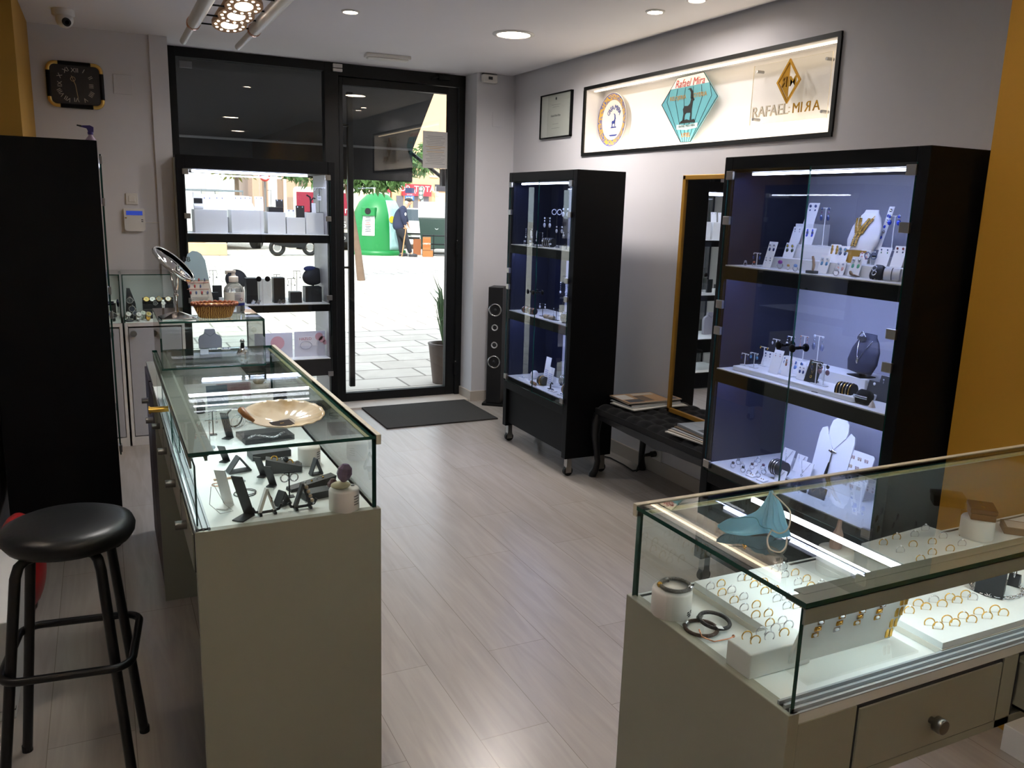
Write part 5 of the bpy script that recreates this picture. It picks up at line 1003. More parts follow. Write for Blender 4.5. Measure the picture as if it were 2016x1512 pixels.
for i, r_ in enumerate(SP):
    for j, p in enumerate(r_): n += 1; k = KD[n % len(KD)]; ring(k, (p.x, p.y, zt1+.001), -.15, '%s in the %s row of the long tray, %s from the glass end' % (KN[k], ORD[i], ORD[j]), 'rings in the long white tray')
# white block with thin rings
zb1 = .944; q0, q1 = PZ(1423, 1260, zb1), PZ(1488, 1288, zb1)
f = MB(WVEL); f.bb(0, .13, 0, q0.y-q1.y, 0, zb1-ZD); o = tag(f.build('ring_block', None, ((q0.x+q1.x)/2, q1.y, ZD), bev=.002), 'white block holding thin rings in the near corner of the ring counter', 'ring stand')
for i, (u, v, k) in enumerate(((1110, 880, 'gold'), (1195, 925, 'gold'), (1250, 840, 'silver'), (1335, 885, 'silver'), (1395, 800, 'silver'), (1480, 850, 'gold'), (1530, 770, 'silver'))):
    p = PZ(*R1(u, v), zb1+.003); p.x = min(p.x, o.location.x+.12); p.y = max(o.location.y+.004, min(p.y, o.location.y+q0.y-q1.y-.004)); ring(k, (p.x, p.y, zb1+.001), -.2, '%s on the white corner block, %s from the glass end' % (KN[k].replace('plain', 'thin'), ORD[i]), 'rings on the white corner block')
# slanted earring board
b0 = PZ(1752, 1256, ZD+.004); tp = PY(1803, 1157, b0.y-.035); bl = PY(1548, 1322, b0.y); W_ = b0.x-bl.x; hb = (V((0, b0.y-.035, tp.z))-V((0, b0.y, ZD+.004))).length; tl = math.atan2(-.035, tp.z-ZD-.004)
t = thing('earring_board', 'white slanted board of small gold earrings behind the ring counter rail', 'earring board', (bl.x, b0.y, ZD)); A = TR((0, 0, .004), -tl)
f = MB(WVEL); f.bb(0, W_, 0, .006, 0, hb, None, A); f.build('board', t, bev=.001)
f = MB(); f.pane(-.005, W_+.01, -.05, .05, 0, .004, ACRYL, ACRYL); f.build('clear_base', t)
EB = [[(320, 527), (497, 478), (667, 432), (835, 380)], [(295, 580), (475, 533), (645, 480), (808, 432)], [(270, 632), (450, 585), (620, 530), (788, 485)]]
Ai = (Mx.Translation(V((bl.x, b0.y, ZD))) @ A)
def on_board(u, v):
    d = ray(*R2_(u, v)); o_ = Ai.inverted() @ CP; dd = Ai.inverted().to_3x3() @ d; return o_ + dd*(-o_.y/dd.y)
for i, r_ in enumerate(EB):
    for j, (u, v) in enumerate(r_):
        q = on_board(u, v); f = MB(GOLD if (i+j) % 3 else SILVER); f.bb(-.007, .007, -.0016, 0, -.004, .004); f.sph((0, -.002, 0), (.005, .0022, .003), 8, GOLD if i % 2 else gem('d9dde2'))
        tag(f.build('stud_earring', None, Ai @ q), 'small square gold stud in the %s row of the slanted board, %s along' % (ORD[i], ORD[j]), 'earring', 'studs on the slanted earring board')
for j, (u, v) in enumerate(((990, 345), (1025, 338), (945, 440), (982, 428), (900, 530), (935, 522), (862, 615), (895, 605))):
    q = on_board(u, v); f = MB(GOLD); f.prism([(-.0015, -.009), (.0045, -.009), (.0055, .009), (-.0005, .009)], .0022, None, FYN((0, 0, 0))); tag(f.build('bar_earring', None, Ai @ q), 'long gold bar earring of the %s pair down the board edge' % ORD[j//2], 'earring', 'bar earring pair %s' % ORD[j//2])
# wide padded tray at the staff side
zt2 = .922; a, b_ = PZ(1773, 1221, zt2), PZ(1854, 1268, zt2)
X0_, Y0_, Y1_ = (a.x+b_.x)/2, b_.y, b_.y+.17; 
RW2 = [[(1230, 530), (1300, 560), (1375, 505), (1440, 535), (1510, 475), (1580, 505), (1640, 440), (1710, 475), (1775, 420), (1845, 450)], [(1060, 430), (1135, 370), (1200, 400), (1265, 340), (1335, 375), (1400, 320), (1460, 345), (1530, 295), (1590, 320)], [(1130, 250), (1230, 220)]]
SP = spots(RW2, R2_, zt2+.006)
tray('ring_tray', 'wide white padded ring tray beside the slanted earring board', [V((X0_, Y0_, 0)), V((X0_+.24, Y0_, 0)), V((X0_+.24, Y1_, 0)), V((X0_, Y1_, 0))], ZD, zt2, 'ring tray', [p for r_ in SP for p in r_], None, -.55)
n = 0
for i, r_ in enumerate(SP):
    for j, p in enumerate(r_): n += 1; k = ('gold', 'goldgem', 'gold', 'gold', 'silver')[n % 5] if i else ('gold', 'gold', 'goldgem')[n % 3]; ring(k, (p.x, p.y, zt2+.001), -.55, '%s in the %s row of the wide padded tray, %s along' % (KN[k], ORD[i], ORD[j]), 'rings in the wide padded tray')
p = PZ(*R2_(1330, 205), zt2); f = MB(M('red_print', '9c2832', .6)); f.text('RC', .014, None, TR((0, 0, .0005), 0, 0, 0), .0004, bold=.03); f.bb(-.014, .006, .008, .0095, 0, .0005, DGREY); tag(f.build('price_label', None, (p.x, p.y, zt2+.0002)), 'tiny red lettered label on the wide padded ring tray', 'label')
# tray of eleven rings
zt3 = .924; q = [PZ(1694, 1070, zt3), PZ(1824, 1034, zt3), PZ(1937, 1072, zt3)]; q4 = q[0]+q[2]-q[1]; q4 = PZ(1790, 1116, zt3)
RW3 = [[(345, 975), (497, 912), (705, 880), (827, 812)], [(540, 1060), (685, 995), (905, 965), (1030, 900)], [(770, 1160), (905, 1085), (1110, 1045), (1245, 985)]]
SP = spots(RW3, R4_, zt3+.006)
tray('ring_tray', 'white tray with three spaced rows of rings beside the brown box', [q[0], q[1], q[2], q4], ZD, zt3, 'ring tray', [p for r_ in SP for p in r_], None, -.35)
for i, r_ in enumerate(SP):
    for j, p in enumerate(r_): k = ('goldgem', 'goldgem', 'silvergem', 'silvergem', 'silvergem', 'gold', 'goldgem', 'silver', 'goldgem', 'goldgem', 'gold', 'silvergem')[i*4+j]; ring(k, (p.x, p.y, zt3+.001), -.5, '%s in the %s row of the spaced tray, %s along' % (KN[k], ORD[i], ORD[j]), 'rings in the spaced tray')
# drums, bracelets, boxes
d1 = at(1328, 1212); t = drum((d1[0], d1[1]+.012, ZD), .9, 'white vented drum with a braided bracelet in the ring counter corner', .0365, .05)
f = MB(DGREY)
for i in range(5):
    for k in range(3): a = -.6+.09*i; f.box((0, 0, 0), (.0026, .0006, .0022), None, TR((.0368*math.sin(a), -.0368*math.cos(a), .006+.004*k), 0, 0, a)) if (i+k) % 4 else None
f.build('printed_mark', t)
f = MB(M('braided_silver', '77736e', .35, .8, nz=.5, sc=400, bump=.6)); f.tor(.027, .0036, 40, 8, None, TR((0, 0, .0036))); f.lathe([(.0052, -.003), (.0052, .003)], 12, SILVER, TR((.015, -.0225, .0036), 0, PI/2, .5)); f.sph((-.026, .012, .004), .0055, 10, GOLD); tag(f.build('braided_bracelet', None, (d1[0]+.006, d1[1]+.012, ZD+.0505)), 'braided grey bracelet lying on the corner drum', 'bracelet')
BRN = M('brown_leather_cord', '4a3328', .5, nz=.3, sc=300, bump=.4); DBR = M('black_leather_cord', '2a2422', .5, nz=.3, sc=300, bump=.4)
for px, py, R_, r_, m_, lb, z_, tl_ in ((1380, 1240, .028, .0034, BRN, 'brown leather bracelet lying beside the corner drum', .0036, 0), (1406, 1230, .027, .0036, DBR, 'black leather bracelet leaning over the brown one', .0085, .12)):
    p = at(px, py); f = MB(m_); f.tor(R_, r_, 40, 8, None, TR((0, 0, z_), tl_)); f.lathe([(r_*1.35, -.006), (r_*1.35, .006)], 12, STEEL, TR((0, R_*.0+R_, z_), 0, PI/2, 0)); tag(f.build('leather_bracelet', None, p, .6), lb, 'bracelet')
p = at(1402, 1252); f = MB(ROSE); f.tube([(-.02, .012, .0105), (-.026, -.004, .006), (-.012, -.02, .002), (.02, -.022, .002), (.03, -.02, .003)], .0012, 6); f.sph((.03, -.02, .0034), .003, 8); tag(f.build('thin_bangle', None, p), 'thin rose gold open bangle with a bead end', 'bangle')
f = MB(WCARD); f.bb(-.007, .007, -.004, .004, 0, .0006, None, TR((0, 0, .0125), .2, .3)); p = at(1416, 1248); tag(f.build('price_tag', None, p), 'white price tag tied to the black leather bracelet', 'price tag')
d2 = at(1648, 1128); drum((d2[0], d2[1]+.01, ZD), .5, 'white vented drum with a pinkish crystal under the light bar', .036, .05)
f = MB(M('rose_quartz', 'a58578', .3, nz=.2, sc=60, spec=.6)); f.lathe([(.014, 0), (.016, .012), (.013, .03), (.006, .045), (.005, .06), (0, .062)], 7, None, TR((0, 0, 0), 0, .08), False, 1, .75); tag(f.build('rose_crystal', None, (d2[0], d2[1]+.012, ZD+.051)), 'pinkish brown pointed crystal on the drum under the light bar', 'crystal')
d3 = at(1930, 1060); drum((d3[0], d3[1]+.012, ZD), .5, 'white vented drum carrying a brown box', .036, .048)
BX = M('brown_box_leather', '5a3d2a', .4, nz=.08, sc=60)
t = thing('jewellery_box', 'brown leather jewellery box sitting on a white drum', 'jewellery box', (d3[0]+.008, d3[1]+.012, ZD+.0485), .75); f = MB(BX); f.bb(-.034, .034, -.026, .026, 0, .016); f.build('box_base', t, bev=.002); f = MB(BX); f.bb(-.036, .036, -.028, .028, .0165, .027); f.build('lid', t, bev=.002)
f = MB(GOLD); 
for x in (-.014, .016): f.tor(.005, .0006, 12, 4, None, TR((x, 0, .0278), .3))
f.build('small_hoop', t)
t = MB(M('taupe_box', '6b5a4c', .5)); t.bb(-.03, .03, -.03, .03, 0, .016); t.bb(-.024, .024, -.024, .024, .016, .0165, paint('c9c0b4')); tag(t.build('open_jewellery_box', None, at(2000, 1046), .75, bev=.001), 'flat brown box with a pale insert beside the drum', 'jewellery box')
f = MB(paint('6a4a3c')); f.bb(-.02, .02, -.008, .008, 0, .0012); tag(f.build('brown_tag', None, at(1895, 1050), .6), 'flat brown tag lying by the box drum', 'tag')
f = MB(BV); f.prism([(-.026, 0), (.03, 0), (.012, .05), (-.008, .055)], .05, None, FR((0, .025, 0), (1, 0, 0), (0, 0, 1), (0, -1, 0))); tag(f.build('bracelet_cone', None, at(1948, 1166), .5, bev=.003), 'tall black wedge stand inside the loop of the silver chain', 'jewellery stand')
f = MB(BV); f.prism([(-.016, 0), (.016, 0), (.006, .022), (-.006, .022)], .02, None, FR((0, .01, 0), (1, 0, 0), (0, 0, 1), (0, -1, 0))); p = at(1996, 1150); tag(f.build('ring_wedge', None, p, .4, bev=.002), 'small black wedge stand carrying one silver ring', 'ring stand')
f = ring_mesh(SILVER, MATS['diamond'], .0095, .0018); tag(f.build('ring', None, (p[0], p[1], ZD+.018), .4), 'silver ring slipped over the small black wedge stand', 'ring')
f = MB(SILVER); n = 34
for i in range(n): a = 2*PI*i/n; f.tor(.0046, .0009, 12, 4, None, TR((.052*math.cos(a), .042*math.sin(a), .0036), 0 if i % 2 else 1.2, 0, a+PI/2) @ Mx.Diagonal(V((1.5, .8, 1, 1))))
tag(f.build('chain_necklace', None, (at(1962, 1160)[0], at(1962, 1160)[1], ZD)), 'silver link chain laid in a loop round the black wedge', 'necklace')
# ================================================================ NEAR CABINET CONTENTS
NV, LAP, TEAL, GRN_, PNK, AMB, DSM = gem('27386e'), gem('2740c0'), gem('5f93b8'), gem('5fa888'), gem('d7a6a0'), gem('b8833c'), gem('cdd2da')
LEVX = {0: (2.335, 2.385), 1: (2.415, 2.46), 2: (2.49, 2.505)}; LEVZ = {0: 0, 1: .042, 2: .095}
MPP = lambda p: (p-CP).dot(CW)/FPX     # metres per pixel at a point
class Shelf:
    def __init__(s, z, x0, tray=0): s.z, s.dx, s.tray = z, x0-2.335, tray
    def place(s, px, py, lev):
        z = s.z+LEVZ[lev]+.0008+(s.tray if lev == 0 else 0); p = PZ(px, py, z); a, b_ = LEVX[lev]; x = max(a+s.dx, min(b_+s.dx, p.x)); q = PX(px, py, x); return V((x, q.y, z))
RF = -PI/2
def riser(x0, x1, y0, y1, z0, z1, label, group):
    f = MB(LAQW); f.bb(x0, x1, y0, y1, z0, z1); return tag(f.build('display_riser', bev=.001), label, 'display riser', group)
S1, S2, S3 = Shelf(NS[0], 2.335), Shelf(NS[1], 2.335), Shelf(NS[2], 2.335)
G1 = 'white risers on the top shelf of the near cabinet'
riser(2.405, 2.47, 1.90, 2.58, NS[0]+.0005, NS[0]+.042, 'low white riser along the top shelf of the near cabinet', G1)
riser(2.478, 2.58, 1.90, 2.02, NS[0]+.0005, NS[0]+.095, 'tall white riser under the blue drop earrings on the top shelf', G1)
riser(2.478, 2.528, PX(1660, 470, 2.5).y, 2.52, NS[0]+.0005, NS[0]+.095, 'tall white riser under the navy earring cards on the top shelf', G1)
def card(S, px, pt, pb, lev, wpx, label, pairs, desc, tilt=.28, col=None):
    p = S.place(px, pb, lev); m_ = MPP(p); h = max(.03, (pb-pt)*m_*.97); w_ = wpx*m_*1.15
    return ecard(p, RF, w_, h/math.cos(tilt), tilt, col or WCARD, label, pairs, desc)
def tb(S, px, pt, pb, lev, wpx, label, st, cols, desc, k=1.0, col=None):
    p = S.place(px, pb, lev); m_ = MPP(p); return tbar(p, RF, (pb-pt)*m_, wpx*m_*1.1, col or LAQW, label, st, cols, desc, k)
card(S1, 1508, 475, 527, 0, 20, 'slanted white card with two earring pairs at the top shelf front', [('drop', [SILVER, NV], .86, 1.2), ('long', [DSM, gem('6a6f7c')], .38, 1.0)], {'drop0.86': 'navy teardrop', 'long0.38': 'long grey', 'on': 'slanted two-pair card at the top shelf front'})
tb(S1, 1489, 499, 524, 0, 18, 'small white earring stand at the far end of the top shelf', 'drop', [SILVER, NV], 'dark drop earring of the pair on the small far end stand')
card(S1, 1551, 470, 499, 1, 24, 'white card with yellow rimmed eye earrings on the low riser', [('double', [gem('b3a23c'), gem('3a4630')], .78, 1.0)], {'double': 'yellow rimmed', 'on': 'eye earring card on the low riser'})
card(S1, 1563, 440, 474, 2, 22, 'white card with long grey chain earrings on the tall riser', [('chain', [SILVER], .85, 1.2)], {'chain': 'long grey chain', 'on': 'chain earring card on the tall riser'})
card(S1, 1588, 443, 476, 2, 24, 'white card with blue leaf earrings on the tall riser', [('leaf', [LAP, NV], .86, 1.3)], {'leaf': 'blue leaf', 'on': 'blue leaf earring card on the tall riser'})
zr_ = PX(1590, 441, 2.55).z; ya_, yb_ = PX(1609, 441, 2.55).y, PX(1574, 441, 2.55).y
riser(2.53, 2.62, ya_, yb_, NS[0]+.0005, zr_, 'tallest white block under the navy earring card on the top shelf', G1)
p = V((2.55, (ya_+yb_)/2, zr_+.0008)); ecard(p, RF, .056, (441-400)*MPP(p)*1.03, .28, WCARD, 'white card with navy teardrops on the tallest block of the top shelf', [('long', [NV, gem('34406c')], .84, 1.6)], {'long': 'navy teardrop', 'on': 'card on the tallest block of the top shelf'})
tb(S1, 1620, 402, 474, 2, 18, 'tall white earring stand beside the white necklace bust', 'long', [NV, gem('6f4a7a')], 'navy and plum drop earring of the pair on the tall white stand', 1.3)
bp_ = S1.place(1693, 482, 2); bp_.x = 2.485
yb1 = PX(1697, 440, 2.5).y
riser(2.478, 2.60, yb1-.075, yb1+.075, NS[0]+.0005, NS[0]+.068, 'square riser under the white necklace bust', G1)['group'] = G1
f = MB(M('amber_card', 'b58a3c', .4, .3)); f.bb(2.471, 2.4765, yb1-.06, yb1+.04, NS[0]+.043, NS[0]+.09); tag(f.build('gold_panel', bev=.001), 'gold coloured panel standing below the white necklace bust', 'panel')
yb1 = PX(1697, 440, 2.5).y
bust((2.485, yb1, NS[0]+.0685), RF-.2, .165, M('bust_white', 'e9e7e4', .5), 'large white necklace bust on the top shelf of the near cabinet', GOLD, 'gold leaf necklace worn by the large white bust', 'leaf')
card(S1, 1640, 446, 480, 1, 22, 'white card with gold leaf earrings beside the white bust', [('leaf', [GOLD], .85, 1.5)], {'leaf': 'gold leaf', 'on': 'gold leaf earring card beside the white bust'})
card(S1, 1654, 480, 512, 1, 22, 'white card with grey blue cluster earrings below the gold leaves', [('double', [TEAL, gem('49566c')], .8, .9)], {'double': 'grey blue cluster', 'on': 'cluster earring card below the gold leaves'})
card(S1, 1652, 494, 522, 0, 20, 'white card with rosy crystal drops at the middle of the shelf', [('drop', [DSM, PNK], .8, 1.3)], {'drop': 'rosy crystal drop', 'on': 'rosy drop card at the middle of the shelf'})
card(S1, 1697, 488, 516, 1, 20, 'white card with pale pink drop earrings behind the green ones', [('drop', [PNK, PNK], .78, 1.2)], {'drop': 'pale pink drop', 'on': 'pale pink card behind the green earrings'})
card(S1, 1678, 500, 540, 0, 24, 'white card with green teardrop earrings near the shelf front', [('drop', [SILVER, GRN_], .82, 1.6)], {'drop': 'green teardrop', 'on': 'green teardrop card near the shelf front'})
card(S1, 1617, 496, 532, 0, 22, 'white card with sky blue drop earrings in front of the riser', [('drop', [DSM, TEAL], .82, 1.4)], {'drop': 'sky blue drop', 'on': 'sky blue card in front of the riser'})
tb(S1, 1757, 408, 474, 2, 22, 'tall white earring stand with royal blue discs', 'double', [LAP, LAP], 'royal blue disc earring of the pair on the tall stand by the pillar', 1.1)
tb(S1, 1718, 457, 482, 1, 16, 'short white earring stand with grey hoops beside the bust', 'hoop', [gem('55617c')], 'grey hoop earring of the pair on the short stand beside the bust', 1.2)
card(S1, 1735, 469, 506, 1, 26, 'white card with long multicolour crystal earrings', [('chain', [gem('6d7f9a'), gem('3c8a58'), gem('34507e')], .86, 1.3)], {'chain': 'multicolour crystal', 'on': 'multicolour card behind the black pillow'})
card(S1, 1764, 470, 512, 1, 24, 'white card with red and grey drops by the end panel', [('long', [gem('8c3a34'), gem('5a6070')], .88, 1.2)], {'long': 'red and grey drop', 'on': 'red and grey card by the end panel'})
p = S1.place(1728, 470, 2); f = MB(WCARD); A = TR((0, 0, 0), -.3); f.bb(-.011, .011, 0, .0015, 0, .16, None, A)
for i, z in enumerate((.145, .125, .105, .085, .065, .045)): f.sph((.002*(-1)**i, -.003, z), (.0052, .003, .0062), 9, LAP if i % 2 else SILVER, A)
tag(f.build('bracelet_card', None, (2.5, p.y-.01, NS[0]+.0955), RF), 'tall narrow leaning card with a strand of royal blue stones', 'bracelet card')
def pillow(loc, rz, w_, d, h, col, label, tilt=.5):
    f = MB(col)
    def fn(u, v): a = 2*PI*u; return (math.copysign(abs(math.cos(a))**.6, math.cos(a))*w_/2*(1-.35*abs(2*v-1)**3), math.copysign(abs(math.sin(a))**.6, math.sin(a))*d/2*(1-.25*abs(2*v-1)**3), (v-.5)*h)
    f.grid(fn, 28, 14, Mx and None, TR((0, 0, h*.42), -tilt), True); return tag(f.build('bracelet_pillow', None, loc, rz), label, 'bracelet pillow')
p = S1.place(1727, 545, 0); pillow(p, RF, .05, .03, .052, BV, 'black bracelet pillow at the top shelf front by the end panel')
f = MB(SILVER); [f.tor(.008, .002, 16, 5, None, TR((0, -.017-.0005, .038-.016*i), 1.1)) or f.sph((0, -.018, .038-.016*i), .0055, 9, gem('53614c') if i % 2 else DSM) for i in range(3)]; tag(f.build('stone_bracelet', None, p, RF), 'silver bracelet of big oval stones round the black pillow', 'bracelet')
p = S1.place(1756, 550, 0); roll(p, RF+.5, .021, .05, M('pale_grey_velvet', 'cfd0d6', .8), 'pale grey bracelet roll beside the black pillow', 1, [gem('4b4e55')], 'wide dark grey cuff, %s bracelet on the pale roll')
for px, py, c_, lb, s_ in ((1467, 523, 'a9abb5', 'small grey cone holding a silver ring at the far shelf end', .8), (1484, 521, 'c96a48', 'ring with an orange stone at the far end of the top shelf', .75), (1535, 526, '8c2f8e', 'large ring with a purple stone at the top shelf front', 1.25), (1551, 531, 'c49a52', 'gold cluster ring beside the large purple ring', .8), (1565, 534, '6f8fc4', 'ring with a blue marbled stone at the top shelf front', 1.0), (1645, 543, 'c9ccd0', 'silver animal head ring at the middle of the top shelf front', 1.1)):
    p = S1.place(px, py, 0); f = MB(SILVER); f.tor(.009*s_, .0018*s_, 20, 6, None, TR((0, 0, .0095*s_), PI/2, 0, .4)); f.sph((0, 0, .021*s_), (.009*s_, .006*s_, .0065*s_), 12, gem(c_)); tag(f.build('cocktail_ring', None, p, RF), lb, 'ring')
p = S1.place(1682, 545, 0); f = MB(M('bronze_brooch', '6e5a48', .35, .6)); f.tube([(-.018, 0, .012), (-.008, 0, .006), (.01, 0, .004), (.022, 0, .003)], [.006, .004, .003, .0015], 8); f.sph((-.02, 0, .016), .005, 9); tag(f.build('animal_brooch', None, p, RF), 'bronze animal brooch lying at the top shelf front', 'brooch')
p = S1.place(1598, 538, 0); t = thing('bracelet_stand', 'short black stand with an upright tan strap on the top shelf', 'bracelet stand', p, RF); f = MB(BV); f.bb(-.02, .02, -.012, .012, 0, .01); f.build('block', t, bev=.001); f = MB(M('tan_strap', 'a98f78', .5)); f.tube([(.004, 0, .01), (.007, 0, .03), (.002, 0, .05), (-.003, 0, .062)], [.004, .005, .005, .004], 8); f.build('strap', t)
# middle shelf
f = MB(LAQW); f.bb(2.34, 2.47, 2.03, 2.66, NS[1]+.0005, NS[1]+.02); tag(f.build('white_platform', bev=.004, seg=3), 'long low white platform on the middle shelf of the near cabinet', 'display platform')
S2.tray = .0205
G2 = 'white risers on the middle shelf of the near cabinet'
riser(2.472, 2.58, 2.20, 2.60, NS[1]+.0005, NS[1]+.06, 'white riser behind the platform on the middle shelf', G2)
yb2_ = PX(1702, 680, 2.5).y
riser(2.45, 2.60, yb2_-.065, yb2_+.065, NS[1]+.0005, NS[1]+.065, 'white riser under the dark blue necklace bust', G2)
LEVZ[1] = .0205; LEVZ[2] = .06; LEVX = {0: (2.352, 2.385), 1: (2.40, 2.455), 2: (2.485, 2.55)}
bust((2.47, yb2_, NS[1]+.0655), RF-.2, .155, M('bust_navy', '20233a', .6, nz=.1), 'large dark blue necklace bust on the middle shelf', SILVER, 'silver pendant necklace worn by the dark blue bust', 'pendant')
f = MB(SILVER)
for i in range(7): f.tube([(-.018+.006*i, 0, .0), (-.018+.006*i, -.001, -.012-.008*(3-abs(3-i))/3)], .0018, 6)
f.tube([(-.016, 0, .001), (-.006, 0, .012), (0, 0, .02)], .0018, 6); f.tube([(.016, 0, .001), (.006, 0, .012), (0, 0, .02)], .0018, 6); tag(f.build('chandelier_earrings', None, (2.492, yb2_+.008, NS[1]+.0655+.146), RF), 'silver chandelier earrings pinned on top of the dark blue bust', 'earrings')
for px, pt, pb, lev, wp, lb, st, cols, ds, k in (
    (1466, 694, 716, 0, 18, 'short white earring stand at the far corner of the middle shelf', 'drop', [SILVER, NV], 'dark blue drop earring of the pair on the far corner stand', .9),
    (1484, 690, 718, 0, 18, 'short white earring stand second from the far corner', 'double', [DSM, TEAL], 'pale blue ring earring of the pair on the second corner stand', .8),
    (1503, 672, 708, 1, 20, 'white earring stand with gold studs behind the corner stands', 'stud', [GOLD], 'gold stud earring of the pair on the stand behind the corner', 1.1),
    (1527, 662, 690, 2, 18, 'white earring stand with silver clasps on the rear riser', 'drop', [SILVER, DSM], 'silver clasp earring of the pair on the rear riser stand', .9),
    (1557, 636, 676, 2, 18, 'tall white earring stand with pearl drops in the middle', 'long', [NV, SILVER, gem('d8d2cc')], 'pearl drop earring of the pair on the tall middle stand', 1.2),
    (1583, 633, 680, 2, 18, 'tall white earring stand with rose tassels next to the pearl drops', 'chain', [ROSE, ROSE, PNK], 'rose tassel earring of the pair on the tall tassel stand', 1.3),
    (1612, 622, 676, 2, 22, 'clear looking tall stand with grey jewelled drops', 'long', [DSM, gem('7d8396'), gem('555c78')], 'grey jewelled drop earring of the pair on the tallest stand', 1.6),
    (1613, 655, 690, 1, 22, 'lower stand with rose ringed earrings under the tallest stand', 'double', [DSM, ROSE], 'rose ringed earring of the pair on the lower stand', 1.0),
    (1608, 684, 725, 0, 22, 'white stand with teal and dark drops in front of the tallest stand', 'drop', [gem('3f6e70'), gem('23344c')], 'teal and dark drop earring of the pair on the front middle stand', 1.1),
    (1622, 700, 740, 0, 20, 'white stand with big reddish cluster drops near the black card', 'double', [gem('34343c'), gem('7a5a62')], 'reddish cluster earring of the pair on the front stand', 1.2)):
    tb(S2, px, pt, pb, lev, wp, lb, st, cols, ds, k)
for px, pt, pb, lev, wp, lb, st, cols, ds in (
    (1507, 676, 706, 1, 22, 'white card with slate blue drops near the far corner', 'long', [gem('5a6c90')], 'slate blue drop'),
    (1521, 688, 735, 0, 22, 'tall slanted card with red topped tassels on the platform', 'chain', [DSM, gem('b0343c'), gem('6f625c')], 'red topped tassel'),
    (1547, 660, 690, 1, 20, 'white card with blue flower earrings below the pearl drops', 'drop', [gem('5878a8'), gem('3a5688')], 'blue flower'),
    (1546, 702, 738, 0, 24, 'slanted white card with rose leaf earrings on the platform front', 'leaf', [ROSE, gem('8a857c')], 'rose leaf'),
    (1570, 686, 712, 1, 30, 'wide white card with bright blue petal earrings', 'double', [gem('3f66b0'), gem('6688c4')], 'bright blue petal'),
    (1575, 700, 728, 0, 16, 'small white card with a dark blue teardrop pair', 'drop', [SILVER, gem('2c3c72')], 'dark blue teardrop')):
    card(S2, px, pt, pb, lev, wp, lb, [(st, cols, .84, 1.1)], {st: ds, 'on': lb.replace('white card with ', 'card of ').replace('slanted ', '')})
def blackcard(S, px, pt, pb, lev, wpx, label, col=None, tilt=.3):
    p = S.place(px, pb, lev); m_ = MPP(p); f = MB(col or BV); A = TR((0, 0, 0), -tilt); h = (pb-pt)*m_; w_ = wpx*m_*1.1; f.bb(-w_/2, w_/2, 0, .003, 0, h, None, A); f.bb(-w_*.2, w_*.2, .0, h*math.sin(tilt)+.01, 0, .003); f.tube([(0, .004, h*.6), (0, h*math.sin(tilt)+.008, .002)], .003, 6)
    return tag(f.build('display_card', None, p, RF, bev=.0006), label, 'display card'), p, h, w_, A
def chain_on(p, h, w_, A, label, col, pend=True):
    f = MB(col); f.tube([A @ V((-w_*.3, -.0015, h*.95)), A @ V((-.002, -.002, h*.35)), A @ V((w_*.3, -.0015, h*.95))], .0008, 5)
    if pend: f.tor(.0045, .001, 16, 5, None, Mx(A) @ FYN((-.002, -.002, h*.26)))
    tag(f.build('necklace', None, p, RF), label, 'necklace')
o, p, h, w_, A = blackcard(S2, 1594, 708, 752, 0, 30, 'black slanted necklace card at the middle shelf front'); chain_on(p, h, w_, A, 'gold chain with a small ring pendant on the black card', GOLD)
S2.tray = 0
for px, py, lb, lb2 in ((1608, 774, 'small black wedge with gold hoops at the middle shelf front', 'small gold hoop earring of the pair on the front wedge'), (1631, 763, 'small black wedge with a pearl stud behind the front wedge', 'pearl stud earring of the pair on the wedge behind')):
    p = S2.place(px, py, 0); f = MB(BV); f.prism([(-.014, 0), (.008, 0), (.002, .016)], .03, None, FR((-.015, 0, 0), (0, 1, 0), (0, 0, 1), (1, 0, 0))); tag(f.build('earring_wedge', None, p, RF), lb, 'earring stand'); 
    for s in (-1, 1): f = MB(GOLD); (f.tor(.004, .0009, 14, 5, None, TR((s*.006, -.009, .008), .9)) if 'hoop' in lb2 else f.sph((s*.005, -.009, .009), .003, 9, gem('dcd8d2'))); tag(f.build('earring', None, p, RF), lb2, 'earring', lb2.split('pair ')[1])
p = S2.place(1655, 786, 0); roll((2.375, p.y, p.z), RF+.25, .028, .062, BLACKF, 'black velvet bracelet roll on the middle shelf', 5, [GOLD, SILVER, GOLD, SILVER], 'thin metal bracelet on the black velvet roll, %s from its far end')
p = S2.place(1692, 797, 0); pillow((2.372, p.y, p.z), RF, .062, .04, .05, BLACKF, 'black velvet pillow with a crystal bracelet on the middle shelf', .45)
f = MB(DSM)
for i in range(13):
    for r_ in (0, 1): f.sph((-.027+.0045*i, -.021-.003*math.cos((i-6)/5), .028-.006*r_), .0024, 7)
tag(f.build('tennis_bracelet', None, (2.372, p.y, p.z), RF), 'double row crystal bracelet round the black velvet pillow', 'bracelet')
LEVX = {0: (2.352, 2.385), 1: (2.40, 2.455), 2: (2.485, 2.55)}; LEVZ[1] = 0; LEVZ[2] = 0
for px, pt, pb, wp, lb, st, cols, ds in ((1682, 720, 748, 26, 'black card with pearl drops under the dark blue bust', 'long', [DSM, gem('e0dcd6')], 'pearl drop'), (1710, 726, 762, 30, 'dark grey card with round crystal studs', 'stud', [DSM], 'round crystal stud'), (1738, 724, 775, 32, 'tall dark grey card of crystal swirls by the pillar', 'chain', [DSM, SILVER], 'crystal swirl')):
    card(S2, px, pt, pb, 1, wp, lb, [(st, cols, .85, 1.3)], {st: ds, 'on': lb}, .25, DGREY)
p = S2.place(1716, 806, 0); f = MB(M('pale_stone', 'c9bdb4', .4)); f.lathe([(.012, 0), (.008, .012), (0, .026)], 12); tag(f.build('ring_cone', None, p), 'small pale ring cone at the middle shelf front by the pillar', 'ring stand')
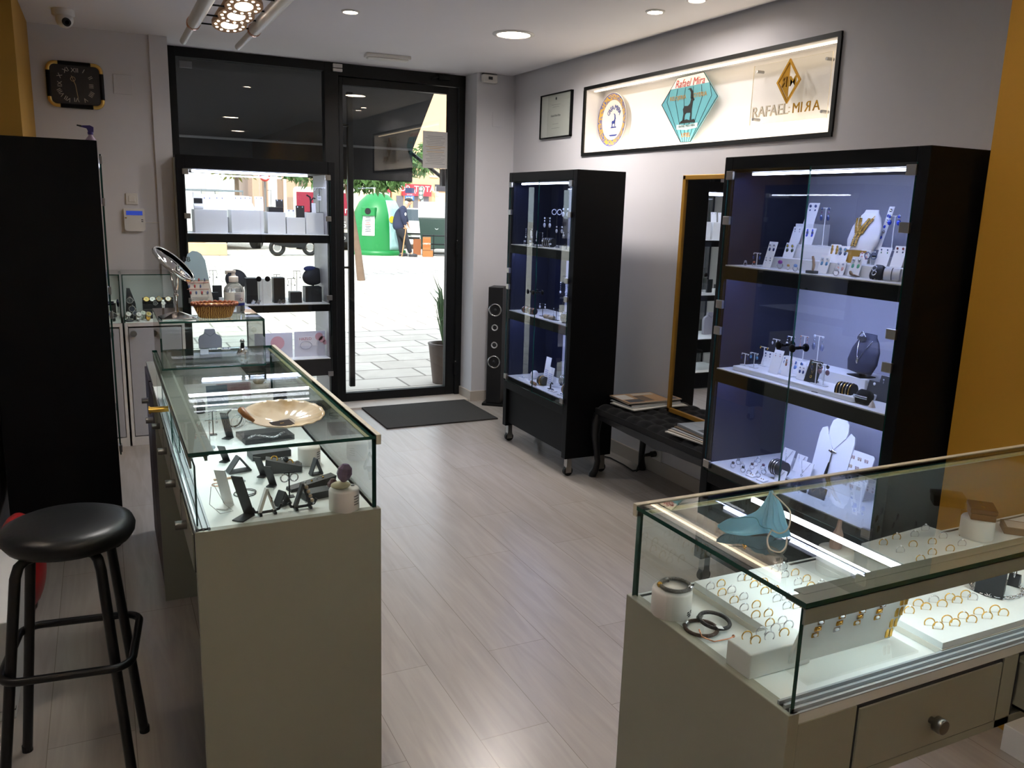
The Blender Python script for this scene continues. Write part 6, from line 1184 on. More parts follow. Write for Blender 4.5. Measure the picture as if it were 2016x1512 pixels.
# lowest shelf
SPT = [(1440, 922, 'dark branched', '3c3438'), (1453, 915, 'round grey', '8a8c90'), (1461, 922, 'round silver', 'c3c6cc'), (1456, 931, 'black dome', '2a2c30'), (1470, 936, 'pointed white', 'd9dbe0'), (1480, 924, 'dark red', '4a2a34'), (1487, 918, 'grey flower', '9fa2aa'), (1493, 911, 'small silver', 'b9bcc4'), (1502, 926, 'wine coloured', '5c2f48'), (1492, 940, 'white fin', 'd5d8e0'), (1503, 934, 'clear crystal', 'c7ccd4')]
for px, py, ds, c_ in SPT:
    p = S3.place(px, py, 0); q = PZ(px, py, p.z); q.x = max(2.345, min(2.55, q.x)); f = MB(SILVER); f.tor(.0095, .0019, 20, 6, None, TR((0, 0, .0105), PI/2, 0, .5)); f.sph((0, 0, .0235), (.008, .006, .0065), 10, gem(c_)); tag(f.build('cocktail_ring', None, (q.x, q.y, p.z), RF), '%s stone ring standing on the lowest shelf of the near cabinet' % ds, 'ring', 'rings standing on the lowest shelf')
LEVX = {0: (2.345, 2.40), 1: (2.42, 2.5), 2: (2.5, 2.57)}
for px, pb, lev, lb in ((1478, 952, 0, 'flat white card with small studs at the lowest shelf front'), (1500, 952, 0, 'second flat white card with studs at the lowest shelf front')):
    p = S3.place(px, pb, lev); f = MB(WCARD); f.bb(-.02, .02, -.014, .014, 0, .004, None, TR((0, 0, .002), .15)); tag(f.build('stud_card', None, p, RF), lb, 'earring card')
    for s in (-1, 1): f = MB(GOLD); f.sph((s*.006, 0, .008), .0024, 8); tag(f.build('earring', None, p, RF), 'tiny gold stud on the %s' % lb.replace('with small studs ', '').replace('with studs ', ''), 'earring', 'studs on flat cards '+lb[:6])
p = S3.place(1523, 925, 0); t = thing('bracelet_half_moon', 'black half moon stand with silver bracelets on the lowest shelf', 'bracelet stand', (2.43, p.y, p.z), RF); f = MB(BV); f.cyl((-.03, 0, .045), (.03, 0, .045), .032, None, 24); f.build('half_moon', t); f = MB(BV); f.bb(.012, .018, -.004, .004, 0, .045); f.bb(-.005, .035, -.02, .02, 0, .004); f.build('post', t)
for i in range(3): f = MB(SILVER); f.tor(.0335, .0017, 28, 6, None, FR((-.022+.013*i, 0, .045), (0, 1, 0), (0, 0, 1), (1, 0, 0))); tag(f.build('bracelet', None, (2.43, p.y, p.z), RF), 'silver bracelet round the half moon stand, %s from its face' % ORD[i], 'bracelet', 'bracelets on the half moon stand')
LB3 = [(1546, 860, 897, 2, 26, 'white card with a crescent pendant behind the half moon stand', True), (1572, 870, 905, 2, 24, 'white card with two thin drop chains near the middle', False), (1577, 896, 935, 1, 34, 'white card with a horseshoe pendant at the middle of the lowest shelf', True), (1533, 920, 945, 0, 24, 'small white slanted card with dark studs at the lowest shelf front', False)]
for px, pt, pb, lev, wp, lb, pd in LB3:
    o, p, h, w_, A = blackcard(S3, px, pt, pb, lev, wp, lb, WCARD); chain_on(p, h, w_, A, 'thin chain on the '+lb.replace('white ', '').replace(' the ', ' ').replace('with ', 'carrying '), SILVER, pd)
YNB, YEB = PX(1630, 880, 2.53).y, PX(1682, 890, 2.53).y
p = S3.place(1635, 918, 2); t = thing('necklace_board', 'tall white necklace board with a rounded neck on the lowest shelf', 'necklace board', (2.53, YNB, p.z), RF); A = TR((0, 0, 0), -.22)
f = MB(LAQW); f.prism([(-.085, 0), (.085, 0), (.088, .2), (.082, .225), (.06, .235), (.042, .205), (.046, .235), (.04, .265), (.02, .28), (-.02, .28), (-.04, .265), (-.046, .235), (-.042, .205), (-.06, .235), (-.082, .225), (-.088, .2)], .006, None, A @ FR((0, .006, 0), (1, 0, 0), (0, 0, 1), (0, -1, 0))); f.bb(-.07, .07, .0, .085, 0, .004); f.build('board', t)
f = MB(SILVER); f.tube([A @ V((-.045, -.001, .21)), A @ V((0, -.003, .15)), A @ V((.045, -.001, .21))], .001, 5); f.sph((0, 0, 0), (.022, .002, .006), 12, None, A @ TR((0, -.004, .145))); f.sph((0, 0, 0), (.007, .003, .01), 10, None, A @ TR((0, -.005, .145))); f.tube([A @ V((0, -.003, .14)), A @ V((0, -.003, .1))], .003, 6)
tag(f.build('necklace', None, (2.53, YNB, p.z), RF), 'long silver necklace with winged pendant on the tall white board', 'necklace')
f = MB(BLACKF); f.tube([A @ V((0, -.006, .1)), A @ V((0, -.008, .06)), A @ V((0, -.008, .012))], [.003, .006, .008], 8); tag(f.build('tassel', None, (2.53, YNB, p.z), RF), 'black tassel hanging from the winged pendant', 'tassel')
t = thing('earring_board', 'white board with rows of small earrings on the lowest shelf', 'earring board', (2.53, YEB, p.z), RF); f = MB(LAQW); f.prism([(-.06, 0), (.06, 0), (.06, .17), (.055, .178), (-.055, .178), (-.06, .17)], .005, None, TR((0, 0, 0), -.25) @ FR((0, .005, 0), (1, 0, 0), (0, 0, 1), (0, -1, 0))); f.bb(-.05, .05, 0, .06, 0, .003); f.build('board', t)
A = Mx.Translation(V((2.53, YEB, p.z))) @ Mx.Rotation(RF, 4, 'Z') @ TR((0, 0, 0), -.25)
for i in range(4):
    for j in range(6):
        if (i, j) in ((2, 3), (2, 2)): continue
        f = MB(GOLD if (j//2+i) % 2 else ROSE); f.tor(.0035, .0008, 10, 4, None, FYN((0, -.001, .0035))); f.tor(.0028, .0008, 10, 4, None, FYN((0, -.001, -.003)))
        tag(f.build('small_earring', None, A @ V((-.045+.016*j+(.006 if j % 2 == 0 else 0), -.001, .15-.036*i)), RF), 'tiny figure eight earring, %s row of the white board, %s along' % (ORD[i], ORD[j]), 'earring', 'tiny earrings on the white board')
for px, pt, pb, lb in ((1580, 922, 942, 'black chain card leaning at the lowest shelf front'), (1602, 920, 938, 'second black chain card beside the first'), (1618, 915, 938, 'dark brown card in front of the tall necklace board')):
    o, p, h, w_, A = blackcard(S3, px, pt, pb, 0, 20, lb, BV); chain_on(p, h, w_, A, 'fine gold chain on the '+lb, GOLD, False)
# ================================================================ FAR CABINET CONTENTS
def rollf(px, py, z, r_, L_, col, label, n, bm, bl):
    p = PZ(px, py, z+.0008); p.x = max(2.535, min(2.7, p.x)); p = PX(px, py, p.x); roll((p.x, max(4.375, p.y), z+.0008), RF+.4, r_, L_, col, label, n, bm, bl)
def fpos(px, py, z, x=None): p = PZ(px, py, z+.0008); x = x or max(2.515, min(2.73, p.x)); q = PX(px, py, x); return V((x, max(4.32, min(5.07, q.y)), z+.0008))
def ftb(px, pt, pb, z, wpx, label, st, cols, desc, k, x=None):
    p = fpos(px, pb, z, x); m_ = MPP(p); tbar(p, RF+.5, (pb-pt)*m_, wpx*m_, BV, label, st, cols, desc, k)
WS = gem('d3d8e6')
for px, pt, pb, wp, lb, st, ds, k, x in (
    (1041, 452, 484, 16, 'black stand with silver bars at the far end of the top shelf', 'chain', 'silver bar earring of the pair on the far end black stand', 1.5, None),
    (1051, 456, 485, 16, 'second black stand with silver bars on the far cabinet top shelf', 'leaf', 'silver leaf earring of the pair on the second black stand', 1.3, None),
    (1062, 460, 487, 16, 'third black stand with silver bars on the far cabinet top shelf', 'chain', 'silver chain earring of the pair on the third black stand', 1.4, None),
    (1076, 434, 488, 14, 'taller black stand with long silver drops in the far cabinet', 'long', 'long silver drop earring of the pair on the taller black stand', 1.7, 2.62),
    (1094, 416, 488, 14, 'tallest black stand with open silver hoops in the far cabinet', 'hoop', 'open silver hoop earring of the pair on the tallest black stand', 1.7, 2.66),
    (1111, 415, 489, 12, 'tall black stand with silver teardrops in the far cabinet', 'drop', 'silver teardrop earring of the pair on the tall black stand', 2.0, 2.66),
    (1100, 448, 489, 14, 'middle black stand with white drops in the far cabinet', 'drop', 'white drop earring of the pair on the middle black stand', 1.6, 2.58),
    (1115, 458, 490, 16, 'black stand with white studs near the pillar side of the shelf', 'double', 'white stud earring of the pair on the near side stand', .9, 2.56),
    (1131, 445, 491, 14, 'black stand with white drops against the near door edge', 'drop', 'white pear earring of the pair on the door edge stand', 2.0, 2.57)):
    ftb(px, pt, pb, FS[0], wp, lb, st, [WS], ds, k, x)
for px, py, lb in ((1026, 479, 'silver dome ring at the far end of the top shelf'), (1033, 481, 'second silver dome ring on the far cabinet top shelf'), (1083, 487, 'silver ring in front of the taller black stand')):
    p = fpos(px, py, FS[0]); f = MB(SILVER); f.tor(.009, .002, 18, 6, None, TR((0, 0, .010), PI/2, 0, .5)); f.sph((0, 0, .021), (.009, .007, .006), 10, WS); tag(f.build('cocktail_ring', None, p), lb, 'ring')
for px, py, w_, lb in ((1047, 484, .03, 'small white block at the far end of the top shelf'), (1108, 490, .045, 'small white block near the middle of the far top shelf'), (1122, 491, .03, 'small white block by the near end of the far top shelf')):
    p = fpos(px, py, FS[0], 2.52); f = MB(LAQW); f.bb(-w_/2, w_/2, -.01, .01, 0, .018); tag(f.build('display_block', None, p, RF), lb, 'display block')
f = MB(BV); p = fpos(1080, 487, FS[0], 2.57); f.cyl((-.04, 0, .028), (.04, 0, .028), .028, None, 20); tag(f.build('bracelet_roll', None, p, RF+.3), 'black bracelet roll on the far cabinet top shelf', 'bracelet display')
for i in range(4): f = MB(SILVER); f.tor(.0295, .0018, 24, 5, None, FR((-.028+.018*i, 0, .028), (0, 1, 0), (0, 0, 1), (1, 0, 0))); tag(f.build('bracelet', None, p, RF+.3), 'silver bracelet on the black roll of the far top shelf, %s along' % ORD[i], 'bracelet', 'bracelets on the far top roll')
z = FS[1]
rollf(1119, 636, z, .032, .08, GV, 'grey bracelet roll at the near end of the far middle shelf', 6, [SILVER], 'silver bangle on the grey roll, %s from its far end')
for px, py, lb in ((1036, 617, 'black half roll at the far end of the middle shelf'), (1048, 621, 'black half roll second along the far middle shelf')):
    p = fpos(px, py, z, 2.53); f = MB(BV); f.cyl((-.028, 0, .02), (.028, 0, .02), .02, None, 18); tag(f.build('bracelet_roll', None, p, RF+.3), lb, 'bracelet display')
    for i in range(4): f = MB(ROSE if i % 2 else SILVER); f.tor(.0215, .0016, 20, 5, None, FR((-.02+.013*i, 0, .02), (0, 1, 0), (0, 0, 1), (1, 0, 0))); tag(f.build('bracelet', None, p, RF+.3), 'slim bracelet on the %s, %s along' % (lb.replace(' at the ', ', ').replace(' of the ', ' of '), ORD[i]), 'bracelet', 'bracelets on '+lb)
for px, pt, pb, wp, lb, st, ds, k, x in (
    (1068, 598, 622, 14, 'black stand with short silver drops on the far middle shelf', 'drop', 'short silver drop earring of the pair on the far middle stand', 1.2, 2.55),
    (1107, 556, 622, 14, 'tall black stand with pearl ended chains on the middle shelf', 'chain', 'pearl ended earring of the pair on the tall middle stand', 1.8, 2.68),
    (1119, 563, 622, 14, 'tall black stand with flat silver bars on the middle shelf', 'leaf', 'flat silver bar earring of the pair on the tall bar stand', 1.6, 2.68),
    (1130, 548, 624, 12, 'tall black stand with amber and white drops by the door', 'long', 'amber and white earring of the pair on the stand by the door', 1.6, 2.62),
    (1095, 605, 628, 14, 'short black stand with slim silver sticks on the middle shelf', 'chain', 'slim silver stick earring of the pair on the short black stand', 1.2, 2.54)):
    ftb(px, pt, pb, z, wp, lb, st, [WS] if 'amber' not in lb else [AMB, WS], ds, k, x)
p = fpos(1113, 622, z, 2.60); f = MB(BV); f.bb(-.05, .05, 0, .05, 0, .05, None, TR((0, 0, 0), -.2)); 
for i in range(6): f.sph((-.038+.015*i, -.004, .045), (.003, .002, .007), 8, WS, TR((0, 0, 0), -.2))
tag(f.build('earring_tray', None, p, RF), 'slanted black tray with a row of silver earrings', 'earring tray')
for px, py, lb, c_ in ((1076, 628, 'beige ring roll at the middle of the far middle shelf', 'b5a48c'), (1086, 632, 'beige ring roll at the front of the far middle shelf', 'a3957f')):
    p = fpos(px, py, z, 2.525); f = MB(M('roll_'+c_, c_, .7)); f.cyl((-.02, 0, .013), (.02, 0, .013), .013, None, 14); tag(f.build('ring_roll', None, p, RF+.3), lb, 'ring display')
z = FS[2]
p = fpos(1108, 735, z, 2.70); t = thing('necklace_board', 'black necklace board with silver chains in the far cabinet', 'necklace board', (2.70, 4.41, z+.0008), RF); A = TR((0, 0, .12), -.3); f = MB(BV); f.bb(-.1, .1, 0, .006, 0, .19, None, A); f.bb(-.1, .1, -.002, 0, 0, .006, GV, A); f.bb(-.1, -.09, -.004, .004, 0, .19, GV, A); f.bb(.06, .1, -.004, 0, 0, .19, GV, A); f.bb(-.08, .08, .0, .06, -.1192, .02, None, TR((0, 0, .12))); f.build('board', t)
Q = Mx.Translation(V((2.70, 4.41, z+.0008))) @ Mx.Rotation(RF, 4, 'Z') @ A
for i, (d, zz) in enumerate(((.05, .09), (.07, .04))): f = MB(SILVER); f.tube([(-d, -.003, .18), (-d*.6, -.004, zz+.03), (0, -.004, zz), (d*.6, -.004, zz+.04), (d, -.003, .18)], .0012, 6); f.sph((-.0, -.005, zz-.004), .005, 9, WS); o = tag(f.build('necklace'), '%s silver chain on the black necklace board of the far cabinet' % ('shorter' if i == 0 else 'longer'), 'necklace'); o.matrix_world = Q
for px, pt, pb, wp, lb, x in ((1073, 698, 748, 14, 'tall white leaflet standing in the far cabinet lowest shelf', 2.62), (1081, 714, 752, 16, 'shorter white leaflet in front of the tall one', 2.58)):
    p = fpos(px, pb, z, x); m_ = MPP(p); f = MB(WCARD); A = TR((0, 0, 0), -.15); f.bb(-.035, .035, 0, .0015, 0, (pb-pt)*m_, None, A); [f.bb(-.025, .02, -.0006, 0, .02+.012*i, .024+.012*i, paint('9aa0c8'), A) for i in range(6)]; tag(f.build('leaflet', None, p, RF), lb, 'leaflet')
rollf(1114, 750, z, .034, .07, BV, 'black roll of bangles on the far cabinet lowest shelf', 5, [SILVER], 'silver bangle on the lowest black roll, %s from its far end')
rollf(1117, 775, z, .028, .06, M('taupe_roll', '8d8678', .7), 'taupe roll of bangles at the near end of the lowest shelf', 4, [GOLD, ROSE], 'gold toned bangle on the taupe roll, %s from its far end')
p = fpos(1068, 748, z, 2.56); f = MB(M('dark_olive_roll', '3c3a30', .6)); f.cyl((-.025, 0, .03), (.025, 0, .03), .03, None, 20); f.tor(.031, .003, 24, 6, GOLD, FR((0, 0, .03), (0, 1, 0), (0, 0, 1), (1, 0, 0))); tag(f.build('watch_roll', None, p, RF+.3), 'dark round roll wearing a gold cuff on the lowest shelf', 'bracelet display')
p = fpos(1052, 738, z, 2.6); f = MB(PLAST); f.sph((0, 0, .03), (.03, .02, .03), 16); tag(f.build('white_shell_stand', None, p), 'white rounded shell stand on the far cabinet lowest shelf', 'jewellery stand')
for px, py, lb in ((1030, 746, 'flat white card at the far end of the lowest shelf'), (1044, 750, 'flat white card beside the shell stand'), (1088, 765, 'flat white card at the front of the lowest shelf'), (1106, 785, 'flat white card near the lowest shelf corner')):
    p = fpos(px, py, z, 2.53); f = MB(WCARD); f.bb(-.03, .03, -.015, .015, 0, .006); f.sph((.008, 0, .009), .006, 9, SILVER); f.sph((-.01, 0, .009), .005, 9, gem('8a8fa4')); tag(f.build('earring_card', None, p, RF+.2), lb, 'earring card')
p = fpos(1050, 764, z, 2.505); f = MB(M('tiger_stone', '8a6a4c', .3, nz=.5, sc=60)); [f.sph((-.03+.02*i, 0, .012), (.012, .009, .012), 10) for i in range(4)]; f.tube([(-.03, 0, .012), (.03, 0, .012)], .003, 6); tag(f.build('bead_bracelet', None, p, RF), 'brown stone bead bracelet at the lowest shelf front edge', 'bracelet')
p = fpos(1084, 757, z, 2.55); f = MB(BV); f.tube([(0, 0, 0), (0, 0, .03), (.012, 0, .045), (.028, 0, .04)], .005, 8); f.bb(-.02, .02, -.012, .012, 0, .004); tag(f.build('curved_black_stand', None, p, RF), 'curved black hook stand on the far cabinet lowest shelf', 'jewellery stand')
# ================================================================ SHOP WINDOW CONTENTS
G = 'white blocks on the upper window shelf'
def wblock(x0, y0, x1, y1, Y, d, col, nm, label, cat, group=None, shelf=None):
    a, b_ = PY(x0, y1, Y), PY(x1, y1, Y); tp = (PY(x0, y0, Y).z+PY(x1, y0, Y).z)/2; zz = shelf if shelf is not None else a.z
    f = MB(col); f.bb(a.x, b_.x, Y, Y+d, zz+.0006, tp); o = f.build(nm, bev=.001); tag(o, label, cat, group); o['z1'] = tp; del o['z1']; return tp, (a.x+b_.x)/2, b_.x-a.x
zu = WSH[0]
tA = wblock(384.5, 413, 449, 457, 6.22, .2, LAQW, 'display_riser', 'wide white block at the left end of the upper window shelf', 'display riser', G, zu)
tB = wblock(457, 414, 520, 458, 6.22, .2, LAQW, 'display_riser', 'second wide white block on the upper window shelf', 'display riser', G, zu)
wblock(449.5, 428, 456.5, 458, 6.38, .12, LAQW, 'display_riser', 'narrow white block set back between the two wide ones', 'display riser', G, zu)
tC = wblock(528, 418, 563, 459, 6.22, .2, LAQW, 'display_riser', 'tall white block carrying the black box in the window', 'display riser', G, zu)
tD = wblock(565, 428.5, 601.5, 459, 6.22, .2, LAQW, 'display_riser', 'lowest white block on the upper window shelf', 'display riser', G, zu)
tE = wblock(603, 419, 638, 459, 6.22, .2, LAQW, 'display_riser', 'white block at the door end of the upper window shelf', 'display riser', G, zu)
def wcard(x0, y0, x1, y1, Y, base, col, label, pairs=True):
    a, b_ = PY(x0, y1, Y), PY(x1, y1, Y); h = max(.03, (PY(x0, y0, Y).z+PY(x1, y0, Y).z)/2-base); f = MB(col); A = TR((0, 0, 0), -.12); W = b_.x-a.x; f.bb(-W/2, W/2, 0, .002, 0, h, None, A); f.bb(-W/2, W/2, 0, .03, 0, .002)
    if pairs:
        for s in (-1, 1): f.sph((s*W*.28, -.002, h*.88), (.004, .002, .006), 8, DSM if col == BV else gem('8a8fa6'), A)
    tag(f.build('earring_card', None, ((a.x+b_.x)/2, Y, base+.0008)), label, 'earring card', 'earring cards in the window')
for x0, x1, b_, lb in ((399.5, 418, tA[0], 'white earring card on the first wide window block'), (424, 443, tA[0], 'second white earring card on the first wide window block'), (461, 479, tB[0], 'white earring card at the left of the second window block'), (480, 497, tB[0], 'white earring card at the middle of the second window block'), (502, 519, tB[0], 'white earring card at the right of the second window block')): wcard(x0, 387, x1, 412, 6.27, b_, WCARD, lb)
a = PY(391, 412, 6.28); f = MB(WCARD); f.cyl((-.03, 0, .02), (.03, 0, .02), .02, None, 18); tag(f.build('white_roll', None, (a.x, 6.28, tA[0]+.0008)), 'white bracelet roll at the end of the first window block', 'bracelet display')
f = MB(BV); f.bb(-.03, .025, -.015, .015, 0, .035); f.bb(-.035, .02, -.012, .012, .036, .075, WCARD); tag(f.build('black_cushion', None, (a.x+.001, 6.28, tA[0]+.0415)), 'black cushion with a white card on the roll at the window end', 'jewellery stand')
tb_, xc, w_ = wblock(529, 408, 558, 417.5, 6.26, .08, BV, 'jewellery_block', 'flat black box on the tall white window block', 'jewellery stand', None, tC[0])
wcard(543, 393, 558, 408, 6.3, tb_, BV, 'black earring card standing on the flat black window box')
p = PY(534, 408, 6.29); tbar((p.x, 6.29, tb_+.0008), 0, .115, .05, BV, 'thin black earring stand rising above the flat black window box')
wcard(566, 413, 581, 428, 6.26, tD[0], WCARD, 'small white earring card on the lowest window block'); wcard(583, 405, 600, 428, 6.25, tD[0], BV, 'black earring card on the lowest window block')
p = PY(612, 418, 6.3); t = thing('jewellery_tree', 'black branched jewellery stand at the door end of the window', 'jewellery stand', (p.x, 6.3, tE[0]+.0008)); f = MB(BV); f.bb(-.03, .03, -.02, .02, 0, .004); f.build('foot', t); f = MB(BV); f.tube([(0, 0, .004), (0, 0, .08), (-.004, 0, .11), (-.03, 0, .125)], .006, 8); f.tube([(0, 0, .085), (.02, 0, .105), (.035, 0, .1)], .005, 8); f.build('branch', t)
wcard(614, 400, 622, 418, 6.25, tE[0], WCARD, 'narrow white card beside the branched window stand', False)
p = PY(629, 419, 6.27); t = tbar((p.x, 6.27, tE[0]+.0008), 0, .175, .05, BV, 'tall thin window stand hung with big silver hoops and a tag')
for s in (-1, 1): f = MB(SILVER); f.tor(.026, .0014, 28, 5, None, FYN((0, -.003, -.03)), .6); tag(f.build('earring', None, (p.x+s*.02, 6.27, tE[0]+.175)), 'big silver hoop earring hanging on the tall window stand', 'earring', 'big hoops in the window')
f = MB(WCARD); f.bb(-.014, .014, -.001, .001, -.016, .016); f.text('W', .02, paint('3a4a6a'), FYN((0, -.0012, 0)), .0004); tag(f.build('price_tag', None, (p.x-.002, 6.262, tE[0]+.105)), 'square white tag hanging among the big window hoops', 'price tag')
# middle window shelf
zm = WSH[1]
for x0, y0, x1, y1, Y, d, col, lb in ((420, 562, 438, 596, 6.3, .02, BV, 'black upright card behind the bucket in the window'), (417, 576, 431, 597, 6.2, .05, BV, 'small black box at the left of the middle window shelf'), (432, 586, 441, 597, 6.2, .03, LAQW, 'tiny white box beside the small black window box'),
    (486, 548, 508.5, 597, 6.2, .09, BV, 'tall black box beside the white one in the window'), (512, 549, 535.5, 598, 6.2, .09, LAQW, 'tall white box in the middle of the window shelf'), (540, 547, 562, 597, 6.2, .09, BV, 'tall black box on the door side of the white one'), (572, 575, 595, 597, 6.19, .08, BV, 'low black box under the thin window stands'), (602, 565, 634, 596, 6.22, .1, BV, 'wide black box under the round black bust in the window')):
    wblock(x0, y0, x1, y1, Y, d, col, 'display_block', lb, 'display block', None, zm)
def wtb(px, pt, pb, Y, w_, label, base=None):
    p = PY(px, pb, Y); z0 = base if base is not None else zm+.0008; t = tbar((p.x, Y, z0), 0, PY(px, pt, Y).z-z0, w_, BV, label); z1 = PY(px, pt, Y).z
    for s in (-1, 1): f = MB(FRAME); f.tube([(0, 0, 0), (.004, 0, -.02), (0, 0, -.045)], .0012, 5); f.sph((0, 0, -.048), .005, 8, gem('6a6f78')); tag(f.build('earring', None, (p.x+s*w_*.44, Y-.003, z1)), 'dark drop earring on the '+label.replace(' in the window', ''), 'earring', 'pair on '+label)
wtb(421, 533, 580, 6.42, .055, 'tall thin stand at the left on the middle window shelf'); wtb(574, 549, 580, 6.4, .06, 'thin stand behind the low black box in the window'); wtb(585, 534, 580, 6.45, .055, 'tallest thin stand behind the low black window box'); wtb(546, 541, 590, 6.45, .05, 'thin stand behind the tall black window box')
def oval_bust(px, pt, pb, Y, w_, h_, label, tl=.35):
    p = PY(px, (pt+pb)/2, Y); t = thing('necklace_bust', label, 'necklace bust', (p.x, Y, p.z)); f = MB(BV); f.sph((0, 0, 0), (w_/2, .02, h_/2), 28, None, TR((0, 0, 0), -.3, tl)); f.build('bust_form', t); f = MB(BV); f.bb(-.008, .008, .01, .026, (zm+.0008)-p.z, 0); f.bb(-.03, .03, -.01, .05, (zm+.0008)-p.z, (zm+.005)-p.z); f.build('post', t); return p
oval_bust(465, 533, 567, 6.4, .155, .15, 'round black necklace bust behind the sanitiser bottle in the window', 0)
p = oval_bust(617, 527, 561, 6.4, .17, .135, 'tilted oval black necklace bust at the door end of the window', -.3)
f = MB(M('blue_lining', '3a4578', .6)); f.sph((0, 0, .05), (.05, .022, .022), 16); tag(f.build('blue_pouch', None, (p.x-.02, 6.42, p.z+.006)), 'blue rounded pouch on top of the tilted black bust', 'pouch')
for px, py in ((497, 592), (507, 594), (549, 592), (556, 593)): 
    p = PY(px, py, 6.16); f = MB(SILVER); f.bb(-.012, .012, -.003, .003, 0, .03, None, TR((0, 0, 0), -.2, .5)); f.bb(-.01, .014, -.003, .006, 0, .003); tag(f.build('silver_clip', None, (p.x, 6.16, zm+.003)), 'small silver clip on the middle window shelf in front of a black box', 'clip', 'silver clips in the window')
# window door knobs
d = [o for o in COL.objects if o.name.startswith('window_display_cabinet')][0]
for x in (-.03, .03):
    f = MB(BLACK); f.cyl((W_x := (XRr-XL)/2+x, -.012, 1.075), (W_x, -.035, 1.075), .006); f.sph((W_x, -.04, 1.075), (.019, .009, .019), 16); f.build('door_knob', d)
# posters on the low window shelf
z3 = WSH[2]
for x0, x1, y0, lb, tx in ((503, 577, 657, 'white acrylic panel with a pink disc low in the shop window', None), (581, 641, 653, 'white acrylic poster with pink flowers low in the shop window', 'HAZLO')):
    a, b_ = PY(x0, 724, 6.22), PY(x1, 724, 6.22); tz = PY(x0, y0, 6.22).z; W2 = b_.x-a.x; H2 = tz-z3-.002; t = thing('acrylic_poster', lb, 'poster', ((a.x+b_.x)/2, 6.22, z3+.0008)); f = MB(M('poster_white', 'd9d6e2', .4)); f.bb(-W2/2, W2/2, 0, .004, 0, H2); f.build('panel', t, bev=.001)
    f = MB(paint('d9a3ac')); f.cyl((W2*.1, -.0005, H2*.6), (W2*.1, -.002, H2*.6), .05, None, 24) if tx is None else [f.cyl((W2*(.3+.1*i), -.0005, H2*(.78-.12*i)), (W2*(.3+.1*i), -.002, H2*(.78-.12*i)), .03-.006*i, None, 16) for i in range(3)]
    if tx: f.bb(-W2*.38, W2*.25, -.0015, 0, H2*.42, H2*.8, paint('e6e2ea')); f.text('HAZLO', .028, paint('b85a78'), FYN((-W2*.15, -.002, H2*.7)), .0006); f.tor(.03, .002, 20, 5, paint('a7a3b4'), FYN((-.03, -.002, H2*.45)), 1.4)
    f.build('print', t)
p = PY(417, 720, 6.3); t = thing('necklace_bust', 'grey necklace bust low in the shop window behind the counter', 'necklace bust', (p.x, 6.32, z3+.0008)); f = MB(paint('9a969c', .7)); f.prism([(-.075, 0), (.075, 0), (.08, .14), (.07, .165), (.04, .18), (.035, .21), (.03, .215), (-.03, .215), (-.035, .21), (-.04, .18), (-.07, .165), (-.08, .14)], .03, None, FYN((0, .03, 0))); f.build('bust_form', t, bev=.01); f = MB(FRAME); f.tube([(-.035, -.001, .19), (0, -.003, .165), (.035, -.001, .19)], .0012, 5); f.build('cord', t)
# ================================================================ WATCHES
def watch(loc, rz, dial, strap, label, R=.02, lean=.5, case=None):
    t = thing('wrist_watch', label, 'watch', loc, rz, 'watches in the glass watch cases')
    f = MB(strap); f.tor(.027, .004, 26, 6, None, TR((0, 0, .031)) @ FR((0, 0, 0), (0, 1, 0), (0, 0, 1), (1, 0, 0)) @ Mx.Diagonal(V((1, 1, 2.2, 1)))); f.build('strap', t)
    A = TR((0, 0, .031), lean) @ FYN((0, -.027, 0)); f = MB(case or STEEL); f.lathe([(R, -.004), (R*1.02, .002), (R*.9, .005), (R*.86, .004)], 24, None, A, cap=False); f.cyl((R, 0, 0), (R+.004, 0, 0), .0025, None, 8, None, A); c = f.build('case', t)
    f = MB(dial); f.lathe([(0, .0035), (R*.88, .0035)], 24, None, A, cap=False); f.build('dial', c)
    f = MB(DGREY if dial != DGREY else SILVER); f.prism([(-.0008, 0), (.0008, 0), (.0008, R*.6), (-.0008, R*.6)], .0008, None, A @ TR((0, 0, .0042), 0, 0, .6)); f.prism([(-.0008, 0), (.0008, 0), (.0008, R*.4), (-.0008, R*.4)], .0008, None, A @ TR((0, 0, .0042), 0, 0, 2.4)); f.build('hands', c)
zc = .8206; YD, WD_, ND = paint('c9b152', .3), M('white_dial', 'dfe0dc', .3), M('navy_dial', '2a3242', .2)
def wat(px, py, Y, z=zc): p = PY(px, py, Y); return (max(-.28, min(.44, p.x)), Y, z)
f = MB(BV); a, b_ = PY(281, 600, 6.1), PY(342, 600, 6.1); f.cyl((a.x, 0, .108), (b_.x, 0, .108), .022, None, 20); f.bb(a.x, b_.x, -.02, .02, 0, .088); tag(f.build('watch_bar', None, (0, 6.13, .8206)), 'long black bar for watches at the back of the watch case', 'watch display')
f = MB(BV); f.bb(a.x, b_.x, -.03, .03, 0, .06); tag(f.build('watch_step', None, (0, 6.05, zc), bev=.004), 'low black step in front of the long watch bar', 'watch display')
for px, dl, lb, cs in ((288, YD, 'gold watch with a yellow dial at the end of the black bar', GOLD), (300, WD_, 'watch with a pale dial second on the black bar', STEEL), (313, M('olive_dial', '5a5a38', .3), 'watch with an olive dial third on the black bar', GOLD), (331, WD_, 'watch with a white dial fourth on the black bar', GOLD)): q = wat(px, 590, 6.12); watch((q[0], 6.13, zc+.0775), 0, dl, BV, lb, .018, -.5, cs)
for px, dl, lb, st in ((322, WD_, 'small white faced watch on the low black step', WCARD), (306, DGREY, 'dark faced watch on the low black step', BV)): q = wat(px, 602, 6.02); watch((q[0], 6.05, zc+.0605), 0, dl, st, lb, .014, -.4)
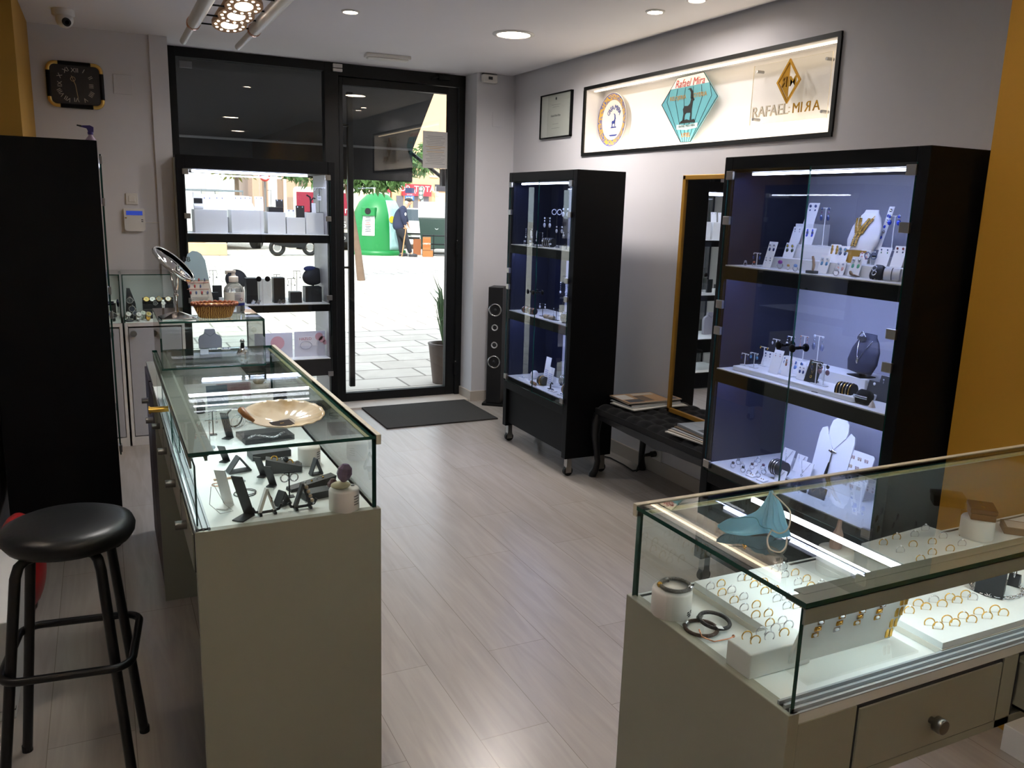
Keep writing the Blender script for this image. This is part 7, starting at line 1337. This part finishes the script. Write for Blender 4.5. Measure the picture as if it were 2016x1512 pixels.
q = wat(258, 612, 6.08); f = MB(BV); f.prism([(-.035, 0), (.035, 0), (.03, .1), (.0, .2), (-.02, .2)], .05, None, FYN((0, .025, 0))); tag(f.build('watch_tower', None, q, bev=.004), 'tall black stepped stand of watches in the right watch case', 'watch display')
for z, dl, lb, dx in ((.055, ND, 'black watch with a steel bezel low on the tall watch stand', .005), (.11, DGREY, 'brown strapped watch higher on the tall watch stand', -.005)): watch((q[0]+dx, 6.03, zc+z-.02), 0, dl, BV if z < .1 else paint('3a2a26'), lb, .02, -.2)
for px, py, Y, dl, st, lb in ((264, 607, 5.98, ND, BV, 'large blue faced watch lying in front of the tall stand'), (251, 614, 5.95, WD_, STEEL, 'steel watch at the corner of the right watch case'), (291, 617, 5.93, YD, GOLD, 'yellow dialled bracelet watch at the front of the case'), (272, 624, 5.92, WD_, SILVER, 'small silver watch standing at the front of the case'), (280, 612, 5.99, paint('b9c2b4'), paint('b9c2b4'), 'pale green watch standing upright in the case')): q = wat(px, py, Y); watch(q, .2, dl, st, lb, .017, -.6)
f = MB(GV); f.tor(.022, .006, 26, 8, None, TR((0, 0, .006))); tag(f.build('coiled_strap', None, wat(254, 628, 5.92)), 'coiled grey watch strap lying at the front of the case', 'watch strap')
for px, py, Y, dl, st, lb in ((217, 592, 6.0, M('blue_dial', '3a4a9c', .2), STEEL, 'steel watch with a blue dial in the half hidden watch case'), (224, 624, 5.94, DGREY, BV, 'black watch at the front of the half hidden case')): q = wat(px, py, Y); watch((min(.06, q[0]), Y, zc), .1, dl, st, lb, .018, -.4)
f = MB(BV); f.bb(-.018, .018, -.001, .001, 0, .07); f.bb(-.024, .024, 0, .002, -.03, .09, WCARD); tag(f.build('watch_leaflet', None, (.045, 6.1, zc+.0305)), 'upright black and white leaflet in the half hidden watch case', 'leaflet')
f = MB(LAQW); f.bb(.0, .08, 6.06, 6.16, zc, zc+.03-.0003); tag(f.build('display_riser'), 'low white block under the leaflet in the half hidden watch case', 'display riser')
# ================================================================ ON THE LONG COUNTER
ZB = 1.2390
t = thing('vanity_mirror', 'chrome tilting vanity mirror on the small glass showcase', 'mirror', (.205, 2.86, ZB), .1)
f = MB(CHROME); f.add([(-.052, -.04, 0), (.052, -.04, 0), (.052, .04, 0), (-.052, .04, 0), (-.052, -.04, .004), (.052, -.04, .004), (.052, .04, .004), (-.052, .04, .004), (-.009, -.008, .022), (.009, -.008, .022), (.009, .008, .022), (-.009, .008, .022)], [(3, 2, 1, 0), (0, 1, 5, 4), (1, 2, 6, 5), (2, 3, 7, 6), (3, 0, 4, 7), (4, 5, 9, 8), (5, 6, 10, 9), (6, 7, 11, 10), (7, 4, 8, 11), (8, 9, 10, 11)]); f.build('base', t, bev=.002)
f = MB(CHROME); f.lathe([(.008, .02), (.006, .03), (.0065, .035), (.005, .04), (.0055, .07), (.008, .073), (.008, .077), (.005, .082)], 18); f.build('stem', t)
mz = PY(342, 520, 2.86).z-ZB; mx = PY(342, 520, 2.86).x-.205
f = MB(CHROME)
for s in (-1, 1): f.tube([(0, 0, .08), (0, s*.012, .088), (mx*.6, s*.03, mz*.62), (mx, s*.05, mz*.8), (mx, s*.06, mz)], .0045, 8)
f.build('yoke', t)
nrm = (CR*.70+CU*.70-CW*.09).normalized(); nl = Mx.Rotation(-.1, 3, 'Z') @ nrm; qm = nl.to_track_quat('Z', 'Y').to_matrix().to_4x4(); qm.translation = V((mx, 0, mz))
f = MB(CHROME); f.lathe([(.074, -.007), (.0775, -.003), (.0775, .003), (.074, .007), (.069, .005)], 40, None, qm, cap=False); f.lathe([(.074, -.007), (.069, -.005)], 40, None, qm, cap=False); h = f.build('mirror_rim', t)
f = MB(MIRROR); f.lathe([(0, -.0045), (.07, -.0045), (.07, .0045), (0, .0045)], 40, None, qm); f.build('mirror_glass', h)
# printed card stand
PL = [(379, 599), (421, 597), (403.5, 512), (396, 500), (388, 495), (378, 494), (369, 500), (366, 512), (361, 521)]
q = [PY(x, y, 3.0) for x, y in PL]; zb0 = min(v.z for v in q); q0 = q[0]; pl = [(v.x-q0.x, max(0, v.z-ZB-.001) if i < 2 else v.z-ZB-.001) for i, v in enumerate(q)]
t = thing('counter_card', 'tall pale blue and white shaped card leaning behind the basket', 'card', (q0.x, 3.0, ZB+.001))
f = MB(WCARD); f.prism(pl, .002, None, FYN((0, .002, 0))); f.build('board', t)
f = MB(M('sky_print', 'a9c9dc', .6)); mid = lambda i, j, k: (pl[i][0]+(pl[j][0]-pl[i][0])*k, pl[i][1]+(pl[j][1]-pl[i][1])*k)
f.prism([mid(0, 8, .6), mid(1, 2, .55)] + pl[2:8] + [pl[8]], .0008, None, FYN((0, -.0004, 0)))
f.text('BB', .022, DGREY, FYN((-.012, -.0015, pl[5][1]-.028)), .0004)
for r_, zz in enumerate((.11, .088, .066)):
    for i in range(4-r_ % 2): f.sph((-.012+.018*i+.004*r_, -.001, zz), (.003, .0008, .006), 8, paint('5a6a9a') if (i+r_) % 2 else paint('b0464e'))
for k, zz in enumerate((.099, .077)): f.bb(-.015, .055, -.0012, -.0006, zz, zz+.0015, paint('b0605a'))
f.bb(.0, .055, -.0012, -.0006, .05, .0515, paint('a9a9ad')); f.bb(.0, .05, -.0012, -.0006, .044, .0455, paint('a9a9ad'))
f.bb(-.016, .016, -.0014, -.0006, -.004, .004, DGREY, TR((.026, 0, .022), 0, -.55)); f.build('print', t)
f = MB(WCARD); f.prism([(0, 0), (.035, 0), (0, .06)], .002, None, FR((.02, .004, 0), (0, 1, 0), (0, 0, 1), (1, 0, 0))); f.build('easel_back', t)
# basket
def wick():
    m, nt, b, out = nodes('woven_wicker'); L = nt.links.new; tc = nt.nodes.new('ShaderNodeTexCoord'); mp = nt.nodes.new('ShaderNodeMapping'); mp.inputs['Scale'].default_value = (60, 60, 95); L(tc.outputs['Object'], mp.inputs[0])
    w_ = nt.nodes.new('ShaderNodeTexWave'); w_.inputs['Scale'].default_value = .9; w_.inputs['Distortion'].default_value = 6; L(mp.outputs[0], w_.inputs[0]); r = nt.nodes.new('ShaderNodeMix'); r.data_type = 'RGBA'; r.inputs[6].default_value = lin('8a4f1f'); r.inputs[7].default_value = lin('d9a75c'); cr = nt.nodes.new('ShaderNodeMapRange'); cr.inputs[1].default_value = .2; cr.inputs[2].default_value = .45; L(w_.outputs['Fac'], cr.inputs[0]); L(cr.outputs[0], r.inputs[0]); L(r.outputs[2], b.inputs['Base Color']); b.inputs['Roughness'].default_value = .6
    bp = nt.nodes.new('ShaderNodeBump'); bp.inputs['Strength'].default_value = .6; bp.inputs['Distance'].default_value = .003; L(w_.outputs['Fac'], bp.inputs['Height']); L(bp.outputs[0], b.inputs['Normal']); return m
WK = wick(); bc = (.322, 2.865, ZB)
t = thing('wicker_basket', 'small oval wicker basket of sweets on the glass showcase', 'basket', bc, -.05)
f = MB(WK); f.lathe([(0, 0), (.048, 0), (.052, .004), (.068, .042), (.064, .042), (.048, .006), (0, .005)], 40, None, None, True, 1, .7); f.build('basket_body', t)
f = MB(M('wicker_rim', '7a3f22', .55, nz=.3, sc=200)); f.tube([(.069*math.cos(a)*1.02, .069*.72*math.sin(a), .045+.0022*math.sin(a*26)) for a in [2*PI*i/104 for i in range(104)]], .0048, 7, True); f.build('rim', t)
for i, (x, y, c_) in enumerate(((-.03, 0, 'd9b24a'), (-.01, .012, 'e0d6c0'), (.014, -.01, 'c98f3c'), (.034, .006, 'e3a93a'), (.004, .004, 'd6c28a'))):
    f = MB(gem(c_)); f.sph((0, 0, .008), (.013, .009, .008), 12); tag(f.build('sweet', None, (bc[0]+x, bc[1]+y, ZB+.026+.003*(i % 3)), i*.7), 'wrapped sweet in the wicker basket, %s from the mirror' % ORD[(0, 1, 3, 4, 2)[i]], 'sweet', 'sweets in the basket')
# sanitiser
t = thing('hand_gel_bottle', 'clear pump bottle of hand gel with white label and blue band', 'bottle', (.4, 2.985, ZB), .1)
CBT = M('clear_bottle', 'eef2f2', .1, nz=.02, trans=.8); bw = .034
f = MB(CBT); f.lathe([(0, 0), (bw*.92, 0), (bw, .004), (bw, .072), (bw*.92, .085), (bw*.6, .097), (.014, .102), (.014, .106)], 30, None, None, True, 1, .72); f.build('bottle_body', t)
f = MB(WCARD)
def lab(u, v): a = -PI*.95+u*PI*.9; return (bw*1.012*math.cos(a), bw*.73*math.sin(a), .03+.04*v)
f.grid(lab, 18, 3); f.grid(lambda u, v: (lab(u, 0)[0]*1.004, lab(u, 0)[1]*1.004, .024+.009*v), 18, 2, paint('26348c'))
for i in range(6): f.bb(-.004, .016, -bw*.735-.0006, -bw*.735, .064-.0045*i, .0652-.0045*i, paint('4a5a8a'))
f.tor(.004, .0008, 14, 5, paint('b04a4a'), FYN((.018, -bw*.7, .045))); f.build('label', t)
f = MB(PLAST); f.lathe([(.0155, .104), (.0155, .122), (.008, .124), (.006, .134), (.0085, .136), (.0085, .143), (0, .144)], 20); f.bb(-.026, .004, -.006, .006, .136, .143); f.bb(-.026, -.02, -.005, .005, .13, .137); f.build('pump', t, bev=.001)
# shell dish with cards
sc_ = PZ(560, 834, 1.09); t = thing('shell_dish', 'large mother of pearl shell dish lying on the long counter glass', 'shell dish', (sc_.x-.005, sc_.y-.012, 1.0838), math.radians(6))
PE = M2('mother_of_pearl', 'f2ead2', 'cdb88c', 14, .14, .5, .72)
def sh(u, v):
    a = 2*PI*u; r_ = v; k = 1-.10*math.exp(-((a-PI)/.5)**2); x = math.cos(a)*.098*r_*k; y = math.sin(a)*.085*r_*k
    z = .003+.022*r_**2.4+.0012*math.sin(a*19)*r_**2*(math.cos(a) > -.3)+(.012*math.exp(-((a-PI)/.35)**2))*r_**3; return (x, y, z)
f = MB(PE); f.grid(sh, 96, 16, None, None, True); f.build('shell_body', t, solid=.0028); t.rotation_euler = (math.radians(9), 0, math.radians(6)); t.location.z = 1.0838+.0125
f = MB(M('shell_hinge', '9a6a38', .4, nz=.3, sc=40)); f.tube([(-.082, -.04, .030), (-.095, -.018, .038), (-.098, .006, .040), (-.088, .03, .034)], [.004, .008, .0085, .004], 10); f.build('hinge_edge', t)
f = MB(M('dark_business_card', '37322f', .8, spec=.2)); f.bb(-.026, .026, -.017, .017, 0, .0006); f.text('RM', .007, GOLD, TR((0, 0, .0007)), .0002); o = tag(f.build('business_card', None, (sc_.x-.012, sc_.y-.034, 1.1000), .25), 'dark business card lying in the shell dish', 'business card')
o.rotation_euler = (math.radians(8), 0, .25)
f = MB(paint('a79e8e')); f.bb(-.026, .026, -.016, .016, 0, .0006, None, TR((0, 0, 0), 0, 0, 0)); tag(f.build('business_card', None, (sc_.x+.014, sc_.y-.016, 1.1005), .5), 'pale business card under the dark one in the shell dish', 'business card').rotation_euler = (math.radians(8), 0, .5)
# surgical mask
t = thing('surgical_mask', 'crumpled light blue surgical mask on the ring counter glass', 'face mask', (.98, 1.03, 1.0835)); O = V((.98, 1.03, 1.0835))
def K(px, py, h): return PZ(px, py, 1.0842+h)-O
def crv(pts):
    def g(u):
        n_ = len(pts)-1; i = min(int(u*n_), n_-1); q = u*n_-i; p0, p1, p2, p3 = pts[max(i-1, 0)], pts[i], pts[i+1], pts[min(i+2, n_)]
        return .5*((2*p1)+(p2-p0)*q+(2*p0-5*p1+4*p2-p3)*q*q+(3*p1-p0-3*p2+p3)*q**3)
    return g
BM, nt, b, out = nodes('mask_blue')
tl_ = nt.nodes.new('ShaderNodeBsdfTranslucent'); tl_.inputs[0].default_value = lin('b4e0f0'); b.inputs['Base Color'].default_value = lin('a9dcee'); b.inputs['Roughness'].default_value = .8
mx_ = nt.nodes.new('ShaderNodeMixShader'); mx_.inputs[0].default_value = .5; nt.links.new(b.outputs[0], mx_.inputs[1]); nt.links.new(tl_.outputs[0], mx_.inputs[2]); nt.links.new(mx_.outputs[0], out.inputs['Surface'])
lo = crv([K(1413, 1037, .010), K(1432, 1049, .001), K(1465, 1054, .0008), K(1500, 1051, .001), K(1526, 1047, .004)]); up = crv([K(1413, 1034, .014), K(1435, 1021, .022), K(1470, 1014, .026), K(1495, 1000, .04), K(1516, 968, .058)])
f = MB(BM)
def wing(u, v):
    p = lo(u).lerp(up(u), v); p = p + V((0, 0, -.012*math.sin(PI*v)*math.sin(PI*min(1, u*1.3)) + .0012*math.sin(v*18)*u)); p.z = max(p.z, .0008); return p
f.grid(wing, 30, 16); f.build('mask_wing', t, solid=.0012)
le = crv([K(1515, 967, .058), K(1505, 1010, .032), K(1501, 1038, .014), K(1527, 1059, .0015)]); ri = crv([K(1518, 966, .058), K(1538, 995, .04), K(1547, 1025, .024), K(1556, 1054, .0015)])
f = MB(BM); f.grid(lambda u, v: le(v).lerp(ri(v), u) + V((.0, -.0035*math.sin(u*PI)-.0022*math.sin(u*22), .0015*math.sin(u*22))), 40, 14); f.build('mask_pleats', t, solid=.0012)
EL = M('ear_loop', 'd9d3c6', .8)
for pts, nm in (([(1518, 968, .058), (1545, 994, .046), (1556, 1010, .04), (1552, 1040, .026), (1535, 1050, .014), (1519, 1043, .014)], 'ear_loop'), ([(1519, 1044, .014), (1511, 1060, .003), (1515, 1080, .0015), (1535, 1087, .0015), (1547, 1076, .0015), (1549, 1058, .004)], 'ear_loop')):
    g = crv([K(*p_) for p_ in pts]); f = MB(EL); f.tube([g(i/24) for i in range(25)], .0014, 7); f.build(nm, t)
g = crv([K(1440, 1021, .024), K(1485, 1019, .026), K(1498, 1036, .02), K(1519, 1042, .016)]); f = MB(M('mask_seam', '5a8a98', .8)); f.tube([g(i/16) for i in range(17)], .0006, 5); f.build('seam', t)
# ================================================================ THE MAN OUTSIDE
fp = PZ(797, 505, -.02); fp.z = -.02; MP = MPP(fp)*1.0
def Q(px, py, y=0): return V(((px-797)*MP, y, (505-py)*MP))
man = thing('person', 'stooped old person in a flat cap and navy jacket walking with a cane', 'person', fp, cam_rz(fp))
def skin(name, pts, edges, m, parent, sub=2):
    me = bpy.data.meshes.new(name); me.from_pydata([tuple(p[0]) for p in pts], edges, []); me.materials.append(m)
    o = bpy.data.objects.new(name, me); COL.objects.link(o); o.parent = parent
    sk = o.modifiers.new('skin', 'SKIN'); sk.use_smooth_shade = True
    for i, p in enumerate(pts):
        r = p[1]; me.skin_vertices[0].data[i].radius = (r, r) if not hasattr(r, '__len__') else r; me.skin_vertices[0].data[i].use_root = (i == 0)
    s = o.modifiers.new('subsurf', 'SUBSURF'); s.levels = sub; s.render_levels = sub; return o
SK = M('skin', 'c99a80', .6); JK = M('navy_jacket', '2b3049', .8, nz=.12, sc=12); TW = M('dark_trousers', '24242a', .85, nz=.1)
hip, chest, nb = Q(790, 452), Q(789, 425), Q(796, 410); hd = Q(804, 401)
hand = Q(797, 447, -.17)
B = [(hip, .10), (chest, .15), (nb, .085), (Q(800, 407), .05), (hd, (.1, .11)), (hd+V((.03, 0, .05)), .07), (hd+V((.115, 0, -.02)), .014),
     (Q(787, 458, .09), .075), (Q(789, 480, .1), .062), (Q(790, 500, .1), .042), (Q(796, 503.5, .1), .035),
     (Q(795, 458, -.09), .075), (Q(803, 478, -.1), .062), (Q(809, 499, -.1), .042), (Q(817, 503, -.1), .035),
     (Q(793, 414, -.17), .075), (Q(794, 430, -.22), .055), (hand+V((0, 0, .05)), .035), (hand, .036),
     (Q(793, 414, .17), .075), (Q(798, 430, .24), .055), (Q(803, 443, .22), .035), (Q(804, 447, .22), .034)]
E_ = [(0, 1), (1, 2), (2, 3), (3, 4), (4, 5), (4, 6), (0, 7), (7, 8), (8, 9), (9, 10), (0, 11), (11, 12), (12, 13), (13, 14), (2, 15), (15, 16), (16, 17), (17, 18), (2, 19), (19, 20), (20, 21), (21, 22)]
for h0, sgn in ((18, -1), (22, 1)):
    c = B[h0][0]
    for k in range(4):
        n = len(B); B += [(c+V((.03, -.03+.02*k, -.03)), .011), (c+V((.05, -.03+.02*k, -.06)), .010), (c+V((.03, -.03+.02*k, -.085+.006*abs(k-1))), .009)]; E_ += [(h0, n), (n, n+1), (n+1, n+2)]
    n = len(B); B += [(c+V((.01, sgn*.045, -.02)), .012), (c+V((.03, sgn*.05, -.05)), .010)]; E_ += [(h0, n), (n, n+1)]
skin('body', B, E_, SK, man)
J = [(Q(787, 457), (.22, .25)), (Q(786, 440), (.2, .24)), (Q(789, 423), (.2, .22)), (Q(794, 412), (.15, .15)), (Q(798, 408), .085)]
J += [(Q(792, 415, -.19), .1), (Q(794, 430, -.25), .085), (hand+V((0, -.01, .10)), .066), (hand+V((0, -.005, .045)), .055), (Q(793, 415, .19), .1), (Q(798, 430, .26), .085), (Q(802, 441, .24), .06)]
skin('jacket', J, [(0, 1), (1, 2), (2, 3), (3, 4), (3, 5), (5, 6), (6, 7), (7, 8), (3, 9), (9, 10), (10, 11)], JK, man)
T_ = [(Q(788, 447), .2), (Q(788, 454), .2), (Q(787, 462, .1), .12), (Q(789, 480, .1), .09), (Q(790, 500, .1), .075), (Q(795, 462, -.1), .12), (Q(803, 480, -.1), .09), (Q(808, 499, -.1), .075)]
skin('trousers', T_, [(0, 1), (1, 2), (2, 3), (3, 4), (1, 5), (5, 6), (6, 7)], TW, man)
for (px, py, y) in ((790, 503, .1), (809, 503, -.1)):
    f = MB(M('grey_shoe', '3a3a3e', .6)); f.sph(Q(px+4, py, y)+V((0, 0, .02)), (.15, .055, .055), 14); f.bb(Q(px-5, 505, y).x, Q(px+13, 505, y).x, y-.05, y+.05, 0, .02); f.build('shoe', man, bev=.01)
f = MB(M('flat_cap_tweed', '3c3733', .9, nz=.2)); f.sph(hd+V((-.0, 0, .085)), (.125, .11, .06), 18); f.sph(hd+V((.1, 0, .055)), (.075, .085, .014), 14); f.build('cap', man)
f = MB(M('white_hair', 'cfcac4', .9)); f.sph(hd+V((-.055, 0, .0)), (.06, .092, .085), 14); f.build('hair', man)
for s in (-1, 1): f = MB(SK); f.sph(hd+V((.005, s*.095, .0)), (.022, .012, .034), 10); f.build('ear', man)
f = MB(WCARD); f.sph(Q(798, 423, -.33), (.03, .01, .05), 10); f.build('sleeve_badge', man)
t = thing('walking_cane', 'light wooden walking cane held by the stooped person', 'cane', fp, cam_rz(fp)); f = MB(M('cane_wood', 'b98a5c', .5)); a, b_ = hand+V((.03, -.0, -.055)), Q(791, 505, -.24); f.tube([b_, a.lerp(b_, .5), a], [.016, .02, .022], 10); f.build('shaft', t)
f = MB(M('cane_wood', 'b98a5c', .5)); f.tube([a+V((-.07, 0, .0)), a+V((0, 0, .012)), a+V((.05, 0, .0))], .022, 10); f.build('handle', t)
